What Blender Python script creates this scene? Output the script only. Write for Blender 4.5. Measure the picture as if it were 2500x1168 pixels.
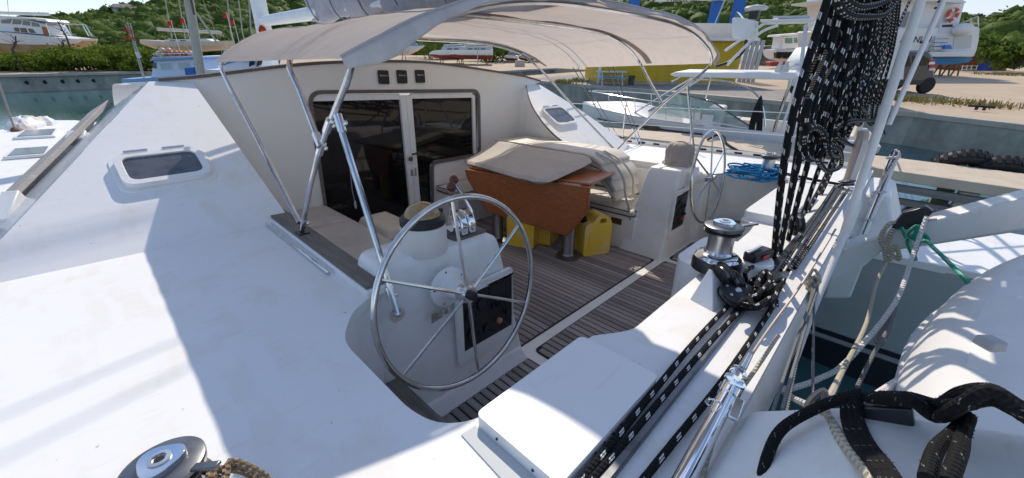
import bpy, bmesh, math, random
import numpy as np
from mathutils import Vector, Matrix, Euler, noise
from mathutils.geometry import tessellate_polygon
for o in list(bpy.data.objects): bpy.data.objects.remove(o)
random.seed(7); np.random.seed(7)
sc = bpy.context.scene; COL = sc.collection; R_ = math.radians

# ---------------------------------------------------------------- camera and frames
F, CX, CY = 940.0, 1250.0, 584.0            # focal length and centre in photo pixels (2500 x 1168)
def rotm(yaw, pitch, roll):
    y, p, r = R_(yaw), R_(pitch), R_(roll)
    fwd = Vector((math.sin(y)*math.cos(p), math.cos(y)*math.cos(p), -math.sin(p)))
    rt = Vector((math.cos(y), -math.sin(y), 0)); dn = fwd.cross(rt)
    return Matrix((rt*math.cos(r)+dn*math.sin(r), dn*math.cos(r)-rt*math.sin(r), fwd))
RB = rotm(45.65, 21.78, -0.43)              # camera in the frame of the moored boat (x starboard, y forward, z up from the sole)
RW = rotm(45.65, 26.88, -0.34)              # camera in the level world (z up from the water)
CB = Vector((0, 0, 2.0)); CW = Vector((0, 0, 3.4))
T_BOAT = Matrix.Translation(CW) @ (RW.transposed() @ RB).to_4x4() @ Matrix.Translation(-CB)   # the boat lies slightly down by the bow
def _ray(M, x, y): return M.transposed() @ Vector(((x-CX)/F, (y-CY)/F, 1))
def BZ(x, y, z): d = _ray(RB, x, y); return CB + d*((z-CB.z)/d.z)
def BY(x, y, v): d = _ray(RB, x, y); return CB + d*(v/d.y)
def BX(x, y, v): d = _ray(RB, x, y); return CB + d*(v/d.x)
def WZ(x, y, z): d = _ray(RW, x, y); return CW + d*((z-CW.z)/d.z)
def WD(x, y, r): d = _ray(RW, x, y); return CW + d*(r/math.hypot(d.x, d.y))
def mpp(p): return (RW @ (Vector(p)-CW)).z / F        # metres for one photo pixel at a world point

cam = bpy.data.cameras.new('camera'); camo = bpy.data.objects.new('camera', cam); COL.objects.link(camo); sc.camera = camo
cam.sensor_width = 36; cam.lens = 36*F/2500; cam.clip_end = 4000; cam.clip_start = 0.02
m = Matrix((RW[0], -RW[1], -RW[2])).transposed().to_4x4(); m.translation = CW; camo.matrix_world = m

SUN = (T_BOAT.to_3x3() @ Vector((0.71, 0.665, 1.0))).normalized()
world = bpy.data.worlds.new('World'); sc.world = world; world.use_nodes = True
wn = world.node_tree; wn.nodes.clear()
sky = wn.nodes.new('ShaderNodeTexSky'); sky.sky_type = 'NISHITA'; sky.sun_disc = False
sky.sun_elevation = math.asin(SUN.z); sky.sun_rotation = math.atan2(SUN.x, SUN.y); sky.dust_density = 0.4; sky.ozone_density = 4.5
tc = wn.nodes.new('ShaderNodeTexCoord'); mp = wn.nodes.new('ShaderNodeMapping'); mp.inputs['Scale'].default_value = (1, 1, 3.2)
nz = wn.nodes.new('ShaderNodeTexNoise'); nz.inputs['Scale'].default_value = 3.2; nz.inputs['Detail'].default_value = 7; nz.inputs['Roughness'].default_value = 0.58
cr = wn.nodes.new('ShaderNodeValToRGB'); cr.color_ramp.elements[0].position = 0.46; cr.color_ramp.elements[1].position = 0.64
mx = wn.nodes.new('ShaderNodeMixRGB'); mx.inputs[2].default_value = (5.0, 5.5, 6.6, 1)
bg = wn.nodes.new('ShaderNodeBackground'); bg.inputs[1].default_value = 0.103
wo = wn.nodes.new('ShaderNodeOutputWorld')
L = wn.links
L.new(tc.outputs['Generated'], mp.inputs[0]); L.new(mp.outputs[0], nz.inputs['Vector']); L.new(nz.outputs['Fac'], cr.inputs[0])
ml = wn.nodes.new('ShaderNodeMath'); ml.operation = 'MULTIPLY'; ml.inputs[1].default_value = 0.85
L.new(cr.outputs[0], ml.inputs[0]); L.new(ml.outputs[0], mx.inputs[0]); L.new(sky.outputs[0], mx.inputs[1]); L.new(mx.outputs[0], bg.inputs[0]); L.new(bg.outputs[0], wo.inputs[0])
sl = bpy.data.lights.new('sun', 'SUN'); sl.energy = 2.5; sl.angle = R_(0.55); sl.color = (1, 0.89, 0.74)
slo = bpy.data.objects.new('sun', sl); COL.objects.link(slo); slo.rotation_euler = SUN.to_track_quat('Z', 'Y').to_euler(); slo.location = (0, 0, 40)
sc.view_settings.view_transform = 'Standard'; sc.view_settings.look = 'None'; sc.view_settings.gamma = 1; sc.view_settings.exposure = 0.6
sc.render.engine = 'CYCLES'; sc.cycles.diffuse_bounces = 8; sc.cycles.max_bounces = 14; sc.cycles.transparent_max_bounces = 12

# ---------------------------------------------------------------- materials
def srgb(r, g, b):
    f = lambda c: (c/255/12.92) if c/255 <= 0.04045 else ((c/255+0.055)/1.055)**2.4
    return (f(r), f(g), f(b))
def P(name, col, rough=0.5, metal=0.0, var=0.0, vscale=3.0, bump=0.0, bscale=40.0, col2=None, thr=(0.45, 0.65), spec=None, coat=0.0, trans=0.0, stretch=(1, 1, 1), detail=4.0, sheen=0.0, alpha=1.0):
    m = bpy.data.materials.new(name); m.use_nodes = True; nt = m.node_tree; b = nt.nodes['Principled BSDF']
    b.inputs['Base Color'].default_value = (*col, 1); b.inputs['Roughness'].default_value = rough; b.inputs['Metallic'].default_value = metal
    if spec is not None: b.inputs['Specular IOR Level'].default_value = spec
    if coat: b.inputs['Coat Weight'].default_value = coat; b.inputs['Coat Roughness'].default_value = 0.08
    if trans: b.inputs['Transmission Weight'].default_value = trans; b.inputs['IOR'].default_value = 1.3
    if sheen: b.inputs['Sheen Weight'].default_value = sheen
    if alpha < 1: b.inputs['Alpha'].default_value = alpha
    t = nt.nodes.new('ShaderNodeTexCoord'); mpn = nt.nodes.new('ShaderNodeMapping'); mpn.inputs['Scale'].default_value = stretch
    nt.links.new(t.outputs['Object'], mpn.inputs[0])
    if var or col2:
        n = nt.nodes.new('ShaderNodeTexNoise'); n.inputs['Scale'].default_value = vscale; n.inputs['Detail'].default_value = detail; n.inputs['Roughness'].default_value = 0.62
        nt.links.new(mpn.outputs[0], n.inputs['Vector'])
        rp = nt.nodes.new('ShaderNodeValToRGB'); rp.color_ramp.elements[0].position = thr[0]; rp.color_ramp.elements[1].position = thr[1]
        c2 = col2 if col2 else tuple(min(1, c*(1-var)) for c in col)
        rp.color_ramp.elements[0].color = (*col, 1); rp.color_ramp.elements[1].color = (*c2, 1)
        nt.links.new(n.outputs['Fac'], rp.inputs[0]); nt.links.new(rp.outputs[0], b.inputs['Base Color'])
    if bump:
        n2 = nt.nodes.new('ShaderNodeTexNoise'); n2.inputs['Scale'].default_value = bscale; n2.inputs['Detail'].default_value = 3
        nt.links.new(mpn.outputs[0], n2.inputs['Vector'])
        bm_ = nt.nodes.new('ShaderNodeBump'); bm_.inputs['Strength'].default_value = bump; bm_.inputs['Distance'].default_value = 0.02
        nt.links.new(n2.outputs['Fac'], bm_.inputs['Height']); nt.links.new(bm_.outputs[0], b.inputs['Normal'])
    return m
def rope_mat(name, col, fleck=None, n_v=14.0, n_u=2.0, dens=0.22, bump=0.6, bv=60.0, rough=0.85):
    """braided rope: u runs once round the rope, v is metres along it"""
    m = bpy.data.materials.new(name); m.use_nodes = True; nt = m.node_tree; b = nt.nodes['Principled BSDF']; b.inputs['Roughness'].default_value = rough
    b.inputs['Specular IOR Level'].default_value = 0.25
    N = nt.nodes.new; K = nt.links.new
    uv = N('ShaderNodeUVMap'); sp = N('ShaderNodeSeparateXYZ'); K(uv.outputs[0], sp.inputs[0])
    def M_(op, a, bb=None):
        x = N('ShaderNodeMath'); x.operation = op
        for i, q in enumerate((a, bb)):
            if q is None: continue
            if isinstance(q, (int, float)): x.inputs[i].default_value = q
            else: K(q, x.inputs[i])
        return x.outputs[0]
    u, v = sp.outputs[0], sp.outputs[1]
    su = M_('MULTIPLY', u, n_u); svv = M_('MULTIPLY', v, n_v)
    tw = M_('ADD', svv, M_('MULTIPLY', M_('FLOOR', su), 0.5))
    w1 = M_('SINE', M_('ADD', M_('MULTIPLY', v, bv*6.283), M_('MULTIPLY', u, 12.566))); w2 = M_('SINE', M_('SUBTRACT', M_('MULTIPLY', v, bv*6.283), M_('MULTIPLY', u, 12.566)))
    h = M_('ADD', w1, w2)
    bp = N('ShaderNodeBump'); bp.inputs['Strength'].default_value = bump; bp.inputs['Distance'].default_value = 0.003; K(h, bp.inputs['Height']); K(bp.outputs[0], b.inputs['Normal'])
    if fleck:
        fv = M_('FRACT', tw); fu = M_('FRACT', su)
        # two short slanted dashes close together
        d = M_('ADD', fv, M_('MULTIPLY', fu, 0.25))
        a = M_('MULTIPLY', M_('LESS_THAN', M_('ABSOLUTE', M_('SUBTRACT', d, 0.4)), dens*0.5), M_('LESS_THAN', M_('ABSOLUTE', M_('SUBTRACT', fu, 0.5)), 0.22))
        gap = M_('GREATER_THAN', M_('ABSOLUTE', M_('SUBTRACT', fu, 0.5)), 0.045)
        a = M_('MULTIPLY', a, gap)
        mxn = N('ShaderNodeMixRGB'); mxn.inputs[1].default_value = (*col, 1); mxn.inputs[2].default_value = (*fleck, 1); K(a, mxn.inputs[0]); K(mxn.outputs[0], b.inputs['Base Color'])
    else:
        n = N('ShaderNodeMapRange'); n.inputs[1].default_value = -2; n.inputs[2].default_value = 2; K(h, n.inputs[0])
        mxn = N('ShaderNodeMixRGB'); mxn.inputs[1].default_value = (*[c*0.72 for c in col], 1); mxn.inputs[2].default_value = (*col, 1); K(n.outputs[0], mxn.inputs[0]); K(mxn.outputs[0], b.inputs['Base Color'])
    return m

# ---------------------------------------------------------------- mesh builder
def V(*a): return Vector(a)
def catmull(pts, n=6, closed=False):
    pts = [Vector(p) for p in pts]; out = []; N = len(pts)
    rng = range(N) if closed else range(N-1)
    for i in rng:
        if closed: p0, p1, p2, p3 = pts[i-1], pts[i], pts[(i+1) % N], pts[(i+2) % N]
        else: p0, p1, p2, p3 = pts[max(i-1, 0)], pts[i], pts[i+1], pts[min(i+2, N-1)]
        for k in range(n):
            t = k/n
            out.append(0.5*((2*p1)+(p2-p0)*t+(2*p0-5*p1+4*p2-p3)*t*t+(3*p1-p0-3*p2+p3)*t**3))
    if not closed: out.append(pts[-1])
    return out
def round_poly(pts, rad, n=5):
    """2-D polygon with rounded corners; rad is a number or a list"""
    out = []; N = len(pts)
    for i in range(N):
        p = Vector(pts[i][:2]); a = Vector(pts[i-1][:2]); b = Vector(pts[(i+1) % N][:2]); r = rad[i] if isinstance(rad, (list, tuple)) else rad
        if r <= 0: out.append((p.x, p.y)); continue
        da, db = (a-p), (b-p); la, lb = da.length, db.length; da.normalize(); db.normalize(); r = min(r, la*0.49, lb*0.49)
        s, e = p+da*r, p+db*r
        for k in range(n+1):
            t = k/n; q = s*(1-t)**2+p*2*t*(1-t)+e*t*t; out.append((q.x, q.y))
    return out
class MB:
    def __init__(s): s.v = []; s.f = []; s.uv = {}
    def add(s, vs, fs):
        o = len(s.v); s.v += [Vector(q) for q in vs]; s.f += [tuple(i+o for i in q) for q in fs]; return s
    def box(s, c, d, M=None):
        x, y, z = d[0]/2, d[1]/2, d[2]/2; c = Vector(c)
        vs = [Vector((i*x, j*y, k*z)) for i in (-1, 1) for j in (-1, 1) for k in (-1, 1)]
        if M is not None: vs = [M @ q for q in vs]
        return s.add([q+c for q in vs], [(0, 1, 3, 2), (4, 6, 7, 5), (0, 4, 5, 1), (2, 3, 7, 6), (0, 2, 6, 4), (1, 5, 7, 3)])
    def bar(s, a, b, w, h, up=(0, 0, 1)):
        a, b = Vector(a), Vector(b); d = b-a; L_ = d.length; d.normalize(); sd = d.cross(Vector(up)).normalized(); u = sd.cross(d)
        return s.box((a+b)/2, (L_, w, h), Matrix((d, sd, u)).transposed())
    def hexa(s, p): # 8 points: bottom 4 (ccw), top 4
        return s.add(p, [(3, 2, 1, 0), (4, 5, 6, 7), (0, 1, 5, 4), (1, 2, 6, 5), (2, 3, 7, 6), (3, 0, 4, 7)])
    def prism(s, pts, off, holes=()):
        """planar polygon (3-D points, with optional holes) pushed along off"""
        loops = [[Vector(q) for q in pts]]+[[Vector(q) for q in h] for h in holes]; off = Vector(off)
        allp = [q for l in loops for q in l]; tri = tessellate_polygon(loops); n = len(allp); o = len(s.v)
        nrm = Vector((0, 0, 0)); l0 = loops[0]
        for i in range(len(l0)):
            a, b = l0[i], l0[(i+1) % len(l0)]; nrm += a.cross(b)
        flip = nrm.dot(off) > 0
        fs = []
        for t in tri:
            tn = (allp[t[1]]-allp[t[0]]).cross(allp[t[2]]-allp[t[0]])
            t = tuple(t) if tn.dot(off) < 0 else tuple(reversed(t))
            fs.append(t); fs.append(tuple(i+n for i in reversed(t)))
        k = 0
        for li, l in enumerate(loops):
            ln = Vector((0, 0, 0))
            for i in range(len(l)): ln += l[i].cross(l[(i+1) % len(l)])
            fl = (ln.dot(off) > 0) if li == 0 else not (ln.dot(off) > 0)
            for i in range(len(l)):
                a, b = k+i, k+(i+1) % len(l)
                fs.append((a, b, b+n, a+n) if fl else (b, a, a+n, b+n))
            k += len(l)
        return s.add(allp+[q+off for q in allp], fs)
    def zprism(s, poly, z0, z1, holes=()):
        return s.prism([(p[0], p[1], z0) for p in poly], (0, 0, z1-z0), [[(q[0], q[1], z0) for q in h] for h in holes])
    def tube(s, path, r, n=8, closed=False, cap=True, rfn=None):
        path = [Vector(p) for p in path]; N = len(path); o = len(s.v); d = 0.0
        def tan(i):
            if closed: t = path[(i+1) % N]-path[i-1]
            else: t = path[min(i+1, N-1)]-path[max(i-1, 0)]
            return t.normalized() if t.length > 1e-9 else Vector((0, 0, 1))
        t0 = tan(0); ref = Vector((0, 0, 1)) if abs(t0.z) < 0.9 else Vector((1, 0, 0)); nn = t0.cross(ref).normalized()
        cnt = N+1 if closed else N
        for i in range(cnt):
            j = i % N; t = tan(j); nn = (nn-t*nn.dot(t)); nn = nn.normalized() if nn.length > 1e-6 else t.orthogonal().normalized(); bb = t.cross(nn)
            if i: d += (path[j]-path[(i-1) % N]).length
            rr = rfn(i/(cnt-1)) if rfn else (r[j] if isinstance(r, (list, tuple)) else r)
            for k in range(n+1):
                a = 2*math.pi*k/n; s.uv[len(s.v)] = (k/n, d); s.v.append(path[j]+(nn*math.cos(a)+bb*math.sin(a))*rr)
        w = n+1
        for i in range(cnt-1):
            for k in range(n): s.f.append((o+i*w+k, o+i*w+k+1, o+(i+1)*w+k+1, o+(i+1)*w+k))
        if cap and not closed:
            s.f.append(tuple(o+k for k in reversed(range(n)))); s.f.append(tuple(o+(cnt-1)*w+k for k in range(n)))
        return s
    def cyl(s, a, b, r0, r1=None, n=16): return s.tube([a, b], [r0, r0 if r1 is None else r1], n)
    def lathe(s, prof, c=(0, 0, 0), n=24, M=None):
        """profile of (radius, height), turned round z"""
        o = len(s.v); c = Vector(c)
        for r, z in prof:
            for k in range(n):
                a = 2*math.pi*k/n; q = Vector((r*math.cos(a), r*math.sin(a), z)); s.v.append((M @ q if M is not None else q)+c)
        for i in range(len(prof)-1):
            for k in range(n): s.f.append((o+i*n+k, o+i*n+(k+1) % n, o+(i+1)*n+(k+1) % n, o+(i+1)*n+k))
        if prof[0][0] > 1e-6: s.f.append(tuple(o+k for k in reversed(range(n))))
        if prof[-1][0] > 1e-6: s.f.append(tuple(o+(len(prof)-1)*n+k for k in range(n)))
        return s
    def ball(s, c, r, n=12, m=8, sc_=(1, 1, 1)):
        return s.lathe([(max(1e-7, r*math.sin(math.pi*i/m)), -r*math.cos(math.pi*i/m)) for i in range(m+1)], c, n, Matrix.Diagonal(Vector(sc_)))
    def torus(s, c, R0, r, nrm=(0, 0, 1), N=32, n=8, sx=1, sy=1):
        nrm = Vector(nrm).normalized(); a = nrm.orthogonal().normalized(); b = nrm.cross(a)
        return s.tube([Vector(c)+(a*math.cos(2*math.pi*i/N)*sx+b*math.sin(2*math.pi*i/N)*sy)*R0 for i in range(N)], r, n, closed=True)
    def grid(s, fn, nu, nv, closed_u=False):
        o = len(s.v)
        for i in range(nu+1):
            for j in range(nv+1):
                s.uv[len(s.v)] = (i/nu, j/nv); s.v.append(Vector(fn(i/nu, j/nv)))
        for i in range(nu):
            for j in range(nv):
                a = o+i*(nv+1)+j; s.f.append((a, a+nv+1, a+nv+2, a+1))
        return s
    def mesh(s, name, mats, loc=V(0, 0, 0), ang=35):
        me = bpy.data.meshes.new(name); me.from_pydata([tuple(q-loc) for q in s.v], [], s.f)
        if s.uv:
            ul = me.uv_layers.new(name='UVMap'); vi = np.zeros(len(me.loops), dtype=np.int32); me.loops.foreach_get('vertex_index', vi)
            arr = np.zeros((len(s.v), 2), dtype=np.float32)
            for k, q in s.uv.items(): arr[k] = q
            ul.data.foreach_set('uv', arr[vi].ravel())
        for mm in (mats if isinstance(mats, (list, tuple)) else [mats]): me.materials.append(mm)
        me.shade_smooth(); me.set_sharp_from_angle(angle=R_(ang)); me.update(); return me
    def build(s, name, mat, parent=None, bevel=0, seg=2, ang=35, sub=0, loc=None, fix=False):
        base = Vector(BASE.get(parent.name, (0, 0, 0))) if parent else (Vector(loc) if loc is not None else Vector((0, 0, 0)))
        me = s.mesh(name, mat, base, ang)
        if fix:
            bm = bmesh.new(); bm.from_mesh(me); bmesh.ops.recalc_face_normals(bm, faces=bm.faces); bm.to_mesh(me); bm.free()
        o = bpy.data.objects.new(name, me); COL.objects.link(o)
        if parent: o.parent = parent; BASE[o.name] = tuple(base)
        else: o.location = base; BASE[o.name] = tuple(base)
        if sub: md = o.modifiers.new('sub', 'SUBSURF'); md.levels = md.render_levels = sub
        if bevel: md = o.modifiers.new('bev', 'BEVEL'); md.width = bevel; md.segments = seg; md.limit_method = 'ANGLE'; md.angle_limit = R_(40)
        return o
BASE = {}; BOAT = []
def tag(o, label, cat, group=None, kind=None):
    if label: o['label'] = label
    if cat: o['category'] = cat
    if group: o['group'] = group
    if kind: o['kind'] = kind
    return o
def thing(name, label, cat, loc=(0, 0, 0), group=None, boat=True):
    o = bpy.data.objects.new(name, None); COL.objects.link(o); o.location = loc; BASE[o.name] = tuple(loc); o.empty_display_size = 0.1
    tag(o, label, cat, group)
    if boat: BOAT.append(o)
    return o
def solo(mb, name, mat, label, cat, group=None, boat=True, **k):
    """a thing that is one mesh: origin at the middle of its base"""
    xs = [q.x for q in mb.v]; ys = [q.y for q in mb.v]; zs = [q.z for q in mb.v]
    o = mb.build(name, mat, loc=((min(xs)+max(xs))/2, (min(ys)+max(ys))/2, min(zs)), **k); tag(o, label, cat, group)
    if boat: BOAT.append(o)
    return o
def rope(name, pts, r, mat, label, cat='rope', group=None, boat=True, n=8, smooth=6, parent=None, closed=False):
    b = MB().tube(catmull(pts, smooth, closed) if smooth else pts, r, n, closed=closed)
    return b.build(name, mat, parent) if parent else solo(b, name, mat, label, cat, group, boat)

GEL = P('gelcoat', (0.84, 0.84, 0.835), 0.38, var=0.07, vscale=1.6, bump=0.02, bscale=300, col2=(0.73, 0.725, 0.70), thr=(0.5, 0.75), detail=8)
GELW = P('worn_gelcoat', (0.82, 0.825, 0.83), 0.55, vscale=2.3, col2=(0.80, 0.787, 0.76), thr=(0.56, 0.62), bump=0.12, bscale=420, detail=10)
GELG = P('grey_white_panel', (0.86, 0.85, 0.83), 0.42, var=0.03, vscale=2)
TEAK = P('grey_teak', (0.27, 0.232, 0.222), 0.8, vscale=3, col2=(0.44, 0.395, 0.38), thr=(0.3, 0.7), bump=0.5, bscale=120, stretch=(22, 1, 1), detail=6)
TEAKT = P('weathered_teak_trim', (0.165, 0.14, 0.122), 0.85, vscale=4, col2=(0.29, 0.255, 0.225), thr=(0.3, 0.7), bump=0.6, bscale=90, stretch=(14, 1.2, 14), detail=6)
TEAKX = P('weathered_teak_trim_across', (0.12, 0.10, 0.09), 0.8, vscale=4, col2=(0.21, 0.185, 0.17), thr=(0.3, 0.7), bump=0.4, bscale=90, stretch=(1.2, 14, 14), detail=6)
CAULK = P('caulk', (0.012, 0.012, 0.013), 0.7)
VARN = P('varnished_wood', (0.32, 0.088, 0.026), 0.33, vscale=2.6, col2=(0.50, 0.175, 0.055), thr=(0.30, 0.72), bump=0.04, bscale=60, stretch=(26, 0.45, 26), detail=9, coat=0.35)
VARNE = P('varnished_edge', (0.28, 0.085, 0.028), 0.35, vscale=6, col2=(0.40, 0.13, 0.045), thr=(0.3, 0.7), stretch=(8, 1, 8), coat=0.3)
SS = P('stainless', (0.72, 0.72, 0.71), 0.14, 1.0, var=0.2, vscale=9)
CHROME = P('chrome', (0.85, 0.85, 0.86), 0.06, 1.0)
ALU = P('brushed_metal', (0.62, 0.62, 0.63), 0.34, 1.0, bump=0.05, bscale=200, stretch=(1, 1, 12))
ANOD = P('grey_anodised', (0.18, 0.185, 0.20), 0.35, 0.9, var=0.3, vscale=12)
DKM = P('dark_metal', (0.06, 0.062, 0.07), 0.32, 0.7)
BLK = P('black_plastic', (0.012, 0.012, 0.014), 0.4)
BLKM = P('black_matt', (0.01, 0.01, 0.011), 0.75)
GLASS = P('tinted_glass', (0.006, 0.006, 0.007), 0.04, spec=0.55)
SMOKE = P('smoked_pane', (0.10, 0.115, 0.14), 0.22, var=0.35, vscale=8, spec=0.6)
TAUPE = P('taupe_canvas', (0.42, 0.375, 0.34), 0.9, var=0.1, vscale=5, bump=0.25, bscale=400, sheen=0.2)
def translucent(m, k):
    nt = m.node_tree; b = nt.nodes['Principled BSDF']; tr = nt.nodes.new('ShaderNodeBsdfTranslucent'); mxs = nt.nodes.new('ShaderNodeMixShader'); mxs.inputs[0].default_value = k; out = nt.nodes['Material Output']
    if b.inputs['Base Color'].links: nt.links.new(b.inputs['Base Color'].links[0].from_socket, tr.inputs[0])
    else: tr.inputs[0].default_value = b.inputs['Base Color'].default_value
    nt.links.new(b.outputs[0], mxs.inputs[1]); nt.links.new(tr.outputs[0], mxs.inputs[2]); nt.links.new(mxs.outputs[0], out.inputs[0]); return m
CANVAS = translucent(P('bimini_canvas', (0.70, 0.61, 0.545), 0.9, var=0.06, vscale=5, bump=0.35, bscale=9, stretch=(1, 2.2, 1)), 0.50)
TAUPED = P('taupe_edge', (0.60, 0.545, 0.51), 0.85, var=0.15, vscale=6)
VINYL = P('offwhite_vinyl', (0.60, 0.575, 0.52), 0.5, var=0.1, vscale=4, bump=0.12, bscale=60)
VINYLG = P('grey_vinyl', (0.52, 0.49, 0.455), 0.6, var=0.12, vscale=4, bump=0.15, bscale=70)
WEB = P('webbing', (0.30, 0.285, 0.27), 0.9)
PIPING = P('piping', (0.03, 0.035, 0.05), 0.6)
YEL = P('yellow_plastic', (0.88, 0.57, 0.05), 0.42, vscale=4, col2=(0.84, 0.62, 0.24), thr=(0.42, 0.7), bump=0.05, bscale=40)
RED = P('red_paint', (0.55, 0.02, 0.02), 0.4)
WHITEP = P('white_paint', (0.8, 0.8, 0.8), 0.4, var=0.08, vscale=3)
CREAM = P('cream_plastic', (0.62, 0.54, 0.46), 0.6, var=0.12, vscale=5)
ROPEB = rope_mat('black_rope_white_fleck', (0.008, 0.008, 0.010), (0.72, 0.70, 0.68), 9, 3, 0.26)
ROPEB2 = rope_mat('black_rope_dense_fleck', (0.012, 0.010, 0.012), (0.66, 0.62, 0.58), 24, 3, 0.30)
ROPEK = rope_mat('black_fuzzy_rope', (0.007, 0.007, 0.008), (0.16, 0.16, 0.16), 11, 5, 0.05, 0.35, 90)
ROPEW = rope_mat('white_rope', (0.84, 0.81, 0.80), None, bump=0.9, bv=32)
ROPEC = rope_mat('cream_rope', (0.66, 0.60, 0.48), None, bump=0.9, bv=40)
ROPEBL = rope_mat('blue_rope', (0.012, 0.19, 0.46), (0.05, 0.4, 0.6), 30, 2, 0.3)
ROPEG = rope_mat('green_rope', (0.03, 0.36, 0.24), (0.35, 0.62, 0.50), 3, 3, 0.5)
ROPEBR = rope_mat('brown_rope', (0.20, 0.14, 0.09), (0.4, 0.33, 0.25), 50, 3, 0.35)
ROPEGY = rope_mat('grey_cord', (0.26, 0.26, 0.27), None)

def specks(mat, sc_=38.0, thr=0.70, k=0.62, sc2=7.0):
    """small dirt specks and faint scuffs on top of a material's own colour"""
    nt = mat.node_tree; b = nt.nodes['Principled BSDF']; src = b.inputs['Base Color'].links[0].from_socket; t = nt.nodes.new('ShaderNodeTexCoord')
    out = src
    for sc0, th, kk, st in ((sc_, thr, k, (1, 1, 1)), (sc2, 0.60, 0.965, (1, 5, 1)), (2.6, 0.55, 0.965, (3, 1, 1))):
        mpn = nt.nodes.new('ShaderNodeMapping'); mpn.inputs['Scale'].default_value = st; mpn.inputs['Location'].default_value = (sc0, 3.1, 0)
        n = nt.nodes.new('ShaderNodeTexNoise'); n.inputs['Scale'].default_value = sc0; n.inputs['Detail'].default_value = 5; r = nt.nodes.new('ShaderNodeValToRGB'); r.color_ramp.elements[0].position = th; r.color_ramp.elements[1].position = th+0.07
        r.color_ramp.elements[0].color = (1, 1, 1, 1); r.color_ramp.elements[1].color = (kk, kk*0.99, kk*0.96, 1); mu = nt.nodes.new('ShaderNodeMixRGB'); mu.blend_type = 'MULTIPLY'; mu.inputs[0].default_value = 1
        nt.links.new(t.outputs['Object'], mpn.inputs[0]); nt.links.new(mpn.outputs[0], n.inputs['Vector']); nt.links.new(n.outputs['Fac'], r.inputs[0]); nt.links.new(out, mu.inputs[1]); nt.links.new(r.outputs[0], mu.inputs[2]); out = mu.outputs[0]
    nt.links.new(out, b.inputs['Base Color']); return mat
specks(GELW); specks(GEL, 45, 0.73, 0.75, 5.0); specks(VINYL, 20, 0.72, 0.8, 6); specks(VINYLG, 20, 0.72, 0.8, 6)
# ---------------------------------------------------------------- the catamaran itself (boat frame)
def add_random(mat, lo=0.75, hi=1.25):
    nt = mat.node_tree; b = nt.nodes['Principled BSDF']; src = b.inputs['Base Color'].links[0].from_socket
    oi = nt.nodes.new('ShaderNodeObjectInfo'); mr = nt.nodes.new('ShaderNodeMapRange'); mr.inputs[3].default_value = lo; mr.inputs[4].default_value = hi
    nt.links.new(oi.outputs['Random'], mr.inputs[0]); vm = nt.nodes.new('ShaderNodeVectorMath'); vm.operation = 'SCALE'
    nt.links.new(src, vm.inputs[0]); nt.links.new(mr.outputs[0], vm.inputs['Scale']); nt.links.new(vm.outputs[0], b.inputs['Base Color'])
add_random(TEAK, 0.72, 1.35)
ZD = 0.95; mir = lambda x: 6.16-x
SL_M = 0.66
def slope_z(y): return 0.957+SL_M*(y-3.4)
def BS(x, y):                               # pixel -> point on the sloping aft face of the coachroof
    d = _ray(RB, x, y); t = (0.957-3.4*SL_M-CB.z)/(d.z-SL_M*d.y); return CB+d*t
cat = thing('catamaran', 'white sailing catamaran whose teak-laid cockpit and side deck fill the foreground', 'catamaran', (3.08, 3, -1.5))
hole_p = [(0.90, 5.45), (0.90, 1.88), (0.78, 1.80), (0.62, 1.71), (0.485, 1.52), (0.485, 0.96), (0.52, 0.84), (0.62, 0.765), (1.30, 0.755), (1.38, 0.70), (1.47, 0.648), (2.30, 0.645)]
hole_s = [(3.30, 0.645), (3.52, 0.66), (3.6, 0.79), (5.15, 0.80), (5.45, 0.84), (5.62, 0.95), (5.68, 1.1), (5.66, 1.35), (5.55, 1.52), (5.26, 1.64), (5.26, 5.45)]
hole = round_poly(hole_p+hole_s, [0, 0.05, 0.06, 0.06, 0.1, 0.1, 0.06, 0.06, 0.02, 0.05, 0.05, 0, 0, 0.05, 0.04, 0.2, 0.1, 0.1, 0.1, 0.1, 0.08, 0.05, 0])
outer = [(-1.6, 0.14), (7.22, 0.14), (7.25, 3), (7.2, 7), (6.9, 11), (6.3, 15), (6.0, 15), (5.4, 13), (0.76, 13), (0.1, 15.5), (-0.6, 17.5), (-1.2, 18), (-1.75, 15), (-1.8, 10), (-1.75, 4)]
MB().zprism(outer, ZD-0.06, ZD, [hole]).build('deck', GELW, cat, bevel=0.014, seg=3, fix=True)
lin = MB(); n_ = len(hole)
lin.add([(p[0], p[1], ZD-0.055) for p in hole]+[(p[0], p[1], -0.02) for p in hole], [(i, (i+1) % n_, (i+1) % n_+n_, i+n_) for i in range(n_)]); lin.build('cockpit_lining', GEL, cat)
# hulls and bridge underside
def hull_half(x0, x1, name):
    b = MB(); xm = (x0+x1)/2
    def fn(u, v):
        y = -1.9+u*17.0; w = (x1-x0)/2*min(1, 0.55+min(u*4, 0.45))*(1-max(0, (u-0.75)/0.25)**2); z = 0.86 if u > 0.13 else 0.05+0.0*u
        if u <= 0.13: z = 0.20+0.3*u/0.13
        ang = math.pi*v; prof = math.cos(ang)
        return (xm-w*math.copysign(abs(prof)**0.35, prof), y, z-(z+2.0)*math.sin(ang)**0.55)
    b.grid(fn, 40, 20); return b.build(name, GEL, cat, fix=True)
hull_half(-1.75, 0.40, 'hull'); hull_half(5.76, 7.24, 'hull')
MB().box((3.1, 7.2, 0.45), (5.2, 3.2, 0.7)).build('bridge_deck', GEL, cat, bevel=0.05)
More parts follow.
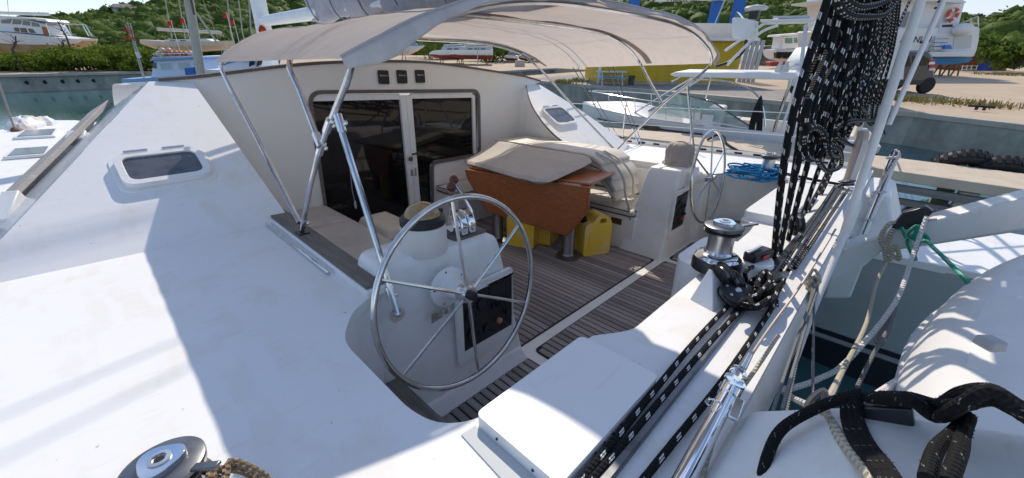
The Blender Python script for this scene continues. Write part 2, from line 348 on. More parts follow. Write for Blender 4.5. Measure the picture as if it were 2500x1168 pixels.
# stern steps of the starboard hull, with topside stripes on its inner face
hs = MB(); hs.zprism(round_poly([(5.25, 0.16), (7.2, 0.16), (7.15, -2.2), (6.6, -2.6), (5.6, -2.5), (5.3, -1.2)], 0.25), 0.34, 0.42); hs.build('stern_deck', GEL, cat, bevel=0.03)
hk = MB(); hk.hexa([V(5.55, -0.3, 0.42), V(7.0, -0.3, 0.42), V(7.0, 0.15, 0.42), V(5.55, 0.15, 0.42), V(5.75, -0.1, 0.9), V(7.0, -0.1, 0.9), V(7.0, 0.15, 0.9), V(5.75, 0.15, 0.9)]); hk.build('stern_step', GEL, cat, bevel=0.04)
st = MB()
for z0, z1, mt in ((-1.4, -0.74, 0), (-0.68, -0.62, 0)):
    st.add([(5.262, 0.9, z0), (5.262, -1.1, z0), (5.5, -2.45, z0), (5.262, 0.9, z1), (5.262, -1.1, z1), (5.5, -2.45, z1)], [(0, 1, 4, 3), (1, 2, 5, 4)])
hi = MB(); hi.add([(5.28, 1.2, -2), (5.28, -1.1, -2), (5.52, -2.45, -2), (7, -2.6, -2), (5.28, 1.2, 0.36), (5.28, -1.1, 0.36), (5.52, -2.45, 0.36), (7, -2.6, 0.36)], [(0, 1, 5, 4), (1, 2, 6, 5), (2, 3, 7, 6)]); hi.build('stern_topside', P('shaded_topside', (0.36, 0.39, 0.39), 0.4, var=0.1, vscale=1.5), cat, ang=50)  # inner hull face darkened to grey: its shade is put into the colour
st.build('boot_stripe', P('navy_stripe', (0.01, 0.012, 0.02), 0.35), cat)
# aft crossbeam
prof = [(0.62, 0.90), (0.30, 0.944), (0.20, 0.935), (0.14, 0.90), (0.105, 0.82), (0.10, 0.62), (0.13, 0.40), (0.22, 0.28), (0.5, 0.25), (0.62, 0.3)]
cb = MB(); cb.prism([(0.2, p[0], p[1]) for p in prof], (5.6, 0, 0)); cb.build('crossbeam', GEL, cat, ang=40)
MB().box((3.45, 0.345, 0.958), (5.7, 0.04, 0.03)).build('traveller_track', ANOD, cat, bevel=0.004)
# port locker lid and the starboard one
ld = MB(); ld.zprism(round_poly([(0.605, 0.405), (1.205, 0.405), (1.205, 0.755), (0.605, 0.755)], 0.03), 0.935, 1.0); ld.build('locker_lid', GEL, cat, bevel=0.014, seg=3)
ld = MB(); ld.zprism(round_poly([(3.63, 0.46), (4.9, 0.46), (4.9, 0.785), (3.63, 0.785)], 0.04), 0.935, 1.02); ld.build('locker_lid', GEL, cat, bevel=0.016, seg=3)
gut = MB(); gut.zprism([(0.52, 0.36), (0.60, 0.36), (0.60, 0.75), (0.545, 0.755)], 0.948, 0.9545); gut.build('drain_gutter', P('gutter', (0.52, 0.55, 0.56), 0.6), cat)
hl = MB()
for yy in (0.50, 0.65): hl.ball((0.604, yy, 0.972), 0.005, 8, 6)
for k in range(4): hl.ball((0.78+0.05*k, 0.404, 0.972), 0.005, 8, 6)
hl.build('lid_screw', DKM, cat)
# coachroof: sloping aft faces, bulkhead, roof, side wall
def slab(pts, d, name, mat, **k):
    b = MB(); b.prism(pts, d); return b.build(name, mat, cat, **k)
oT, oB = BS(351, 210), BS(44, 535); oT = oB.lerp(oT, (5.0-oB.y)/(oT.y-oB.y)); oB = oB.lerp(oT, (3.38-oB.y)/(oT.y-oB.y))
ps = [V(0.87, 3.38, slope_z(3.38)), V(0.70, 5.0, slope_z(5.0)), oT, oB]
slab(ps, (0, 0.05, -0.06), 'coachroof_slope', GELW, bevel=0.012, fix=True)
se = catmull([V(5.46, 5.0, slope_z(5.0)), V(5.20, 4.7, slope_z(4.7)), V(5.02, 4.39, slope_z(4.39)), V(4.93, 4.05, slope_z(4.05)), V(4.97, 3.75, slope_z(3.75)), V(5.2, 3.38, slope_z(3.38))], 6)
so_ = [V(6.6, 3.38, slope_z(3.38)), V(6.25, 4.3, slope_z(4.3)), V(5.82, 5.0, slope_z(5.0))]
soc = catmull(list(reversed(so_)), 15); soc = [soc[round(i*(len(soc)-1)/(len(se)-1))] for i in range(len(se))]
ssg = MB(); ssg.grid(lambda u, v: se[min(round(u*(len(se)-1)), len(se)-1)].lerp(soc[min(round(u*(len(se)-1)), len(se)-1)], v), len(se)-1, 10); ssg.build('coachroof_slope', GELW, cat, fix=True)
wl = MB(); k_ = len(se)
def bulk_x(z, s): return (0.72+0.19*(2.03-z)) if s < 0 else (5.33-0.17*(2.06-z))
wl.add([q+V(0, 0.01, -0.03) for q in se]+[V(bulk_x(q.z, 1), 5.0, q.z-0.03) for q in se], [(i, i+1, i+1+k_, i+k_) for i in range(k_-1)])
wl.build('recess_wall', GEL, cat, fix=True)
pe = [V(0.70+(0.17*(5.0-y)/1.62), y, slope_z(y)) for y in (5.0, 4.6, 4.2, 3.8, 3.38)]
wl = MB(); wl.add([q+V(0, 0.01, -0.03) for q in pe]+[V(bulk_x(q.z, -1), 5.0, q.z-0.03) for q in pe], [(i+1, i, i+5, i+6) for i in range(4)]); wl.build('recess_wall', GEL, cat)
top = [(0.2, 1.995), (0.7, 2.035), (1.56, 2.165), (2.2, 2.23), (2.86, 2.265), (3.4, 2.275), (3.9, 2.25), (4.6, 2.20), (5.36, 2.135), (5.83, 2.06)]
topc = [(q.x, q.y) for q in catmull([V(a, b, 0) for a, b in top], 5)]
bh = [(0.9, -0.03), (5.28, -0.03), (5.2, 1.2), (5.46, 1.95)]+list(reversed(topc))+[(0.74, 1.9), (0.92, 1.2)]
door = round_poly([(1.70, 0.01), (3.29, 0.01), (3.33, 0.91), (4.29, 0.93), (4.30, 1.895), (1.765, 1.885)], [0, 0, 0.12, 0.1, 0.1, 0.12], 6)
b = MB(); b.prism([(p[0], 5.0, p[1]) for p in bh], (0, 0.06, 0), [[(p[0], 5.0, p[1]) for p in door]]); b.build('bulkhead', GELG, cat, fix=True)
tr = MB()
def strip_loop(mb, loop2, w, y0, y1):
    N = len(loop2); inner = []
    for i in range(N):
        a, p, c = Vector(loop2[i-1]), Vector(loop2[i]), Vector(loop2[(i+1) % N]); t = (c-a).normalized(); inner.append(p+Vector((t.y, -t.x))*w)
    P0 = [(q[0], y0, q[1]) for q in loop2]+[(q[0], y0, q[1]) for q in inner]+[(q[0], y1, q[1]) for q in loop2]+[(q[0], y1, q[1]) for q in inner]
    fs = []
    for i in range(N):
        j = (i+1) % N; fs += [(i, j, N+j, N+i), (i, 2*N+i, 2*N+j, j), (N+i, N+j, 3*N+j, 3*N+i)]
    mb.add(P0, fs)
strip_loop(tr, door, 0.045, 4.982, 5.05); tr.build('door_trim', TEAKX, cat, fix=True)
cap = MB(); kt = len(topc)
cap.add([(a, 4.985, z-0.002) for a, z in topc[3:]]+[(a, 4.985, z+0.028) for a, z in topc[3:]]+[(a, 5.08, z+0.034) for a, z in topc[3:]], [(i, i+1, i+1+kt-3, i+kt-3) for i in range(kt-4)]+[(i+kt-3, i+1+kt-3, i+1+2*(kt-3), i+2*(kt-3)) for i in range(kt-4)]); cap.build('roof_edge_trim', TEAKX, cat, fix=True)
rf = MB()
def rfn(u, v):
    i = u*(kt-1); a = topc[min(int(i), kt-1)]; bq = topc[min(int(i)+1, kt-1)]; t = i-int(i); x = a[0]+(bq[0]-a[0])*t; z = a[1]+(bq[1]-a[1])*t
    return (x, 5.03+v*5.5, z-0.015-1.0*max(0, v-0.35)**1.6)
rf.grid(rfn, 30, 12); rf.build('coachroof', GEL, cat, fix=True)
for (xb, xt) in ((6.6, 5.82),):
    sw = MB(); sw.add([(xb, 3.38, 0.93), (xt, 5.0, slope_z(5.0)), (xt, 10.5, 1.3), (xb, 11.5, 0.9)], [(0, 1, 2, 3)]); sw.build('coachroof_side', GELG, cat)
# long smoked window in the port coachroof side
def psw(t, y): # t 0..1 up the side wall at station y
    a = Vector((-0.78, y, 0.93)); q = Vector((0.20, max(y, 5.0) if y > 5 else 5.0, slope_z(5.0)))
    return a.lerp(Vector((0.20, y+0.0, slope_z(5.0))), t)
# weathered grab plank along the port edge of the slope, on white brackets
gp = MB(); A = BY(-40, 540, 4.4); Bq = BY(247, 262, 6.0); gp.bar(A, Bq, 0.24, 0.04, (-0.55, 0.05, 0.83)); gp.build('grab_plank', P('bleached_plank', (0.36, 0.335, 0.31), 0.85, vscale=4, col2=(0.48, 0.455, 0.43), thr=(0.3, 0.7), bump=0.4, bscale=60), cat, bevel=0.006)
for q, sz in ((BY(190, 337, 5.4), (0.13, 0.12, 0.08)), (BY(26, 515, 4.35), (0.09, 0.28, 0.12))):
    MB().box(q, sz, Euler((R_(33), 0, R_(-20))).to_matrix()).build('plank_bracket', GEL, cat, bevel=0.008)
sgl = MB(); sgl.add([oT+V(0, 0, -0.004), oB+V(0, 0, -0.004), A+V(0.05, 0.0, -0.03), Bq+V(0.05, 0, -0.03)], [(0, 1, 2, 3)]); sgl.build('side_window', P('hazy_window', (0.50, 0.55, 0.62), 0.18, vscale=3, col2=(0.68, 0.70, 0.72), thr=(0.4, 0.62), stretch=(3, 0.6, 1), detail=6, spec=0.6), cat)
sgl = MB(); sgl.add([A+V(-0.02, 0.0, -0.03), Bq+V(-0.02, 0, -0.03), Bq+V(-0.45, 1.0, -0.82), A+V(-0.12, 0, -0.2)], [(0, 1, 2, 3)]); sgl.build('coachroof_side', GELG, cat)
# deck hatches on the slopes (rounded frame, smoked pane, two hinges)
def hatch(pix, lab):
    c = [BS(*p) for p in pix]; nrm = V(0, -SL_M, 1).normalized(); cen = sum(c, V(0, 0, 0))/4
    ex = ((c[1]-c[0])+(c[2]-c[3])).normalized(); ey = nrm.cross(ex).normalized(); w = ((c[1]-c[0]).length+(c[2]-c[3]).length)/4; h = ((c[3]-c[0]).length+(c[2]-c[1]).length)/4
    M = lambda u, v, e: cen+ex*u+ey*v+nrm*e
    def loop(s, r): return round_poly([(-w+s, -h+s), (w-s, -h+s), (w-s, h-s), (-w+s, h-s)], r, 6)
    f = MB(); o, i = loop(0, h*0.5), loop(0.045, h*0.38)
    f.prism([M(a, d, -0.004) for a, d in loop(-0.03, h*0.55)], nrm*0.012); fl = f.build('hatch_flange', GEL, cat, bevel=0.004)
    f = MB(); f.prism([M(a, d, 0.009) for a, d in o], nrm*0.045, [[M(a, d, 0.009) for a, d in i]]); fr = f.build('hatch_frame', GEL, cat, bevel=0.012, seg=3, fix=True)
    g = MB(); g.prism([M(a, d, 0.034) for a, d in loop(0.044, h*0.38)], nrm*0.006); g.build('hatch_pane', SMOKE, fr)
    for sx in (-0.45, 0.4):
        hg = MB(); hg.cyl(M(w*sx-0.07, h+0.012, 0.055), M(w*sx+0.07, h+0.012, 0.055), 0.009, n=8); hg.build('hatch_hinge', ALU, fr)
hatch([(284, 392), (497, 366), (512, 436), (296, 468)], 0)
hatch([(1327, 271), (1379, 265), (1399, 303), (1347, 311)], 1)
# forward deck hatches of the port hull
for (px, py_, w, l) in ((95, 330, 0.28, 0.9), (75, 377, 0.22, 0.55)):
    q = BZ(px, py_, ZD); f = MB(); f.box((q.x, q.y, ZD+0.025), (w*2, l*2, 0.05)); hf = f.build('deck_hatch', GEL, cat, bevel=0.02); g = MB(); g.box((q.x, q.y, ZD+0.052), (w*1.6, l*1.75, 0.01)); g.build('hatch_pane', SMOKE, hf, bevel=0.003)
# sliding door: frames, panes, lock furniture
dr = thing('sliding_door', 'white framed sliding doors with dark tinted glass in the cabin bulkhead', 'door', (3.0, 5.03, 0.0))
for x0, x1, z0, z1 in ((1.66, 2.93, 0.0, 1.82), (3.08, 4.20, 0.0, 1.83)):
    MB().box(((x0+x1)/2, 5.045, (z0+z1)/2), (x1-x0, 0.012, z1-z0)).build('glass_pane', GLASS, dr)
MB().box((2.955, 5.018, 0.93), (0.085, 0.05, 1.86)).build('door_stile', GEL, dr, bevel=0.006)
MB().box((3.052, 5.024, 0.93), (0.095, 0.05, 1.86)).build('door_stile', GEL, dr, bevel=0.006)
MB().box((4.225, 5.03, 1.38), (0.05, 0.05, 0.94)).build('door_stile', GEL, dr, bevel=0.006)
MB().box((2.33, 5.02, 1.845), (1.16, 0.05, 0.075)).build('door_rail', GEL, dr, bevel=0.006)
MB().box((3.65, 5.026, 1.85), (1.10, 0.05, 0.075)).build('door_rail', GEL, dr, bevel=0.006)
dl = MB(); dl.box((2.985, 4.985, 0.80), (0.03, 0.012, 0.10)); dl.box((3.05, 4.99, 0.80), (0.02, 0.012, 0.12)); dl.build('lock_plate', ALU, dr, bevel=0.003)
pl = thing('padlock', 'small brass padlock closing the hasp of the sliding doors', 'padlock', (3.0, 4.97, 0.98))
MB().box((2.965, 4.955, 1.00), (0.055, 0.03, 0.055), Euler((0, 0.25, 0)).to_matrix()).build('lock_body', P('old_brass', (0.30, 0.16, 0.07), 0.45, 0.8, var=0.3, vscale=30), pl, bevel=0.005)
MB().tube(catmull([V(2.955, 4.955, 1.02), V(2.98, 4.95, 1.075), V(3.03, 4.95, 1.085), V(3.05, 4.955, 1.05)], 5), 0.006, 6).build('shackle', CHROME, pl)
MB().box((3.04, 4.975, 1.065), (0.1, 0.02, 0.03)).build('hasp', DKM, pl, bevel=0.003)
# three instruments over the door
for k, (px, py_) in enumerate(((936, 189), (981, 188), (1025, 187))):
    q = BY(px, py_, 4.99); ins = thing('instrument_cover', ['black square instrument cover over the door, leftmost of three', 'black square instrument cover over the door, middle of three', 'black square instrument cover over the door, rightmost of three'][k], 'instrument', (q.x, 4.99, q.z), 'instrument covers over the door')
    MB().prism([(q.x+a, 4.998, q.z+d) for a, d in round_poly([(-0.072, -0.083), (0.072, -0.083), (0.072, 0.083), (-0.072, 0.083)], 0.02)], (0, -0.025, 0)).build('cover', BLK, ins, bevel=0.006)
    tx = bpy.data.curves.new('t', 'FONT'); tx.body = 'Raymarine'; tx.size = 0.024; tx.extrude = 0.0006; tx.align_x = 'CENTER'; to = bpy.data.objects.new('t', tx); COL.objects.link(to)
    bpy.context.view_layer.update(); me = bpy.data.meshes.new_from_object(to.evaluated_get(bpy.context.evaluated_depsgraph_get())); bpy.data.objects.remove(to)
    me.transform(Matrix.Translation((0, -0.0165, 0.012)) @ Matrix.Rotation(R_(90), 4, 'X')); me.materials.clear(); me.materials.append(WHITEP)
    lo = bpy.data.objects.new('lettering', me); COL.objects.link(lo); lo.parent = ins
# sole: moulded base, caulk beds and single teak planks
sole = MB().add([(0.3, 0.5, 0.0), (5.85, 0.5, 0.0), (5.85, 5.05, 0.0), (0.3, 5.05, 0.0)], [(0, 1, 2, 3)]).build('cockpit_sole', GEL, cat)
plank_me = {}
def planks(x0, x1, y0, y1, pitch=0.0655, r=0.06):
    MB().zprism(round_poly([(x0, y0), (x1, y0), (x1, y1), (x0, y1)], r), 0.001, 0.006).build('caulk_bed', CAULK, sole)
    n = max(1, round((x1-x0-0.02)/pitch)); p = (x1-x0-0.02)/n
    for i in range(n):
        xc = x0+0.01+p*(i+0.5); ins = 0.012+(r*0.5 if i in (0, n-1) else (r*0.12 if i in (1, n-2) else 0)); key = (round(y1-y0-2*ins, 3), round(p, 4))
        if key not in plank_me:
            plank_me[key] = MB().box((0, 0, 0), (p-0.014, key[0], 0.008)).mesh('plank', TEAK)
        o = bpy.data.objects.new('plank', plank_me[key]); COL.objects.link(o); o.parent = sole; bx = Vector(BASE[cat.name]); o.location = V(xc, (y0+y1)/2, 0.0085)-bx
planks(1.70, 4.36, 1.765, 4.98); planks(1.02, 1.86, 0.60, 1.665); planks(1.96, 4.40, 0.60, 1.665); planks(4.49, 5.45, 0.75, 1.665)
bq_ = [BZ(*p, 0.42) for p in ((972, 920), (1068, 1010), (1132, 1052))]; bdp = MB().prism([V(0.492, bq_[0].y+0.02, 0.40), bq_[0]-V(0, 0, 0.02), bq_[1]-V(0, 0, 0.02), bq_[2]-V(0, 0, 0.02), V(bq_[2].x, 0.78, 0.40), V(0.492, 0.78, 0.40)], (0, 0, 0.02)); bdp.build('footwell_board', TEAKT, cat, bevel=0.004)
MB().zprism(round_poly([(5.35, 0.85), (5.66, 0.85), (5.66, 1.6), (5.35, 1.6)], 0.02), 0.30, 0.32).build('footwell_board', TEAKT, cat, bevel=0.004)
# coaming lip with teak cap
MB().box((0.81, 2.81, 0.962), (0.155, 2.06, 0.05)).build('coaming_lip', GEL, cat, bevel=0.012, seg=3)
MB().hexa([V(0.742, 1.80, 0.988), V(0.862, 1.80, 0.988), V(0.885, 3.86, 0.988), V(0.75, 3.80, 0.988), V(0.742, 1.80, 1.006), V(0.862, 1.80, 1.006), V(0.885, 3.86, 1.006), V(0.75, 3.80, 1.006)]).build('coaming_cap', TEAKT, cat, bevel=0.004)
MB().tube([BZ(648, 545, 0.962), BZ(802, 668, 0.962)], 0.010, 10).build('drip_rail', SS, cat)
MB().box((5.33, 2.9, 0.97), (0.18, 2.2, 0.08)).build('coaming_lip', GEL, cat, bevel=0.02, seg=3)
# seats
MB().box((1.31, 3.6, 0.24), (0.82, 2.8, 0.48)).build('port_seat', GEL, cat, bevel=0.015)
sb = MB(); sb.box((4.83, 3.55, 0.225), (0.92, 2.9, 0.45)); sb.build('starboard_seat', GELG, cat, bevel=0.012)
sb = MB(); sb.box((3.87, 4.72, 0.22), (1.0, 0.56, 0.44)); sb.build('forward_seat', GELG, cat, bevel=0.012)
vp = MB(); vp.box((4.364, 2.36, 0.36), (0.012, 0.15, 0.08)); vp.build('vent_plate', P('tarnished_brass', (0.16, 0.12, 0.07), 0.4, 0.7, var=0.4, vscale=30), cat, bevel=0.004)
q = BX(1073, 469, 3.36); MB().box((3.364, 4.62, 0.36), (0.012, 0.12, 0.08)).build('vent_plate', P('tarnished_plate', (0.14, 0.12, 0.10), 0.4, 0.6), cat, bevel=0.004)
# helm pedestals
def pedestal(s):
    X = (lambda x: x) if s < 0 else (lambda x: mir(x)+0.06)
    def sec(z): # outline at height z
        t = min(1, z/1.08); xi = 1.885-0.245*t; xo = 0.72+0.12*t; ya = 1.70+0.02*t; yf = 2.28-0.16*t
        return round_poly([(xo, ya+0.12*t), (xi, ya), (xi, yf), (xo, yf)], [0.07, 0.035+0.025*t, 0.04, 0.06], 6)
    b = MB(); zs = [0.0, 0.3, 0.6, 0.9, 1.0, 1.04, 1.065, 1.078]; ins = [0, 0, 0, 0, 0.0, 0.005, 0.016, 0.036]; rings = []
    for z, i_ in zip(zs, ins):
        pl_ = sec(z); c = Vector((sum(p[0] for p in pl_)/len(pl_), sum(p[1] for p in pl_)/len(pl_)))
        rings.append([V(X(c.x+(p[0]-c.x)*(1-i_*2.2)), c.y+(p[1]-c.y)*(1-i_*2.6), z) for p in pl_])
    n = len(rings[0]); vs = [q for r in rings for q in r]; fs = []
    for k in range(len(rings)-1):
        for i in range(n): fs.append((k*n+i, k*n+(i+1) % n, (k+1)*n+(i+1) % n, (k+1)*n+i))
    fs.append(tuple((len(rings)-1)*n+i for i in range(n))); b.add(vs, fs)
    return b.build('helm_pedestal', GEL, cat, fix=True, ang=50)
pedestal(-1); pedestal(1)
MB().hexa([V(0.55, 1.62, 0.0), V(1.86, 1.62, 0.0), V(1.86, 1.72, 0.0), V(0.55, 1.72, 0.0), V(0.6, 1.69, 0.10), V(1.84, 1.69, 0.10), V(1.84, 1.72, 0.10), V(0.6, 1.72, 0.10)]).build('pedestal_foot', GEL, cat, bevel=0.02)
# winch pods and small mounts on the aft deck
MB().zprism(round_poly([(2.30, 0.46), (2.92, 0.46), (2.92, 0.83), (2.30, 0.83)], 0.14), 0.5, 0.985).build('winch_pod', GEL, cat, bevel=0.02, seg=3)
# ---------------------------------------------------------------- bimini
bim = thing('bimini', 'taupe canvas bimini awning on stainless hoops over the cockpit', 'awning', (3.1, 2.9, 1.0))
XP, XS = 0.82, 5.45
def arch(x, y):
    s = (x-(XP+XS)/2)/((XS-XP)/2); e = 2.125+0.075*(y-1.82)/3.06*(1-(x-XP)/(XS-XP))+0.16*(x-XP)/(XS-XP)
    return e-0.02+0.40*(1-abs(s)**(3.4+0.6*(y-1.82)))
HY = [1.82, 2.80, 4.88]
def can(u, v):
    # points closer together near the edges
    s = math.copysign(1-(1-abs(2*u-1))**1.5, 2*u-1); x = (XP+XS)/2+s*(XS-XP)/2; y = 1.80+v*(2.84+0.62*max(0, 1-abs(s)/0.9)**0.7)
    z = arch(x, y)
    d = min(abs(y-h) for h in HY); z -= 0.028*min(1, d/0.45)*(1-abs(s)**4)          # canvas sags between the hoops
    z += (0.008*math.sin(9*y+3*x)*math.sin(5*x)+0.006*noise.noise(V(x*4, y*4, 0))+0.006*noise.noise(V(x*2.5, y*11, 3)))*(1-abs(s)**3)
    if abs(s) > 0.9: y += 0.0; x -= math.copysign(0.004*math.sin(y*11)*(abs(s)-0.9)*10, s)
    if v < 1e-6: z -= 0.0
    c = 0.16*max(0, abs(s)-0.93)/0.07                                                # rounded corners
    if v < 0.08: y += c*(1-v/0.08)*0.6
    if v > 0.92: y -= c*((v-0.92)/0.08)
    return (x, y, z)
cn = MB().grid(can, 56, 40); co = cn.build('canopy', CANVAS, bim)
def rim(u, y=1.80):
    q = Vector(can(u, 0)); return q
va = MB()
def vfn(u, v):
    q = rim(u); w = math.sin(u*41)*0.6+math.sin(u*97+1)*0.4
    drop = 0.042+0.010*w+(0.07*max(0, 1-abs(u-0.10)/0.09))
    return (q.x, q.y-0.012-0.03*v+0.012*v*w, q.z+0.004-drop*v)
va.grid(vfn, 120, 4); vo = va.build('aft_valance', TAUPED, bim); sd = vo.modifiers.new('t', 'SOLIDIFY'); sd.thickness = 0.004
MB().tube([rim(i/60)+V(0, -0.008, 0.008) for i in range(61)], 0.009, 6).build('rim_piping', P('rim_cord', (0.45, 0.42, 0.40), 0.8), bim)
for v0, nm in ((0.30, 'hoop_pocket'), (0.968, 'hoop_pocket')):
    MB().grid(lambda u, v, v0=v0: V(*can(0.04+0.92*u, v0+0.03*v))-V(0, 0, 0.012), 50, 2).build(nm, P('pocket_canvas', (0.40, 0.33, 0.28), 0.9), bim)
for xs_, nm in ((0.22, 'seam'), (0.78, 'seam')):
    MB().tube([V(*can(xs_, i/40))+V(0, 0, 0.003) for i in range(41)], 0.0035, 5).build(nm, P('seam_thread', (0.42, 0.37, 0.34), 0.9), bim)
def hoop(y, pre, post, name='hoop'):
    mid = [V(XP+0.03+(XS-XP-0.06)*i/30, y, 0) for i in range(31)]
    for q in mid: q.z = arch(min(max(q.x, XP+0.001), XS-0.001), y)-0.04
    if y > 4:
        for q in mid: q.y += 0.60*max(0, 1-abs((q.x-(XP+XS)/2)/((XS-XP)/2))/0.9)**0.7
    mid = [q for q in mid if 1.02 < q.x < 5.24]
    MB().tube(catmull(pre+mid+post, 3), 0.0165, 10).build(name, SS, bim)
PB, SB = V(0.79, 2.87, 1.03), V(5.36, 3.05, 1.06)
hoop(1.83, [PB, V(0.83, 2.42, 1.60), V(0.875, 1.99, 2.0), V(0.895, 1.87, 2.12)], [V(5.31, 1.86, 2.26), V(5.34, 2.0, 2.12), V(5.35, 2.4, 1.78), SB], 'main_hoop')
hoop(2.80, [V(0.825, 2.32, 1.67), V(0.86, 2.60, 1.96), V(0.89, 2.76, 2.14)], [V(5.33, 2.77, 2.26), V(5.35, 2.6, 2.02), V(5.35, 2.42, 1.80)], 'middle_hoop')
hoop(4.66, [V(0.79, 2.89, 1.08), V(0.82, 3.65, 1.60), V(0.85, 4.35, 2.02), V(0.90, 4.60, 2.18)], [V(5.31, 4.58, 2.26), V(5.33, 4.35, 2.08), V(5.35, 3.8, 1.64), V(5.36, 3.07, 1.10)], 'forward_hoop')
MB().tube([V(0.862, 2.12, 1.83), V(0.85, 1.69, 0.84)], 0.0175, 10).build('stay', SS, bim)
MB().tube([V(5.36, 2.12, 2.02), V(5.36, 1.86, 1.08)], 0.0165, 10).build('stay', SS, bim)
for q, d in ((V(0.845, 2.22, 1.79), V(0.03, -0.40, 0.38)), (V(0.835, 2.36, 1.655), V(0.03, -0.40, 0.42)), (V(0.86, 2.10, 1.81), V(-0.012, -0.42, -0.99)), (V(0.852, 1.76, 0.93), V(-0.012, -0.42, -0.99)), (V(0.80, 2.83, 1.09), V(0.02, -0.4, 0.5)), (V(0.83, 2.36, 1.70), V(0.03, 0.4, 0.42))):
    d = d.normalized(); f = MB(); f.cyl(q-d*0.045, q+d*0.045, 0.023, n=12); f.ball(q+V(0.02, -0.02, 0), 0.014, 8, 6); f.build('hinge_fitting', CHROME, bim)
f = MB(); f.cyl(V(0.85, 1.70, 0.83), V(0.85, 1.722, 0.83), 0.045, 0.04); f.ball(V(0.85, 1.695, 0.84), 0.022); f.build('stay_foot', CHROME, bim)
for q in (PB, SB):
    f = MB(); f.box(q+V(0, 0, -0.02), (0.07, 0.09, 0.012)); f.cyl(q+V(0, 0, -0.02), q+V(0, 0, 0.03), 0.016); f.build('deck_foot', DKM if q is PB else CHROME, bim, bevel=0.003)
cd = MB(); cd.tube(catmull([V(0.87, 2.15, 1.80), V(0.885, 2.12, 1.62), V(0.88, 2.12, 1.45), V(0.885, 2.12, 1.38)], 4), 0.0025, 5); cd.ball(V(0.886, 2.12, 1.36), 0.012, 8, 6, (0.6, 0.6, 2.2)); cd.build('lanyard', ROPEGY, bim)

# ---------------------------------------------------------------- wheels
def wheel(c, lab, rot, hubm):
    n = V(0, -0.993, 0.115); w = thing('steering_wheel', lab, 'steering wheel', c, 'steering wheels'); c = Vector(c)
    ex = V(1, 0, 0); ey = n.cross(ex).normalized(); ey = ey if ey.z > 0 else -ey; R0 = 0.55
    MB().tube([c+(ex*math.cos(a)+ey*math.sin(a))*R0 for a in [2*math.pi*i/72 for i in range(72)]], 0.0165, 12, closed=True).build('rim', SS, w)
    for k in range(6):
        a = rot+k*math.pi/3; d = ex*math.cos(a)+ey*math.sin(a); MB().tube([c+d*0.03+n*0.02, c+d*(R0-0.012)], [0.0105, 0.009], 8).build('spoke', SS, w)
    M = Matrix((ex, ey if ex.cross(ey).dot(n) > 0 else -ey, n)).transposed()
    MB().lathe([(0.055, -0.03), (0.052, 0.03), (0.045, 0.045), (0.0, 0.046)], c, 20, M).build('hub', SS, w)
    MB().lathe([(0.028, 0.045), (0.028, 0.07), (0.02, 0.078), (0.0, 0.078)], c, 12, M).build('hub_nut', hubm, w)
    e = c-n*0.02; MB().tube([e, V(e.x, 1.72, e.z-0.02)], [0.05, 0.075], 16).build('shaft_housing', GEL, w)
    f = MB(); f.lathe([(0.125, 0), (0.125, 0.012), (0.08, 0.03), (0.07, 0.05)], V(e.x, 1.70, e.z-0.02), 24, Matrix.Rotation(R_(90), 3, 'X')); f.build('flange', GEL, w)
    f = MB()
    for k in range(5): a = 0.5+k*1.257; f.ball(V(e.x+0.105*math.cos(a), 1.685, e.z-0.02+0.105*math.sin(a)), 0.008, 8, 6)
    f.build('flange_bolt', DKM, w)
wheel((1.19, 1.525, 0.90), 'large stainless six-spoke wheel in front, at the near port helm', R_(92), BLK)
wheel((4.985, 1.53, 0.975), 'stainless six-spoke wheel at the far starboard helm', R_(88), ALU)

# ---------------------------------------------------------------- port helm: compass, throttle, panel
cp = thing('compass', 'white cylinder compass with black collar and clouded amber dome beside the throttle', 'compass', (1.165, 1.875, 1.075))
c = (1.165, 1.875, 0)
MB().lathe([(0.132, 1.065), (0.135, 1.075), (0.135, 1.225), (0.128, 1.235), (0.0, 1.235)], c, 40).build('housing', P('stained_white', (0.70, 0.66, 0.63), 0.5, vscale=7, col2=(0.5, 0.47, 0.47), thr=(0.6, 0.75)), cp)
MB().lathe([(0.127, 1.236), (0.133, 1.24), (0.133, 1.275), (0.12, 1.29), (0.105, 1.292)], c, 40).build('collar', BLK, cp)
MB().lathe([(0.106*math.cos(a), 1.285+0.085*math.sin(a)) for a in [R_(d) for d in range(0, 90, 9)]]+[(0.0001, 1.37)], c, 32).build('dome', P('amber_dome', (0.34, 0.24, 0.10), 0.10, var=0.5, vscale=9, coat=0.6), cp)
MB().box((1.30, 1.90, 1.27), (0.03, 0.05, 0.06)).build('collar_knob', BLK, cp, bevel=0.006)
th = thing('throttle', 'chrome twin-lever engine throttle with dark red knobs on the near helm', 'throttle', (1.49, 1.93, 1.078))
MB().zprism(round_poly([(1.36, 1.82), (1.625, 1.82), (1.625, 2.02), (1.36, 2.02)], 0.03), 1.074, 1.092).build('base_board', TEAKX, th, bevel=0.003)
hb = [(-0.085, 0), (-0.085, 0.07), (-0.06, 0.125), (-0.015, 0.15), (0.03, 0.145), (0.065, 0.115), (0.085, 0.06), (0.085, 0)]
for x0 in (1.42, 1.485): MB().prism([(x0, 1.92+a, 1.092+d) for a, d in hb], (0.06, 0, 0)).build('housing', CHROME, th, bevel=0.012, seg=3)
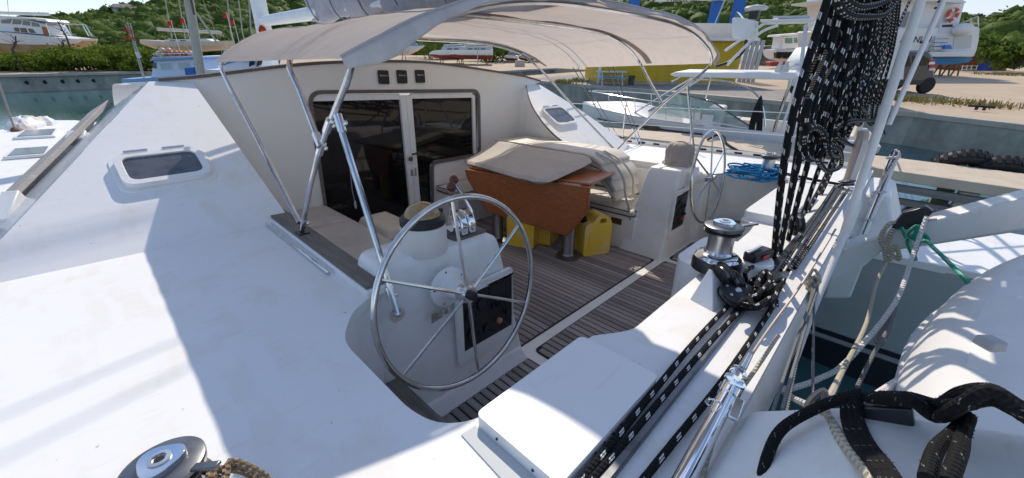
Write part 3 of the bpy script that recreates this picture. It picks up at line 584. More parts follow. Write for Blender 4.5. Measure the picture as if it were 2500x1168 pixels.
for x0, sx, kx, ky in ((1.412, -1, 1.375, 1.86), (1.553, 1, 1.50, 2.0)):
    l = MB(); l.tube(catmull([V(x0, 1.92, 1.15), V(x0+0.015*sx, 1.915, 1.22), V(kx, ky, 1.40)], 4), 0.010, 8); l.cyl(V(x0-0.02, 1.92, 1.15), V(x0+0.02, 1.92, 1.15), 0.036); lv = l.build('lever', CHROME, th)
    MB().ball(V(kx, ky, 1.425), 0.030, 14, 10).build('knob', P('dark_red_knob', (0.10, 0.025, 0.02), 0.35), lv)
def panel(x0, x1, z0, z1, lab, s):
    y = 1.698; p = thing('engine_panel', lab, 'instrument panel', ((x0+x1)/2, y, z0), 'helm instrument panels')
    fr = [[(x0-0.05, z0-0.09), (x1+0.015, z0-0.07), (x1-0.0, z1+0.06), (x0-0.05, z1+0.05)], [(x0, z0), (x1, z0), (x1, z1), (x0, z1)]]
    MB().prism([(a, y+0.01, d) for a, d in round_poly(fr[0], 0.03)], (0, -0.022, 0), [[(a, y+0.01, d) for a, d in fr[1]]]).build('surround', GEL, p, bevel=0.005, fix=True)
    MB().prism([(a, y+0.004, d) for a, d in fr[1]], (0, -0.006, 0)).build('plate', BLK, p)
    w, h = x1-x0, z1-z0
    for (u, v, r) in ((0.16, 0.62, 0.048), (0.38, 0.72, 0.045), (0.20, 0.26, 0.052), (0.45, 0.22, 0.03)):
        g = MB(); cc = V(x0+u*w, y-0.004, z0+v*h); M = Matrix.Rotation(R_(90), 3, 'X'); g.lathe([(r, 0), (r, 0.012), (r*0.85, 0.014), (r*0.83, 0.008)], cc, 20, M); gz = g.build('gauge', DKM, p); f = MB(); f.lathe([(r*0.83, 0.0075), (0, 0.0076)], cc, 20, M); f.build('dial', P('dial', (0.30, 0.24, 0.15) if u == 0.38 else (0.03, 0.03, 0.03), 0.3), gz)
    for k in range(5): MB().box((x0+w*(0.58+0.08*k), y-0.008, z0+h*0.58), (0.016, 0.018, 0.03)).build('switch', BLKM, p, bevel=0.003)
    MB().box((x0+w*0.72, y-0.004, z0+h*0.84), (w*0.42, 0.008, h*0.2)).build('display', P('display', (0.02, 0.025, 0.028), 0.12), p, bevel=0.002)
    MB().lathe([(0.022, 0), (0.022, 0.02), (0.012, 0.03), (0, 0.031)], V(x0+0.70*w, y-0.004, z0+0.25*h), 14, Matrix.Rotation(R_(90), 3, 'X')).build('start_button', P('button', (0.45, 0.22, 0.15) if s < 0 else (0.55, 0.03, 0.02), 0.4), p)
    MB().lathe([(0.02, 0), (0.018, 0.03), (0, 0.032)], V(x0+0.86*w, y-0.004, z0+0.36*h), 10, Matrix.Rotation(R_(90), 3, 'X')).build('key_switch', DKM, p)
panel(1.285, 1.735, 0.345, 0.765, 'black engine panel with round gauges on the near port pedestal', -1)
panel(4.50, 4.86, 0.36, 0.80, 'black engine panel with a red button on the far starboard pedestal', 1)
q = BY(1076, 768, 1.70); MB().prism([(q.x+a, 1.7, q.z+d) for a, d in [(-0.07, -0.035), (0.06, -0.01), (0.075, 0.04), (-0.065, 0.025)]], (0, -0.0025, 0)).build('worn_sticker', P('worn_sticker', (0.28, 0.25, 0.20), 0.8, vscale=25, col2=(0.65, 0.66, 0.68), thr=(0.5, 0.6)), cat)
bag = MB()
def bfn(u, v):
    a = u*2*math.pi; r = (0.165+0.012*math.sin(a*5+v*4)+0.008*math.sin(a*11))*(1 if v < 0.62 else math.cos((v-0.62)/0.38*1.45)**0.6); z = 1.075+0.285*(v if v < 0.62 else 0.62+0.38*math.sin((v-0.62)/0.38*1.57))
    r += 0.02*(1 if v < 0.12 else 0)+0.01*noise.noise(V(math.cos(a)*3, math.sin(a)*3, v*6)); r = max(r, 0.004)
    return (4.98+r*math.cos(a), 1.93+r*math.sin(a), z)
bag.grid(bfn, 40, 22); solo(bag, 'compass_cover', TAUPE, 'taupe cloth hood over the compass at the far starboard helm', 'cover')

# ---------------------------------------------------------------- cushions, cooler, table, cans
def cushion(b, x0, x1, y0, y1, z0, z1, puff=0.012):
    def side(u, v, zt):
        x = x0+(x1-x0)*u; y = y0+(y1-y0)*v; e = min(min(u, 1-u)*(x1-x0), min(v, 1-v)*(y1-y0)); k = min(1, e/0.05); r = (1-(1-k)**2)**0.5
        return (x, y, (z0+z1)/2+(zt)*((z1-z0)/2*(0.45+0.55*r)+puff*math.sin(math.pi*u)*math.sin(math.pi*v)+0.004*noise.noise(V(x*6, y*6, 1))))
    b.grid(lambda u, v: side(u, v, 1), 14, 26); b.grid(lambda u, v: side(v, u, -1), 14, 26)
    lp = [(x0, y0), (x1, y0), (x1, y1), (x0, y1)]; h = (z1-z0)/2*0.45; m = (z0+z1)/2; b.add([(x, y, m-h) for x, y in lp]+[(x, y, m+h) for x, y in lp], [(0, 1, 5, 4), (1, 2, 6, 5), (2, 3, 7, 6), (3, 0, 4, 7)])
for (y0, y1, lab) in ((2.24, 4.20, 'long off-white seat cushion on the port bench beside the cream cooler'), (4.22, 4.95, 'short off-white seat cushion at the forward end of the port bench')):
    b = MB(); cushion(b, 0.98, 1.70, y0, y1, 0.482, 0.59); solo(b, 'seat_cushion', VINYLG, lab, 'cushion', 'cockpit seat cushions')
b = MB(); b.hexa([V(0.91, 2.2, 0.60), V(0.98, 2.2, 0.60), V(0.98, 4.9, 0.60), V(0.91, 4.9, 0.60), V(0.91, 2.2, 0.93), V(0.95, 2.2, 0.93), V(0.95, 4.9, 0.93), V(0.91, 4.9, 0.93)]); bk = solo(b, 'back_cushion', VINYLG, 'pale backrest cushion along the port coaming', 'cushion', 'cockpit seat cushions', bevel=0.03)
bx = MB(); bx.tube([V(0.985, 2.25, 0.60), V(0.985, 3.6, 0.60)], 0.008, 6); bx.build('piping', PIPING, bk); 
def seatc(x0, x1, y0, y1, lab):
    t = thing('seat_cushion', lab, 'cushion', ((x0+x1)/2, (y0+y1)/2, 0.45), 'cockpit seat cushions'); b = MB(); cushion(b, x0, x1, y0, y1, 0.452, 0.54); b.build('pad', VINYL, t)
    for z in (0.465, 0.528): MB().tube([V(a, d, z) for a, d in round_poly([(x0, y0), (x1, y0), (x1, y1), (x0, y1)], 0.05)], 0.006, 6, closed=True).build('piping', PIPING, t)
seatc(4.35, 5.2, 2.14, 4.30, 'off-white piped cushion on the starboard bench by the far pedestal')
seatc(3.37, 5.2, 4.33, 4.97, 'off-white piped cushion on the forward bench below the right window')
MB().box((5.235, 3.2, 0.73), (0.07, 2.1, 0.36)).build('seat_back', GELG, cat, bevel=0.02)
ck = thing('cooler', 'cream plastic cooler box standing on the sole by the doors', 'cooler', (1.92, 3.82, 0.012))
MB().hexa([V(1.80, 3.56, 0.012), V(2.06, 3.56, 0.012), V(2.06, 4.1, 0.012), V(1.80, 4.1, 0.012), V(1.76, 3.5, 0.52), V(2.10, 3.5, 0.52), V(2.10, 4.16, 0.52), V(1.76, 4.16, 0.52)]).build('tub', CREAM, ck, bevel=0.03, seg=3)
MB().hexa([V(1.73, 3.46, 0.50), V(2.13, 3.46, 0.50), V(2.13, 4.20, 0.50), V(1.73, 4.20, 0.50), V(1.77, 3.52, 0.60), V(2.08, 3.52, 0.60), V(2.08, 4.14, 0.60), V(1.77, 4.14, 0.60)]).build('lid', CREAM, ck, bevel=0.025, seg=3)
tb = thing('cockpit_table', 'varnished wood drop-leaf table on two metal columns in the cockpit', 'table', (3.6, 3.1, 0.012))
TA, TB = V(3.22, 4.02, 0.95), V(3.58, 2.32, 0.95); td = TB-TA; tn = V(td.y, -td.x, 0).normalized(); tn = tn if tn.x > 0 else -tn
lf = [(0, 0), (1, 0), (1, 0.27), (0.865, 0.62), (0.19, 0.52), (0.02, 0.12)]
def TLp(s, d, off=0): return TA+td*s+V(0, 0, -d)+tn*(off+d*0.04)
MB().prism([TLp(s, d) for s, d in lf], tn*0.028).build('hanging_leaf', VARN, tb, bevel=0.004)
e = MB()
for i in range(len(lf)):
    if i == 0: continue
    a, d = lf[i], lf[(i+1) % len(lf)]; e.bar(TLp(*a, 0.012), TLp(*d, 0.012), 0.034, 0.035, tn)
e.build('leaf_edge', VARNE, tb, bevel=0.004)
w2 = tn*0.42
MB().prism([TA+V(0.03, 0, -0.03), TB+V(0.03, 0.01, -0.03), TB+w2+V(0, 0.05, -0.03), TA+w2+V(0, 0, -0.03)], (0, 0, 0.03)).build('fixed_top', VARN, tb, bevel=0.004)
MB().prism([TB+V(0.06, 0.03, 0.006), V(4.40, 2.47, 0.958), V(4.66, 2.80, 0.958), V(4.55, 4.05, 0.958), TA+V(0.06, 0, 0.006)], (0, 0, 0.024)).build('raised_leaf', VARN, tb, bevel=0.005)
for (x, y) in ((3.64, 2.58), (3.42, 3.62)):
    l = MB(); l.lathe([(0.155, 0.012), (0.155, 0.022), (0.12, 0.035), (0.085, 0.045), (0.075, 0.06), (0.072, 0.5), (0.070, 0.92)], (x, y, 0), 28); l.build('column', P('column_steel', (0.30, 0.30, 0.31), 0.3, 0.9, var=0.3, vscale=5), tb)
hg = MB(); hg.bar(TB+V(-0.01, 0.10, 0.005)+tn*0.02, TB+V(-0.06, 0.38, 0.005)+tn*0.02, 0.03, 0.01); hg.build('hinge', ALU, tb)
b = MB()
C1, C2, C3, C4 = V(3.34, 4.28, 1.02), V(4.16, 4.45, 1.20), V(4.25, 2.66, 1.16), V(3.19, 2.66, 1.01)
def cvf(u, v, t):
    q = (C1*(1-u)+C2*u)*(1-v)+(C4*(1-u)+C3*u)*v; e_ = min(min(u, 1-u), min(v, 1-v)); r = (1-(1-min(1, e_/0.05))**2)**0.5
    c = 0.06*max(0, 1-min(u, 1-u)/0.1)*max(0, 1-min(v, 1-v)/0.1); q = q+(((C1+C2+C3+C4)/4)-q)*c*1.5
    return q+V(0, 0, -0.02+t*0.034*(0.01+0.99*r)-0.03*math.sin(math.pi*u)*0.8+0.006*noise.noise(q*5)+0.012*noise.noise(q*2.2))
b.grid(lambda u, v: cvf(u, v, 1), 26, 30); b.grid(lambda u, v: cvf(1-u, v, -1), 26, 30); solo(b, 'table_cushion', P('grey_cloth', (0.50, 0.475, 0.445), 0.8, var=0.1, vscale=5, bump=0.15, bscale=120), 'flat grey-beige cushion lying over the wooden table', 'cushion', ang=80)
# folded off-white mattresses heaped behind the table
fm = thing('folded_mattress', 'stack of folded off-white mattresses strapped on the starboard bench behind the table', 'mattress', (4.6, 3.4, 0.54))
for k in range(4):
    o_ = 0.072*k; ends = [[(2.78, 1.13), (2.62, 1.06)], [(2.70, 1.05), (2.54, 0.96), (2.47, 0.88)], [(2.66, 0.96), (2.50, 0.85), (2.42, 0.74)], [(2.66, 0.87), (2.50, 0.74), (2.40, 0.62)]][k]
    path = catmull([V(0, 4.6, 1.165-o_), V(0, 3.6, 1.16-o_), V(0, 3.0, 1.15-o_)]+[V(0, a_, d_) for a_, d_ in ends], 6); b = MB(); N = len(path)
    x0, x1 = 4.30+0.015*k, 5.02-0.02*k
    sec = round_poly([(x0, -0.033), (x1, -0.033), (x1, 0.033), (x0, 0.033)], 0.022, 3); ns = len(sec)
    for i, q in enumerate(path):
        t = (path[min(i+1, N-1)]-path[max(i-1, 0)]).normalized(); n = V(0, -t.z, t.y); n = n if n.z > 0 or i > N//2 else -n; n = V(0, t.z, -t.y)
        for a, d in sec: b.v.append(V(a, 0, 0)+q+n*(d*(0.6 if i in (0, N-1) else 1))+V(0, 0, 0.006*noise.noise(V(a*4, q.y*5, k))))
    for i in range(N-1):
        for j in range(ns): b.f.append((i*ns+j, i*ns+(j+1) % ns, (i+1)*ns+(j+1) % ns, (i+1)*ns+j))
    b.f.append(tuple(range(ns))); b.f.append(tuple((N-1)*ns+j for j in reversed(range(ns)))); b.build('pad', VINYL, fm, fix=True, ang=50)
for xs_, dx in ((4.42, 0), (4.62, 0.03)):
    pth = catmull([V(xs_, 2.8, 1.19), V(xs_, 2.52, 1.08), V(xs_+dx, 2.36, 0.9), V(xs_-0.02, 2.30, 0.72), V(xs_-0.04+dx, 2.22, 0.56), V(xs_-0.06, 2.16, 0.42)], 6); b = MB()
    for q in pth: b.v += [q+V(-0.022, 0, 0), q+V(0.022, -0.004, 0.002)]
    for i in range(len(pth)-1): b.f.append((2*i, 2*i+1, 2*i+3, 2*i+2))
    b.build('strap', WEB, fm)
def jerrycan(loc, rz, lab, tilt=0):
    t = thing('jerry_can', lab, 'jerry can', loc, 'yellow jerry cans'); M = Matrix.Rotation(rz, 3, 'Z')
    prof = round_poly([(-0.19, 0.0), (0.19, 0.0), (0.195, 0.37), (0.17, 0.46), (0.10, 0.52), (-0.02, 0.52), (-0.075, 0.44), (-0.19, 0.41)], [0.04, 0.04, 0.06, 0.05, 0.05, 0.04, 0.03, 0.05], 4); ho = round_poly([(0.0, 0.415), (0.11, 0.415), (0.10, 0.475), (0.02, 0.475)], 0.02, 3)
    b = MB(); b.prism([M @ V(a, -0.13, d)+Vector(loc) for a, d in prof], M @ V(0, 0.26, 0), [[M @ V(a, -0.13, d)+Vector(loc) for a, d in ho]]); b.build('body', YEL, t, bevel=0.035, seg=4, fix=True, ang=60)
    for yy in (-0.1305, 0.1305):
        r = MB(); r.prism([M @ V(a, yy, d)+Vector(loc) for a, d in round_poly([(-0.13, 0.06), (0.13, 0.06), (0.13, 0.33), (-0.13, 0.33)], 0.03)], M @ V(0, 0.004*(1 if yy > 0 else -1), 0)); r.build('side_rib', YEL, t, bevel=0.002)
    MB().cyl(M @ V(-0.13, 0, 0.415)+Vector(loc), M @ V(-0.155, 0, 0.475)+Vector(loc), 0.042, 0.038, 16).build('cap', BLKM, t)
jerrycan((3.99, 2.47, 0.012), R_(-25), 'yellow plastic jerry can in plain view beside the table column')
jerrycan((3.85, 3.12, 0.012), R_(20), 'yellow jerry can half hidden behind the table column')
jerrycan((3.55, 3.25, 0.012), R_(-70), 'yellow jerry can in the shade under the table leaf')

# ---------------------------------------------------------------- winches
def winch(loc, lab, s=1.0, kind='silver', line=None):
    w = thing('winch', lab, 'winch', loc, 'deck winches'); L_ = Vector(loc); pr = lambda p: [(r*s, z*s) for r, z in p]
    MB().lathe(pr([(0.145, 0), (0.145, 0.055), (0.135, 0.075)]), L_, 36).build('base_skirt', DKM, w)
    MB().lathe(pr([(0.135, 0.074), (0.14, 0.085), (0.12, 0.105), (0.088, 0.115), (0.080, 0.13)]), L_, 36).build('lower_flange', CHROME, w)
    MB().lathe(pr([(0.080, 0.128), (0.076, 0.15), (0.076, 0.225), (0.082, 0.245)]), L_, 36).build('drum', ALU, w)
    MB().lathe(pr([(0.084, 0.244), (0.108, 0.252), (0.112, 0.262), (0.09, 0.268), (0.09, 0.276), (0.115, 0.284), (0.115, 0.296), (0.108, 0.30), (0.05, 0.302)]), L_, 40).build('self_tailer_jaw', ANOD if kind == 'silver' else DKM, w)
    tri = []
    for k in range(36):
        a = 2*math.pi*k/36; r = 0.062*(1+0.10*math.cos(3*a)); tri.append((r*math.cos(a)*s, r*math.sin(a)*s))
    MB().zprism([(L_.x+a, L_.y+d) for a, d in tri], L_.z+0.300*s, L_.z+0.325*s).build('top_cap', CHROME, w, bevel=0.006*s, seg=3)
    MB().lathe(pr([(0.032, 0.324), (0.032, 0.330), (0.020, 0.331), (0.018, 0.322)]), L_, 20).build('socket_ring', ALU, w)
    st_ = []
    for k in range(16): a = 2*math.pi*k/16; r = 0.017 if k % 2 else 0.012; st_.append((L_.x+r*s*math.cos(a), L_.y+r*s*math.sin(a)))
    MB().zprism(st_, L_.z+0.3225*s, L_.z+0.326*s).build('socket', BLKM, w)
    MB().bar(L_+V(0.07, -0.08, 0.295)*s, L_+V(0.13, -0.15, 0.315)*s, 0.03*s, 0.012*s).build('feeder_arm', ANOD, w, bevel=0.003)
    return w
winch(BZ(1745, 655, 0.985), 'silver self-tailing winch on the aft deck beside the mainsheet blocks', 0.92)
q = BZ(1868, 432, ZD); winch(q, 'silver winch wrapped in blue rope on the starboard side deck', 0.92)
w3 = BZ(392, 1128, 1.17); winch((w3.x, w3.y, ZD-0.005), 'grey-topped winch cut off by the lower left edge of the picture', 0.72)
w4 = BZ(1870, 432, ZD)
def wrap(cn_, r, z0, turns, rr, name, mat, lab, tail=(), pre=(), boat=True):
    pts = list(pre)+[V(cn_.x+r*math.cos(a), cn_.y+r*math.sin(a), z0+rr*1.9*a/6.283) for a in [k*math.pi/8 for k in range(int(turns*16)+1)]]+list(tail)
    return rope(name, pts, rr, mat, lab, 'rope', smooth=2)
loops = []
for k in range(13):
    a0 = random.uniform(0, 6.28); rr_ = random.uniform(0.15, 0.20); ox, oy = (-0.18+random.uniform(-0.14, 0.10), 0.10+random.uniform(-0.08, 0.12)) if k > 4 else (0, 0)
    for j in range(12):
        a = a0+j*2*math.pi/12*1.03; loops.append(V(q.x+ox+rr_*math.cos(a)*(1.45 if k > 4 else 1), q.y+oy+rr_*math.sin(a)*(1.15 if k > 4 else 1), ZD+0.02+0.017*(k % 7)+(0.04 if k <= 4 else 0)+0.01*math.sin(j+k)))
loops += [V(q.x+0.05, q.y-0.22, ZD+0.05), V(q.x+0.0, q.y-0.30, ZD+0.02), V(q.x+0.05, q.y-0.36, ZD+0.02)]
rope('blue_rope', loops, 0.011, ROPEBL, 'coil of bright blue rope heaped round the starboard winch', n=7, smooth=3)
br = V(w3.x, w3.y, 0)
pts = []
for k in range(3):
    for j in range(14):
        a = -0.4+j*2*math.pi/14; pts.append(V(br.x+0.075*math.cos(a), br.y+0.075*math.sin(a), 1.04+0.02*k+0.02*j/14))
pts += [V(br.x+0.09, br.y-0.05, 1.06), BZ(560, 1128, 1.07), BZ(625, 1150, 1.03), BZ(660, 1190, 0.97), BZ(600, 1260, 0.965)]
rope('brown_rope', pts, 0.010, ROPEBR, 'brown braided rope turned on the near lower left winch', smooth=3)
pts = [BZ(500, 1150, 1.05), BZ(570, 1146, 1.05), BZ(612, 1160, 1.0), BZ(640, 1200, 0.965), BZ(560, 1240, 0.965)]
rope('brown_rope', pts, 0.010, ROPEBR, 'brown rope tail lying beside the near lower left winch', smooth=5)
# ---------------------------------------------------------------- mast, boom, sail
MX, MY = 3.08, 10.9
mast = thing('mast', 'white mast of the catamaran standing ahead of the coachroof', 'mast', (MX, MY, 1.6))
def oval(a, b_, n=20): return [(a*math.cos(2*math.pi*k/n), b_*math.sin(2*math.pi*k/n)) for k in range(n)]
MB().zprism([(MX+x, MY+y) for x, y in oval(0.15, 0.22)], 1.3, 18).build('spar', WHITEP, mast)
b = MB()
for k, zz in enumerate((2.55, 2.75)): b.box((MX-0.10+0.06*k, MY-0.21, zz), (0.05, 0.05, 0.12))
b.build('rope_clutch', BLK, mast, bevel=0.006)
b = MB()
for k in range(5):
    b.torus((MX-0.10, MY-0.28, 3.12-0.03*k), 0.045+0.012*k, 0.014, (0.3+0.2*k, 1, 0.1*k), 14, 6, 0.8, 1.3)
b.build('red_halyard_coil', rope_mat('red_rope', (0.45, 0.05, 0.03), None), mast)
BA, BF = V(2.45, 0.05, 2.60), V(3.04, 10.65, 3.27)
boom = thing('boom', 'white boom carrying the stowed mainsail above the bimini', 'boom', (2.8, 5, 2.6))
MB().tube([BA, BA.lerp(BF, 0.66), BA.lerp(BF, 0.70), BF], [0.05, 0.05, 0.10, 0.10], 18).build('spar', WHITEP, boom)
sb = MB()
def sfn(u, v):
    t = 0.01+0.69*u; c = BA.lerp(BF, t); a = v*2*math.pi; w = 0.21*(0.55+0.45*math.sin(math.pi*min(1, u*1.1+0.28)))*(0.85 if u > 0.9 else 1); h = 0.43
    lump = 0.045*math.sin(u*38+2*math.sin(a))*(0.5+0.5*abs(math.cos(a)))+0.05*noise.noise(V(u*14, math.cos(a)*1.5, math.sin(a)*1.5))
    tie = -0.05*max(0, 1-abs(((u*7) % 1)-0.5)*14)
    return c+V((w+lump+tie)*math.cos(a), 0, 0.29+(h+lump+tie)*math.sin(a))
sb.grid(sfn, 120, 22); sb.build('stowed_sail', P('sail_cloth', (0.44, 0.42, 0.45), 0.85, var=0.2, vscale=5, bump=0.25, bscale=14), boom, ang=80)
for k in range(7):
    b = MB(); t = 0.10+0.6*(k+0.5)/7; c = BA.lerp(BF, t)+V(0, 0, 0.29); b.tube([c+V(0.20*math.cos(a), 0.0, 0.42*math.sin(a)) for a in [2*math.pi*i/20 for i in range(20)]], 0.010, 6, closed=True); b.build('sail_tie', ROPEGY, boom)
# starboard shrouds, from the mast to the chainplates on the starboard gunwale; their shadows cross the port deck
for zt, yc, r, lab in ((16.63, 3.58, 0.009, 'starboard cap shroud wire, second from aft at the starboard gunwale'), (17.53, 3.51, 0.009, 'starboard shroud wire, aftermost at the starboard gunwale'), (12.28, 4.09, 0.010, 'starboard lower shroud wire, foremost at the starboard gunwale'), (12.29, 3.97, 0.010, 'starboard lower shroud wire, second from forward at the gunwale')):
    sh = thing('shroud', lab, 'rigging wire', (7.1, yc, ZD), 'starboard shrouds'); top_ = V(3.2, 10.75, zt); ft = V(7.1, yc, 1.0); MB().tube([ft, top_], r, 6).build('wire', ANOD, sh)
    d = (top_-ft).normalized(); MB().tube([ft-d*0.05, ft+d*0.28], 0.016, 8).build('turnbuckle', CHROME, sh)

# ---------------------------------------------------------------- blocks, clutches, mainsheet
def block(c, ax, r, lab, holes=True, thick=0.035):
    t = thing('block', lab, 'pulley block', c, 'black pulley blocks'); c = Vector(c); ax = Vector(ax).normalized(); e1 = ax.orthogonal().normalized(); M = Matrix((e1, ax.cross(e1), ax)).transposed()
    for s in (-1, 1):
        MB().lathe([(r, s*thick*0.5), (r*0.96, s*(thick*0.5+0.006)), (r*0.5, s*(thick*0.5+0.009)), (0, s*(thick*0.5+0.009))], c, 24, M).build('cheek', BLK, t, fix=True)
        if holes:
            h = MB()
            for k in range(6): a = k*math.pi/3; h.lathe([(r*0.13, s*(thick*0.5+0.0075)), (0, s*(thick*0.5+0.0095))], c+M @ V(r*0.62*math.cos(a), r*0.62*math.sin(a), 0), 10, M)
            h.lathe([(r*0.2, s*(thick*0.5+0.009)), (r*0.16, s*(thick*0.5+0.013)), (0, s*(thick*0.5+0.013))], c, 14, M); h.build('cheek_boss', ALU, t, fix=True)
    MB().lathe([(r*0.9, -thick*0.5), (r*0.7, -thick*0.2), (r*0.68, 0), (r*0.7, thick*0.2), (r*0.9, thick*0.5)], c, 24, M).build('sheave', ANOD, t)
    return t
YM = 0.37
block(BZ(1797, 716, 1.03), (-0.25, -0.35, 0.9), 0.085, 'flat black turning block with drilled cheeks on the aft deck')
block(BY(1900, 672, 0.40), (-0.6, -0.8, 0.1), 0.075, 'black ratchet block at the foot of the mainsheet')
block(BY(1945, 548, YM), (0.5, -0.8, 0.15), 0.085, 'black upper block where the mainsheet parts meet')
block(BY(1764, 672, 0.47), (0.75, -0.5, 0.35), 0.07, 'black block standing on the white wedge, nearer of the pair', False)
block(BY(1790, 690, 0.42), (0.75, -0.5, 0.35), 0.065, 'black block standing on the white wedge, farther of the pair', False)
tcar = thing('traveller_car', 'black mainsheet traveller car on its track under the ropes', 'traveller car', (2.45, 0.345, 0.97))
for px, py_ in ((1905, 700), (1895, 725)):
    q = BZ(px, py_, 0.99); MB().box((q.x, 0.30, 1.0), (0.16, 0.075, 0.06)).build('end_stop', BLK, tcar, bevel=0.012, seg=3)
MB().box((2.55, 0.345, 1.0), (0.34, 0.09, 0.05)).build('car_body', BLK, tcar, bevel=0.012, seg=3)
# white wedge and rope jammers
q = BZ(1745, 735, ZD); wd = MB(); wd.hexa([q+V(-0.12, -0.03, 0), q+V(0.14, -0.10, 0), q+V(0.20, 0.02, 0), q+V(-0.08, 0.10, 0), q+V(-0.02, 0.03, 0.14), q+V(0.03, -0.01, 0.10), q+V(0.08, 0.02, 0.12), q+V(0.0, 0.06, 0.17)]); wd.build('block_wedge', GEL, cat, bevel=0.02, seg=3)
q = BZ(1838, 672, ZD); jm = thing('rope_jammer', 'black cam jammer with a red lever on a white moulded stand', 'rope jammer', q)
b = MB(); b.lathe([(0.14, 0), (0.12, 0.06), (0.105, 0.10), (0.09, 0.105), (0, 0.106)], q, 24, Matrix.Diagonal((1.1, 0.8, 1))); b.build('stand', GEL, jm)
MB().box(q+V(0.0, 0, 0.135), (0.19, 0.075, 0.06), Euler((0, 0, -0.3)).to_matrix()).build('jammer_body', BLK, jm, bevel=0.014, seg=3)
MB().box(q+V(-0.01, -0.042, 0.135), (0.06, 0.006, 0.022), Euler((0, 0, -0.3)).to_matrix()).build('red_lever', RED, jm, bevel=0.002)
MB().bar(q+V(-0.12, 0.03, 0.175), q+V(0.03, 0.0, 0.18), 0.018, 0.012).build('handle', ALU, jm, bevel=0.003)
# falls of the mainsheet
falls = [((1888, 640), (1926, 330), (2040, -60)), ((1897, 650), (1948, 400), (2075, -60)), ((1921, 600), (1975, 390), (2110, -60)), ((1935, 590), (2010, 380), (2150, -60)), ((1950, 560), (2050, 350), (2195, -60)), ((1925, 640), (2030, 420), (2240, -40))]
for k, f in enumerate(falls):
    pts = [BY(*p, 0.36+0.015*k) for p in f]
    rope('mainsheet_part', pts, 0.017, ROPEB, 'straight black mainsheet part flecked white, %s of six counted from the forward side' % ['first', 'second', 'third', 'fourth', 'fifth', 'last'][k], group='mainsheet parts', smooth=6)
# hanging coil of spare mainsheet
random.seed(11)
coil = thing('mainsheet_coil', 'big hanging coil of black rope with white flecks in front of the dark car', 'rope coil', BY(2060, 300, 0.42))
def ploop(pix, yd, name='loop', r=0.0155, mat=ROPEB, jit=0.018):
    return rope(name, [BY(a+random.uniform(-4, 4), d+random.uniform(-3, 3), yd+random.uniform(-jit, jit)) for a, d in pix], r, mat, '', parent=coil, closed=True, smooth=5, n=8)
for k in range(30):
    t = k/29; xt = 2066+t*120+random.uniform(-7, 7); bot = 300+70*math.sin(math.pi*min(1, t*1.25))+random.uniform(-22, 26); xb = 1962+t*165+random.uniform(-8, 8); w = random.uniform(22, 40)
    ploop([(xt-w*0.4, -60), (xt+w*0.4, -60), (xt*0.62+xb*0.38+w*0.6, 110), (xb+w*0.55, bot-70), (xb+w*0.15, bot-8), (xb-w*0.45, bot-46), (xt*0.62+xb*0.38-w*0.6, 120)], 0.36+0.10*random.random(), r=0.0205)
for k in range(2):       # slack turns crossing the top of the coil
    y0 = -14+k*34+random.uniform(-5, 5); pts = [(2040-k*5, y0-30), (2062-k*4, y0+14), (2105, y0+30+random.uniform(-6, 6)), (2160, y0+18), (2196-k*4, y0-16)]
    rope('slack_turn', [BY(a+random.uniform(-4, 4), d, 0.335+0.004*k) for a, d in pts], 0.0185, ROPEB, '', parent=coil)
for k, (cx_, cy_, rx, ry) in enumerate(((2100, 325, 62, 30), (1985, 350, 26, 40), (2028, 385, 30, 34))):
    ploop([(cx_+rx*math.cos(a), cy_+ry*math.sin(a)) for a in [i*math.pi/4 for i in range(8)]], 0.36, r=0.0185, jit=0.02)
rope('loop', [BY(*p, 0.40) for p in ((1955, 300), (1938, 420), (1912, 560), (1893, 640))], 0.0145, ROPEB, '', parent=coil)
# control lines along the traveller
def line(pix, z, r, mat, lab, grp='traveller lines', **k): return rope('control_line', [BZ(a, d, zz) for (a, d), zz in zip(pix, z if isinstance(z, (list, tuple)) else [z]*len(pix))], r, mat, lab, group=grp, **k)
line([(1400, 1195), (1500, 1075), (1617, 930), (1700, 830), (1784, 740)], 0.975, 0.0125, ROPEB, 'black flecked control line running close along the locker lid')
line([(1418, 1200), (1530, 1075), (1640, 945), (1755, 812), (1850, 715)], 0.972, 0.0125, ROPEB, 'black flecked control line, middle one of three beside the lid')
line([(1548, 1200), (1640, 1085), (1760, 935), (1850, 805), (1895, 735)], 0.972, 0.0125, ROPEB, 'black flecked control line lying along the traveller track')
for k, (a, d) in enumerate((((1905, 660), (2040, 452)), ((1925, 660), (2058, 458)), ((1940, 655), (2072, 462)))):
    line([a, ((a[0]+d[0])/2, (a[1]+d[1])/2), d], 0.99, 0.012, ROPEB2, ['dense flecked traveller line on the forward side of the far track', 'dense flecked traveller line in the middle of the far track', 'dense flecked traveller line on the aft side of the far track'][k])
random.seed(5)
hp = []
for k in range(5):
    for p in ((1905, 690), (1868, 705), (1842, 690), (1862, 668), (1888, 680), (1850, 712), (1820, 730), (1838, 750), (1880, 735)): hp.append(BZ(p[0]+random.uniform(-12, 12), p[1]+random.uniform(-8, 8), 0.975+0.022*k+random.uniform(0, 0.02)))
rope('rope_heap', hp, 0.0125, ROPEB, 'tangled heap of black flecked rope round the traveller car', smooth=4)
rope('control_line', [BY(1890, 640, 0.5), BZ(1830, 655, 1.08), BZ(1822, 690, 1.0), BZ(1832, 735, 0.965), BZ(1900, 745, 0.97)], 0.012, ROPEB, 'loop of black flecked line falling from the red-levered jammer', group='traveller lines')
block(BZ(2068, 447, 1.02), (0, 0.2, 1), 0.08, 'black end block at the far starboard end of the traveller')
tl = MB(); q = BZ(1985, 445, ZD)
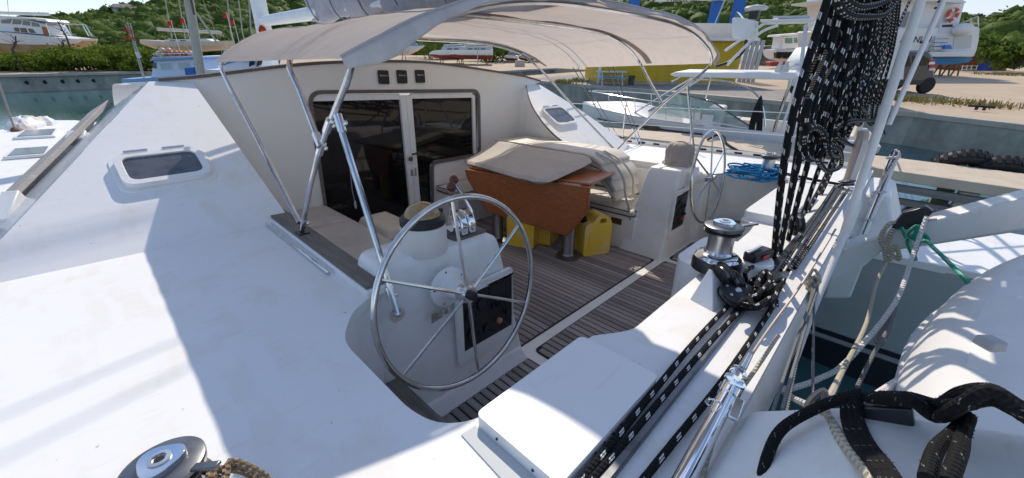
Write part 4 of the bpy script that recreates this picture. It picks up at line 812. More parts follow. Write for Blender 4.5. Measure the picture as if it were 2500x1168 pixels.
rope('black_line', [BZ(1838, 405, 0.98), BZ(1935, 428, 1.0), BZ(1990, 440, 0.98), BZ(2060, 452, 0.98)], 0.016, ROPEK, 'slack black line on the starboard side deck', smooth=6)

# ---------------------------------------------------------------- starboard side deck: toe rail, stanchions, lifelines
trl = thing('toe_rail', 'slotted aluminium toe rail along the starboard gunwale', 'toe rail', (7.15, 4, ZD))
MB().box((7.14, 6.0, ZD+0.045), (0.012, 11.5, 0.075)).build('rail', ALU, trl); MB().box((7.11, 6.0, ZD+0.008), (0.07, 11.5, 0.012)).build('flange', ALU, trl)
b = MB()
for k in range(40): b.box((7.133, 0.7+k*0.28, ZD+0.045), (0.004, 0.12, 0.03))
b.build('slot', BLKM, trl)
for k, (y, lab) in enumerate(((2.6, 'lifeline stanchion on the starboard gunwale behind the far wheel'), (3.9, 'lifeline stanchion on the starboard gunwale abeam of the bimini foot'), (6.2, 'lifeline stanchion on the starboard gunwale ahead of the coachroof slope'))):
    s_ = thing('stanchion', lab, 'stanchion', (7.08, y, ZD), 'lifeline stanchions'); MB().tube([V(7.08, y, ZD), V(7.08, y, ZD+0.72)], 0.014, 10).build('tube', SS, s_); MB().lathe([(0.045, 0), (0.045, 0.01), (0.022, 0.02), (0.02, 0.09)], (7.08, y, ZD+0.001), 14).build('foot', SS, s_)
    if k == 1: MB().torus((7.08, y, ZD+0.10), 0.03, 0.014, (0, 0, 1), 14, 6).build('lashing', ROPEK, s_)
for z, lab in ((0.70, 'upper lifeline wire along the starboard side'), (0.38, 'lower lifeline wire along the starboard side')):
    rope('lifeline', [V(7.08, 0.9, ZD+z), V(7.08, 2.6, ZD+z), V(7.08, 3.9, ZD+z), V(7.08, 6.2, ZD+z), V(7.0, 9, ZD+z)], 0.006, WHITEP, lab, 'lifeline', group='lifelines', smooth=1, n=6)
# port forward rail
s_ = thing('stanchion', 'leaning stanchion on the port foredeck at the left edge', 'stanchion', BZ(38, 322, ZD), 'lifeline stanchions'); q = BZ(38, 322, ZD); MB().tube([q, BY(-6, 195, q.y)], 0.02, 8).build('tube', P('old_tube', (0.35, 0.28, 0.24), 0.6), s_); MB().lathe([(0.07, 0), (0.07, 0.05), (0.03, 0.09)], q, 12).build('foot', P('rusty', (0.16, 0.07, 0.05), 0.8), s_)
dg = thing('deck_gear', 'white sail bag and deck fittings heaped on the port foredeck', 'deck gear', BZ(75, 315, ZD))
for k, (px, py_, r) in enumerate(((65, 313, 0.3), (85, 308, 0.26), (112, 306, 0.22), (55, 318, 0.2))):
    q = BZ(px, py_, ZD); b = MB(); b.grid(lambda u, v, q=q, r=r: q+V(r*math.cos(u*6.283)*math.sin(v*1.57+0.001), r*1.4*math.sin(u*6.283)*math.sin(v*1.57+0.001), r*0.9*math.cos(v*1.57))*(1+0.2*noise.noise(V(math.cos(u*6.28)*2, math.sin(u*6.28)*2, v*3+k))), 20, 10); b.build('bundle', P('off_white_bag', (0.62, 0.58, 0.55), 0.8) if k % 2 else WHITEP, dg)

# ---------------------------------------------------------------- stern: white poles, davits, dinghy
pole = thing('pole', 'thick white vertical pole standing aft of the traveller', 'pole', (3.0, 0.11, 0.9)); MB().tube([BX(2058, 580, 3.0), BX(2247, 0, 3.0), BX(2500, -776, 3.0)], 0.0225, 18).build('tube', WHITEP, pole)
MB().tube([BX(2062, 570, 3.0), BX(1985, 760, 2.6), BX(1945, 880, 2.25)], [0.02, 0.015, 0.010], 12).build('lower_leg', WHITEP, pole)
b = MB(); q = BX(2056, 588, 3.0)
for k in range(4): b.torus(q+V(0, 0, -0.016*k), 0.028, 0.007, (0.1, 0.1, 1), 16, 6)
b.build('lashing', P('white_tape', (0.7, 0.68, 0.64), 0.7), pole)
p2 = thing('pole', 'thinner white pole with bolt heads leaning across the thick one', 'pole', BX(2186, 250, 3.0)); MB().tube([BX(2170, 305, 2.94), BX(2205, 225, 2.94), BX(2304, 0, 2.94), BX(2384, -182, 2.94)], 0.0115, 12).build('tube', WHITEP, p2)
b = MB()
for px, py_ in ((2288, 20), (2252, 104), (2296, 4)): b.ball(BX(px-4, py_, 2.925), 0.0055, 8, 6)
b.build('bolt_head', BLKM, p2)
bh_ = thing('boathook_bundle', 'bundle of thin poles tied with line leaning beyond the white pole', 'pole bundle', BX(2130, 560, 5.6))
for k in range(3): MB().tube([BX(2095+4*k, 590, 5.5), BX(2183+5*k, 368+3*k, 5.9)], 0.022, 8).build('tube', [SS, TEAKT, WHITEP][k], bh_)
b = MB()
for t in (0.25, 0.55, 0.93): b.torus(BX(2100, 590, 5.5).lerp(BX(2187, 370, 5.9), t), 0.05, 0.012, (0.2, 0.2, 1), 14, 6)
b.build('tie', ROPEW, bh_)
rope('tie_line', [BX(2185, 366, 5.9), BX(2196, 378, 5.85), BX(2175, 410, 5.8), BX(2120, 500, 5.6)], 0.012, ROPEW, 'loose white line hanging from the pole bundle')
fp = thing('flag_pole', 'short cream pole standing behind the thick white pole', 'pole', BX(2075, 520, 5.8)); MB().tube([BX(2072, 440, 5.8), BX(2108, 320, 5.8)], 0.05, 10).build('tube', P('cream_tube', (0.5, 0.42, 0.36), 0.6), fp); MB().box(BX(2096, 400, 5.75), (0.02, 0.05, 0.5)).build('batten', WHITEP, fp)
# davits
def davit(x0, w, prof, lab):
    t = thing('davit', lab, 'davit', (x0, 0, 0.5), 'stern davits'); MB().prism([(x0, a, d) for a, d in prof], (w, 0, 0)).build('arm', GEL, t, bevel=0.025, seg=3, fix=True); return t
xf = 4.3; pf = []
for p in ((2040, 612), (2180, 562), (2500, 482)): q = BX(*p, xf); pf.append((q.y, q.z))
pf.append((-1.7, pf[-1][1]+0.62))
pb = []
for p in ((2500, 566), (2250, 604), (2150, 618), (2105, 655), (2075, 730)): q = BX(*p, xf); pb.append((q.y, q.z))
dv = davit(xf, 0.28, pf+[(-1.7, pf[-1][1]-0.22)]+pb+[(0.12, 0.15)], 'white box davit arm rising aft beyond the dinghy, far one')
xn = 1.22; pn = []
for p in ((1840, 1000), (2080, 988), (2500, 1052)): q = BX(*p, xn); pn.append((q.y, q.z))
dn_ = davit(xn-0.52, 0.52, [(0.16, pn[0][1]-0.10)]+pn+[(-1.5, pn[-1][1]+0.75), (-1.5, pn[-1][1]+0.45), (-0.5, 0.7), (0.0, 0.35), (0.12, 0.3)], 'wide white davit arm in the lower right corner, near one')
# sheave plates
q = BX(2210, 545, 4.28); MB().prism([BX(*p, 4.27) for p in ((2175, 558), (2205, 520), (2262, 505), (2280, 518), (2250, 548), (2210, 562))], (0.1, 0, 0)).build('sheave_cheek', DKM, dv, bevel=0.008)
pp = [BX(*p, 1.20) for p in ((2085, 982), (2225, 986), (2232, 1052), (2092, 1040))]; MB().prism([p+V(0, 0, 0.012) for p in pp], (-0.035, 0, -0.004)).build('sheave_cheek', DKM, dn_, bevel=0.006)
b = MB(); q = BX(1965, 1012, 1.18); b.tube(catmull([q+V(0, 0, -0.02), q+V(0.0, 0.0, 0.05), q+V(0.03, -0.02, 0.08), q+V(0.05, -0.03, 0.03), q+V(0.05, -0.03, -0.02)], 5), 0.008, 8); b.build('pad_eye', P('rust_steel', (0.35, 0.28, 0.24), 0.5, 0.7), dn_)
# dinghy slung between the davits
dy = thing('dinghy', 'white inflatable dinghy under a fitted cover slung between the davits', 'dinghy', (2.6, -1.0, 0.6))
tp = [V(1.25, -0.42, 0.92), V(1.9, -0.47, 0.93), V(2.5, -0.56, 0.95), V(3.1, -0.74, 1.0), V(3.6, -1.05, 1.08), V(3.8, -1.45, 1.12), V(3.5, -1.85, 1.08), V(2.9, -2.1, 1.0), V(2.0, -2.2, 0.95), V(1.25, -2.2, 0.92)]
HYP = P('white_hypalon', (0.74, 0.74, 0.73), 0.5, var=0.06, vscale=4)
tpc = catmull(tp, 6)
MB().tube(tpc, 0.23, 24, rfn=lambda t: 0.23).build('tube', HYP, dy)
b = MB()
for i_ in (0.0,): b.tube([q+V(0, 0, 0)+((Vector((2.2, -1.3, q.z))-q).normalized()*-0.228) for q in tpc], 0.022, 8)
b.build('rubbing_strake', P('strake', (0.55, 0.56, 0.56), 0.6), dy)
cv = MB(); half = len(tpc)//2
def cvr(u, v):
    i = u*(half); a = tpc[min(int(i), half)]; z = tpc[-1-min(int(i), half)]; q = a.lerp(z, v); k = math.sin(math.pi*v)
    wr = 0.018*noise.noise(V(q.x*5, q.y*5, 0))+0.022*noise.noise(V(q.x*2.2, q.y*2.6, 4))
    return q+V(0, 0, 0.20+0.12*k**0.7-0.09*math.exp(-((v-0.16)/0.06)**2)-0.09*math.exp(-((v-0.84)/0.06)**2)+wr)+V(0, 0.10*(0.5-v)*2*(1-k), 0)
cv.grid(cvr, 40, 60); cv.build('cover', P('white_canvas', (0.78, 0.77, 0.75), 0.65, bump=0.2, bscale=6, var=0.05), dy, ang=80, fix=True)
b = MB(); b.tube([Vector(cvr(i/40, 0.14))+V(0, 0, 0.006) for i in range(40)], 0.006, 6); b.build('cover_seam', P('seam', (0.5, 0.5, 0.5), 0.8), dy)
q = BZ(2412, 848, 1.22); b = MB(); b.lathe([(0.04, 0), (0.036, 0.03), (0.03, 0.035), (0, 0.035)], q, 4); b.build('vent', P('vent_grey', (0.42, 0.42, 0.42), 0.5), dy, bevel=0.006)
# stern ropes
X = lambda p, x: BX(*p, x)
rope('dock_line', [X((2262, 530), 4.2), X((2230, 620), 3.9), X((2185, 740), 3.2), X((2070, 880), 2.5), X((2000, 925), 2.2), X((1935, 948), 1.95), X((1908, 950), 1.9), X((1935, 972), 1.85), X((2000, 1002), 1.28)], 0.0135, ROPEW, 'thick white rope hanging in a bight from the far davit')
b = X((2200, 925), 2.0); rope('dock_line', [X((2100, 1000), 1.3), X((2140, 965), 1.6), X((2200, 925), 2.0), X((2240, 905), 2.4)], 0.013, ROPEW, 'short white rope leading under the dinghy bow')
cr_ = [X((2180, 560), 4.26), X((2160, 610), 4.26), X((2170, 640), 4.26), X((2185, 600), 4.24), X((2195, 635), 4.26), X((2150, 590), 4.25), X((2170, 548), 4.27), X((2200, 545), 4.3)]
rope('cream_rope', cr_, 0.016, ROPEC, 'cream rope knotted round the far davit arm', smooth=6)
rope('cream_rope', [X((2165, 640), 4.24), X((2140, 690), 3.9), X((2115, 790), 3.1), X((2060, 900), 2.2), X((2008, 1005), 1.27)], 0.0115, ROPEC, 'hairy cream rope hanging from the far davit to the near one')
gr = [X((2200, 555), 4.27), X((2222, 600), 4.26), X((2235, 635), 4.26), X((2215, 585), 4.24), X((2255, 575), 4.22), X((2262, 590), 4.22), X((2215, 575), 4.22), X((2240, 552), 4.2), X((2235, 585), 4.18), X((2265, 590), 4.1)]
rope('green_rope', gr, 0.015, ROPEG, 'green rope knotted round the far davit arm', smooth=6)
rope('green_rope', [X((2262, 588), 4.1), X((2330, 655), 3.2), X((2420, 750), 2.5), X((2540, 870), 2.0)], 0.0115, ROPEG, 'taut green rope crossing over the dinghy')
rope('grey_cord', [X((2250, 580), 4.2), X((2205, 690), 3.8), X((2182, 745), 3.5)], 0.010, ROPEGY, 'thin grey cord hanging below the far davit')
rope('grey_cord', [X((2182, 745), 3.5), X((2165, 790), 3.3), X((2140, 830), 3.1), X((2155, 838), 3.1), X((2178, 780), 3.4), X((2186, 752), 3.5), X((2170, 800), 3.2), X((2130, 870), 2.8), X((2093, 945), 2.5)], 0.011, ROPEGY, 'knotted grey cord with a loose tail over the water')
for k, (a, d) in enumerate((((1985, 700), (1890, 1168)), ((1988, 700), (1985, 1168)), ((1992, 700), (1885, 1010)), ((1996, 705), (1910, 1000)))):
    rope('wire', [X(a, 2.5), X((((a[0]+d[0])/2)-2, (a[1]+d[1])/2), 1.8), X(d, 1.24)], 0.0055, ROPEGY, ['grey stay wire ending at the lower edge, left one', 'grey stay wire ending at the lower edge, right one', 'grey cord led to the pad eye, left strand', 'grey cord led to the pad eye, right strand'][k], 'wire', group='stern wires', smooth=3, n=6)
b = MB(); q = X((1975, 720), 2.55)
random.seed(3)
pts = [q+V(random.uniform(-0.05, 0.05), random.uniform(-0.03, 0.03), random.uniform(-0.14, 0.14)) for k in range(26)]
rope('knot', pts, 0.009, ROPEC, 'untidy knot of pale cord at the foot of the white pole', smooth=4, n=6)
rope('rope_scrap', [q+V(random.uniform(-0.05, 0.05), random.uniform(-0.03, 0.02), random.uniform(-0.03, 0.04)) for k in range(10)], 0.008, ROPEBL, 'scrap of bright blue rope tied in the pale knot', smooth=4, n=6)
# polished tube and turnbuckle at the lower edge
cx1 = thing('rail_tube', 'polished stainless tube with a flat end cap at the lower edge', 'rail', BZ(1700, 1090, 1.0)); A, Bq = BZ(1645, 1215, 1.02), BZ(1778, 965, 1.06); MB().tube([A, Bq], 0.026, 20).build('tube', CHROME, cx1)
d = (Bq-A).normalized(); MB().tube([Bq-d*0.01, Bq+d*0.05], [0.031, 0.031], 20).build('end_sleeve', CHROME, cx1); MB().lathe([(0.034, 0), (0.034, 0.008), (0, 0.009)], Bq+d*0.05+V(0, 0, 0.018), 24, V(0.2, -0.25, 0.9).to_track_quat('Z', 'Y').to_matrix()).build('end_cap', CHROME, cx1)
b = MB(); b.tube(catmull([Bq+d*0.06, Bq+d*0.08+V(0.02, 0.02, 0.02), Bq+d*0.13+V(0.02, 0.02, 0.0), Bq+d*0.15, Bq+d*0.13+V(-0.02, -0.02, 0), Bq+d*0.08+V(-0.02, -0.02, 0.02)], 4), 0.008, 8); b.build('shackle', CHROME, cx1); MB().torus(Bq-d*0.06+V(-0.03, 0.02, 0.02), 0.022, 0.003, (1, 0.3, 0.4), 20, 6).build('split_ring', CHROME, cx1)
MB().bar(Bq-d*0.10+V(0.0, -0.04, 0.01), Bq-d*0.02+V(0.01, -0.035, 0.012), 0.03, 0.016).build('bracket', CHROME, cx1, bevel=0.004)
rope('wire', [Bq+d*0.15, BZ(1880, 800, 1.05), BZ(1960, 690, 1.1), X((2040, 560), 2.9)], 0.0055, P('copper_wire', (0.42, 0.35, 0.30), 0.5, 0.6), 'copper-toned wire running forward from the polished tube', 'wire', group='stern wires', smooth=4)
MB().cyl(Bq+d*0.15, Bq+d*0.24, 0.013, 0.011).build('swage', SS, cx1)
rope('wire', [BZ(1705, 1200, 0.98), BZ(1760, 1030, 1.0), BZ(1860, 880, 1.0), BZ(1900, 820, 1.0)], 0.008, ROPEC, 'pale cord lying beside the polished tube', 'wire', group='stern wires', smooth=4)
# thick black mooring rope on the near davit
def fuzzy(name, pix, r, lab, x=1.18, lift=0.03):
    pts = [BX(a, d, x+dx)+V(0, 0, lift) for a, d, dx in pix]; pc = catmull(pts, 6); b = MB(); b.tube(pc, r, 10); rnd = random.Random(len(pts))
    for q in pc:
        for k in range(12):
            dv_ = V(rnd.gauss(0, 1), rnd.gauss(0, 1), rnd.gauss(0, 1)).normalized(); p0 = q+dv_*r*0.95; o = len(b.v); sd_ = dv_.orthogonal()*0.0008; b.add([p0-sd_, p0+sd_, p0+dv_*rnd.uniform(0.0015, 0.0045)], [(0, 1, 2)])
    return solo(b, name, ROPEK, lab, 'rope', 'thick black mooring rope')
fuzzy('mooring_rope', [(1845, 1230, -0.3), (1868, 1130, -0.2), (1905, 1065, -0.12), (1985, 1018, -0.04), (2060, 990, 0), (2095, 985, 0)], 0.0135, 'thick black rope curving in from the lower edge, leftmost strand')
for k in range(3): fuzzy('mooring_rope', [(2060+12*k, 995, 0), (2056+14*k, 1040, -0.04), (2075+16*k, 1100, -0.14), (2120+14*k, 1160, -0.26), (2150+14*k, 1215, -0.36)], 0.0125, 'black rope strand falling over the near davit left of the plate, %s of three' % ['left', 'middle', 'right'][k])
rnd = random.Random(2)
for k in range(6): fuzzy('mooring_rope', [(2095+rnd.uniform(-10, 50), 985+rnd.uniform(-2, 10), 0), (2205, 1000+rnd.uniform(-8, 12), -0.02*k), (2270, 1030+rnd.uniform(-22, 14), -0.02*k), (2330, 1000+rnd.uniform(-14, 20), -0.03*k), (2400, 990+rnd.uniform(-10, 20), -0.03*k), (2470, 1030+rnd.uniform(-20, 15), -0.03*k), (2560, 1075+rnd.uniform(-20, 20), -0.03*k)], 0.0135, 'black rope strand in the bundle over the near davit, %s from the top' % ['first', 'second', 'third', 'fourth', 'fifth', 'sixth'][k])
fuzzy('mooring_rope', [(2345, 1040, -0.05), (2320, 1075, -0.12), (2270, 1125, -0.25), (2245, 1200, -0.36)], 0.0125, 'hanging black rope end below the bundle, left one')
fuzzy('mooring_rope', [(2350, 1045, -0.05), (2335, 1085, -0.14), (2325, 1130, -0.26), (2295, 1210, -0.36)], 0.0125, 'hanging black rope end below the bundle, right one')
rope('frayed_rope', [X((2008, 1003), 1.2), X((2030, 1030), 1.16), X((2060, 1080), 1.06), X((2110, 1140), 0.95), X((2160, 1200), 0.85)], 0.016, ROPEC, 'frayed cream rope lying on the near davit under the black rope')
# ================================================================ level world: water, quays, yard, hills
def sheet(poly, z, name, mat): return tag(MB().add([(p[0], p[1], z) for p in poly], [tuple(range(len(poly)))]).build(name, mat), None, None, kind='structure')
def kindst(o): o['kind'] = 'structure'; return o
WATER = P('harbour_water', (0.05, 0.13, 0.14), 0.10, bump=0.22, bscale=1.6, spec=0.5, detail=3)
CONC = P('dark_quay_concrete', (0.24, 0.245, 0.21), 0.85, vscale=1.1, col2=(0.46, 0.46, 0.395), thr=(0.38, 0.66), bump=0.4, bscale=9, detail=10, stretch=(1, 1, 0.6))
COPE = P('coping_concrete', (0.46, 0.42, 0.36), 0.85, var=0.2, vscale=2, bump=0.2, bscale=20)
SAND = P('sandy_yard', (0.54, 0.43, 0.31), 0.95, vscale=0.35, col2=(0.43, 0.33, 0.23), thr=(0.35, 0.7), bump=0.5, bscale=8, detail=10)
PAVE = P('grey_paving', (0.30, 0.27, 0.25), 0.9, var=0.25, vscale=3)
DOCKC = P('dock_concrete', (0.60, 0.50, 0.385), 0.85, vscale=3, col2=(0.50, 0.42, 0.33), thr=(0.4, 0.7), bump=0.25, bscale=40, detail=8)
sheet([(-1500, -1500), (1500, -1500), (1500, 1500), (-1500, 1500)], 0.0, 'water', WATER)
ZY = 1.2
landA = [(13, -120), (13, -8.2), (20.2, -3.2), (21.25, -0.3), (21.2, 22.0), (34, 22.0), (34, 27.5), (24, 27.5), (14, 39), (3.1, 46.1), (-4.4, 48.6), (-60, 62), (-200, 90), (-500, 600), (900, 900), (900, -300)]
kindst(MB().prism([(p[0], p[1], ZY) for p in landA], (0, 0, -4)).build('yard_ground', SAND))
def quay(a, b, lab, zt=ZY, h=3.2, cope=0.45, off=0.02):
    a, b = Vector(a), Vector(b); d = (b-a).normalized(); n = V(-d.y, d.x, 0)
    t = thing('quay_wall', lab, 'quay wall', (a.x, a.y, -1), boat=False, group='quay walls'); MB().bar(V(a.x, a.y, zt-h/2-0.02)-n*(-off), V(b.x, b.y, zt-h/2-0.02)-n*(-off), 0.10, h).build('wall_face', CONC, t)
    MB().bar(V(a.x, a.y, zt-0.08)+n*0.07, V(b.x, b.y, zt-0.08)+n*0.07, 0.40, 0.19).build('coping', COPE, t, bevel=0.02)
    return t, a, b, n
quay((21.2, 22.0, 0), (21.25, -0.3, 0), 'long dark concrete quay wall behind the white motor cruiser', off=-0.05)
quay((21.25, -0.3, 0), (20.2, -3.2, 0), 'tall stained concrete quay wall at the right edge of the basin', off=-0.05)
quay((20.2, -3.2, 0), (13, -8.2, 0), 'short pale quay return at the far right edge', off=-0.05)
tq, qa, qb, qn = quay((3.4, 46.0, 0), (-60, 61.6, 0), 'dark quay wall with round drain holes below the green bushes', off=0.03)
b = MB()
for px in (62, 100, 138, 172, 207, 285):
    q = WZ(px, 194, 0.85); dd = (qb-qa).normalized(); t = (Vector((q.x, q.y, 0))-qa).dot(dd); c = qa+dd*t; b.cyl(V(c.x, c.y, 0.62)-V(0.0, 0.10, 0), V(c.x, c.y, 0.62)+V(0, 0.05, 0), 0.14, n=14)
b.build('drain_hole', BLKM, tq)
quay((34, 27.5, 0), (24, 27.5, 0), 'short quay wall across the small inner basin', off=-0.02)
bp_ = MB(); bp_.box((29.5, 26.8, 0.25), (11, 0.8, 0.5)); solo(bp_, 'pontoon', P('blue_paint', (0.02, 0.13, 0.40), 0.5), 'low blue pontoon floating in the inner basin', 'pontoon', boat=False, bevel=0.04)
kindst(MB().add([(p[0], p[1], ZY+0.004) for p in ((21.7, 3), (21.7, 20), (27, 20), (27, 3))], [(0, 1, 2, 3)]).build('paving', PAVE))
# grass tufts at the yard edge
def leaves(mb_v, mb_f, c, rad, n, size, rng, flat=0.0, shell=0.55):
    d = rng.normal(size=(n, 3)); d /= np.linalg.norm(d, axis=1)[:, None]; r = (shell+(1-shell)*rng.random((n, 1)))
    p = np.array(c)+d*r*np.array(rad)+rng.normal(scale=0.05, size=(n, 3))*np.array(rad)
    a = rng.normal(size=(n, 3)); a /= np.linalg.norm(a, axis=1)[:, None]; bb = np.cross(a, rng.normal(size=(n, 3))); bb /= np.linalg.norm(bb, axis=1)[:, None]
    s = size*(0.6+0.8*rng.random((n, 1))); q = np.stack([p-a*s, p+bb*s*0.55, p+a*s, p-bb*s*0.55], 1).reshape(-1, 3)
    o = sum(len(x) for x in mb_v); mb_v.append(q); mb_f.append(np.arange(n*4).reshape(n, 4)+o)
def np_mesh(name, vs, fs, mat, smooth=False):
    v = np.concatenate(vs).astype(np.float32); f = np.concatenate(fs).astype(np.int32); me = bpy.data.meshes.new(name); k = f.shape[1]
    me.vertices.add(len(v)); me.vertices.foreach_set('co', v.ravel()); me.loops.add(f.size); me.loops.foreach_set('vertex_index', f.ravel()); me.polygons.add(len(f)); me.polygons.foreach_set('loop_start', np.arange(0, f.size, k, dtype=np.int32)); me.polygons.foreach_set('loop_total', np.full(len(f), k, dtype=np.int32))
    me.materials.append(mat); me.update(calc_edges=True); me.validate()
    if smooth: me.shade_smooth()
    return me
def leafmat(name, c1, c2, sc_=1.5):
    m = P(name, c1, 0.7, spec=0.12, vscale=sc_, col2=c2, thr=(0.35, 0.68), detail=5); b = m.node_tree.nodes['Principled BSDF']; b.inputs['Subsurface Weight'].default_value = 0.0
    nt = m.node_tree; tr = nt.nodes.new('ShaderNodeBsdfTranslucent'); mxs = nt.nodes.new('ShaderNodeMixShader'); mxs.inputs[0].default_value = 0.3; out = nt.nodes['Material Output']
    nt.links.new(b.inputs['Base Color'].links[0].from_socket, tr.inputs[0]); nt.links.new(b.outputs[0], mxs.inputs[1]); nt.links.new(tr.outputs[0], mxs.inputs[2]); nt.links.new(mxs.outputs[0], out.inputs[0]); return m
LEAF = leafmat('bush_leaf', (0.10, 0.16, 0.018), (0.22, 0.26, 0.035), 2.5)
LEAFD = leafmat('hill_leaf', (0.055, 0.11, 0.018), (0.145, 0.195, 0.038), 0.09)
DRY = leafmat('dry_grass', (0.16, 0.15, 0.04), (0.28, 0.24, 0.10), 3)
WOODB = P('bark', (0.12, 0.09, 0.07), 0.9, var=0.3, vscale=8)
rng = np.random.default_rng(4)
gv, gf = [], []
for px, py_, w in ((1375, 203, 1.0), (1410, 200, 0.9), (2270, 249, 2.4), (2200, 246, 1.5), (2400, 258, 2.2), (2450, 184, 2.5), (1980, 228, 1.0)):
    c = WZ(px, py_, ZY); n = 260
    p = np.array(c)+rng.normal(size=(n, 3))*np.array([0.25*w, 0.35*w, 0]); h = 0.10+0.16*rng.random((n, 1)); dx = rng.normal(scale=0.06, size=(n, 3)); dx[:, 2] = 0; s = rng.normal(scale=0.02, size=(n, 3)); s[:, 2] = 0
    tp_ = p+dx+np.concatenate([np.zeros((n, 2)), h], 1); q = np.stack([p-s, p+s, tp_+s*0.3, tp_-s*0.3], 1).reshape(-1, 3); o = sum(len(x) for x in gv); gv.append(q); gf.append(np.arange(n*4).reshape(n, 4)+o)
go = bpy.data.objects.new('grass', np_mesh('grass', gv, gf, DRY)); COL.objects.link(go); tag(go, 'dry tufts of grass along the quay edge', 'grass', kind='stuff')
# concrete finger dock
near = [(1380, 317), (1490, 329), (1700, 353), (2100, 405), (2500, 463), (2900, 525)]; far = [(1380, 303), (1490, 312), (1700, 329), (1950, 356), (2500, 424), (2900, 480)]
nn_ = [WZ(*p, 0.9) for p in near]; ff_ = [WZ(*p, 0.9) for p in far]
dk = thing('finger_dock', 'narrow concrete finger dock along the starboard side of the catamaran', 'dock', (12, 2, 0), boat=False)
MB().prism(nn_+list(reversed(ff_)), (0, 0, -0.22)).build('deck_slab', DOCKC, dk, bevel=0.015)
def offs(pl_, z, o): return [V(q.x+o, q.y, z) for q in pl_]
for z, h, o_ in ((0.52, 0.16, 0.06), (0.22, 0.14, 0.10)):
    pl_ = offs(nn_, z, o_); b = MB()
    for i in range(len(pl_)-1): b.bar(pl_[i], pl_[i+1], 0.10, h)
    b.build('timber_waler', P('grey_timber', (0.17, 0.165, 0.155), 0.9, vscale=3, col2=(0.26, 0.25, 0.235), stretch=(1, 0.3, 6)), dk)
for k in range(9):
    t = k/8*(len(nn_)-1.001); i = int(t); q = nn_[i].lerp(nn_[i+1], t-i); w_ = ff_[min(i, len(ff_)-2)].lerp(ff_[min(i+1, len(ff_)-1)], t-i)
    for p_ in (q+V(0.25, 0, 0), w_-V(0.2, 0, 0)): MB().box((p_.x, p_.y, -0.35), (0.3, 0.3, 2.0)).build('pile', CONC, dk)
dl = WZ(1745, 345, 0.93)
def tyre(loc, R0, r, nrm, lab, grp='black tyre fenders'):
    t = thing('tyre_fender', lab, 'tyre', loc, grp, boat=False); MB().torus(loc, R0, r, nrm, 40, 14).build('carcass', P('tyre_rubber', (0.016, 0.016, 0.018), 0.6, var=0.4, vscale=6), t); n = Vector(nrm).normalized(); a = n.orthogonal().normalized(); bb = n.cross(a); b = MB()
    for k in range(26):
        an = 2*math.pi*k/26; d = a*math.cos(an)+bb*math.sin(an); tt = n.cross(d); b.box(Vector(loc)+d*(R0+r*0.93), (0.07, r*1.3, 0.05), Matrix((tt, n, d)).transposed())
    b.build('tread_block', BLKM, t); return t
c = WZ(2345, 405, 0.85); tyre((c.x+0.25, c.y, 0.72), 0.42, 0.17, (0.75, 0.3, 0.6), 'big black tyre on the far side of the dock, left one of two')
c = WZ(2425, 412, 0.85); tyre((c.x+0.15, c.y-0.05, 0.66), 0.42, 0.17, (0.75, 0.25, 0.6), 'big black tyre on the far side of the dock, right one of two')
c = WZ(1745, 352, 0.92)
# dock lines lying on the pier
rope('dock_rope', [WZ(1728, 342, 0.94), WZ(1750, 330, 1.02), WZ(1768, 335, 1.0), WZ(1775, 352, 0.95), WZ(1820, 378, 0.93), WZ(1860, 400, 0.95)], 0.03, ROPEK, 'black mooring line lying on the concrete dock', boat=False)
# ---------------------------------------------------------------- wooded hills
def col_az(px): d = _ray(RW, px, 100); return math.atan2(d.x, d.y)
SK = [(-400, 60), (0, 52), (150, 44), (300, 26), (380, 10), (450, -10), (640, -45), (900, -80), (1300, -95), (1700, -75), (2100, -40), (2300, 18), (2345, 36), (2400, 30), (2500, 6), (2800, -30)]
SKA = [(col_az(p), WD(p, y, 260).z) for p, y in SK]
def ridge(az):
    if az <= SKA[0][0]: return SKA[0][1]
    for (a, z), (a2, z2) in zip(SKA, SKA[1:]):
        if az <= a2: t = (az-a)/(a2-a); t = t*t*(3-2*t); return z+(z2-z)*t
    return SKA[-1][1]
def hill_z(az, r):
    x, y = r*math.sin(az), r*math.cos(az); t = min(1, max(0, (r-92)/(260-92))); z = ridge(az)-3.5
    h = ZY-0.3+(z-ZY)*(t**1.1 if t < 1 else 1)+2.2*noise.noise(V(x*0.03, y*0.03, 0))*t
    if r > 260: h = ZY+(z-ZY)*max(0, 1-(r-260)/320)
    return h
hb_ = MB(); A0, A1 = col_az(-900)-0.5, col_az(3100)+0.5; na, nr = 150, 34
hb_.grid(lambda u, v: (lambda az, r: (r*math.sin(az), r*math.cos(az), hill_z(az, r)))(A0+(A1-A0)*u, 88+(v**1.2)*420), na, nr)
kindst(hb_.build('hill', P('hill_soil', (0.075, 0.095, 0.03), 0.95, var=0.4, vscale=0.08)))
bm = bmesh.new(); bmesh.ops.create_icosphere(bm, subdivisions=2, radius=1.0); iv = np.array([v_.co[:] for v_ in bm.verts]); if_ = np.array([[v_.index for v_ in f.verts] for f in bm.faces]); bm.free()
vs, fs, lv, lfc = [], [], [], []; off = 0; cnt = 0; rr = random.Random(9)
while cnt < 4200:
    az = rr.uniform(col_az(-120), col_az(2620)); r = 92+(rr.random()**1.25)*175; z = hill_z(az, r); s = rr.uniform(1.5, 3.4)*(0.8 if r < 120 else 1.0)
    c = np.array([r*math.sin(az), r*math.cos(az), z+s*0.55]); sc3 = np.array([rr.uniform(0.8, 1.3), rr.uniform(0.8, 1.3), rr.uniform(0.7, 1.15)])*s
    disp = 0.86+0.13*rng.standard_normal((len(iv), 1)); vs.append(c+iv*disp*sc3); fs.append(if_+off); off += len(iv); cnt += 1
    leaves(lv, lfc, c, sc3*1.05, 75 if r < 150 else 45, 0.36 if r < 150 else 0.55, rng, shell=0.75)
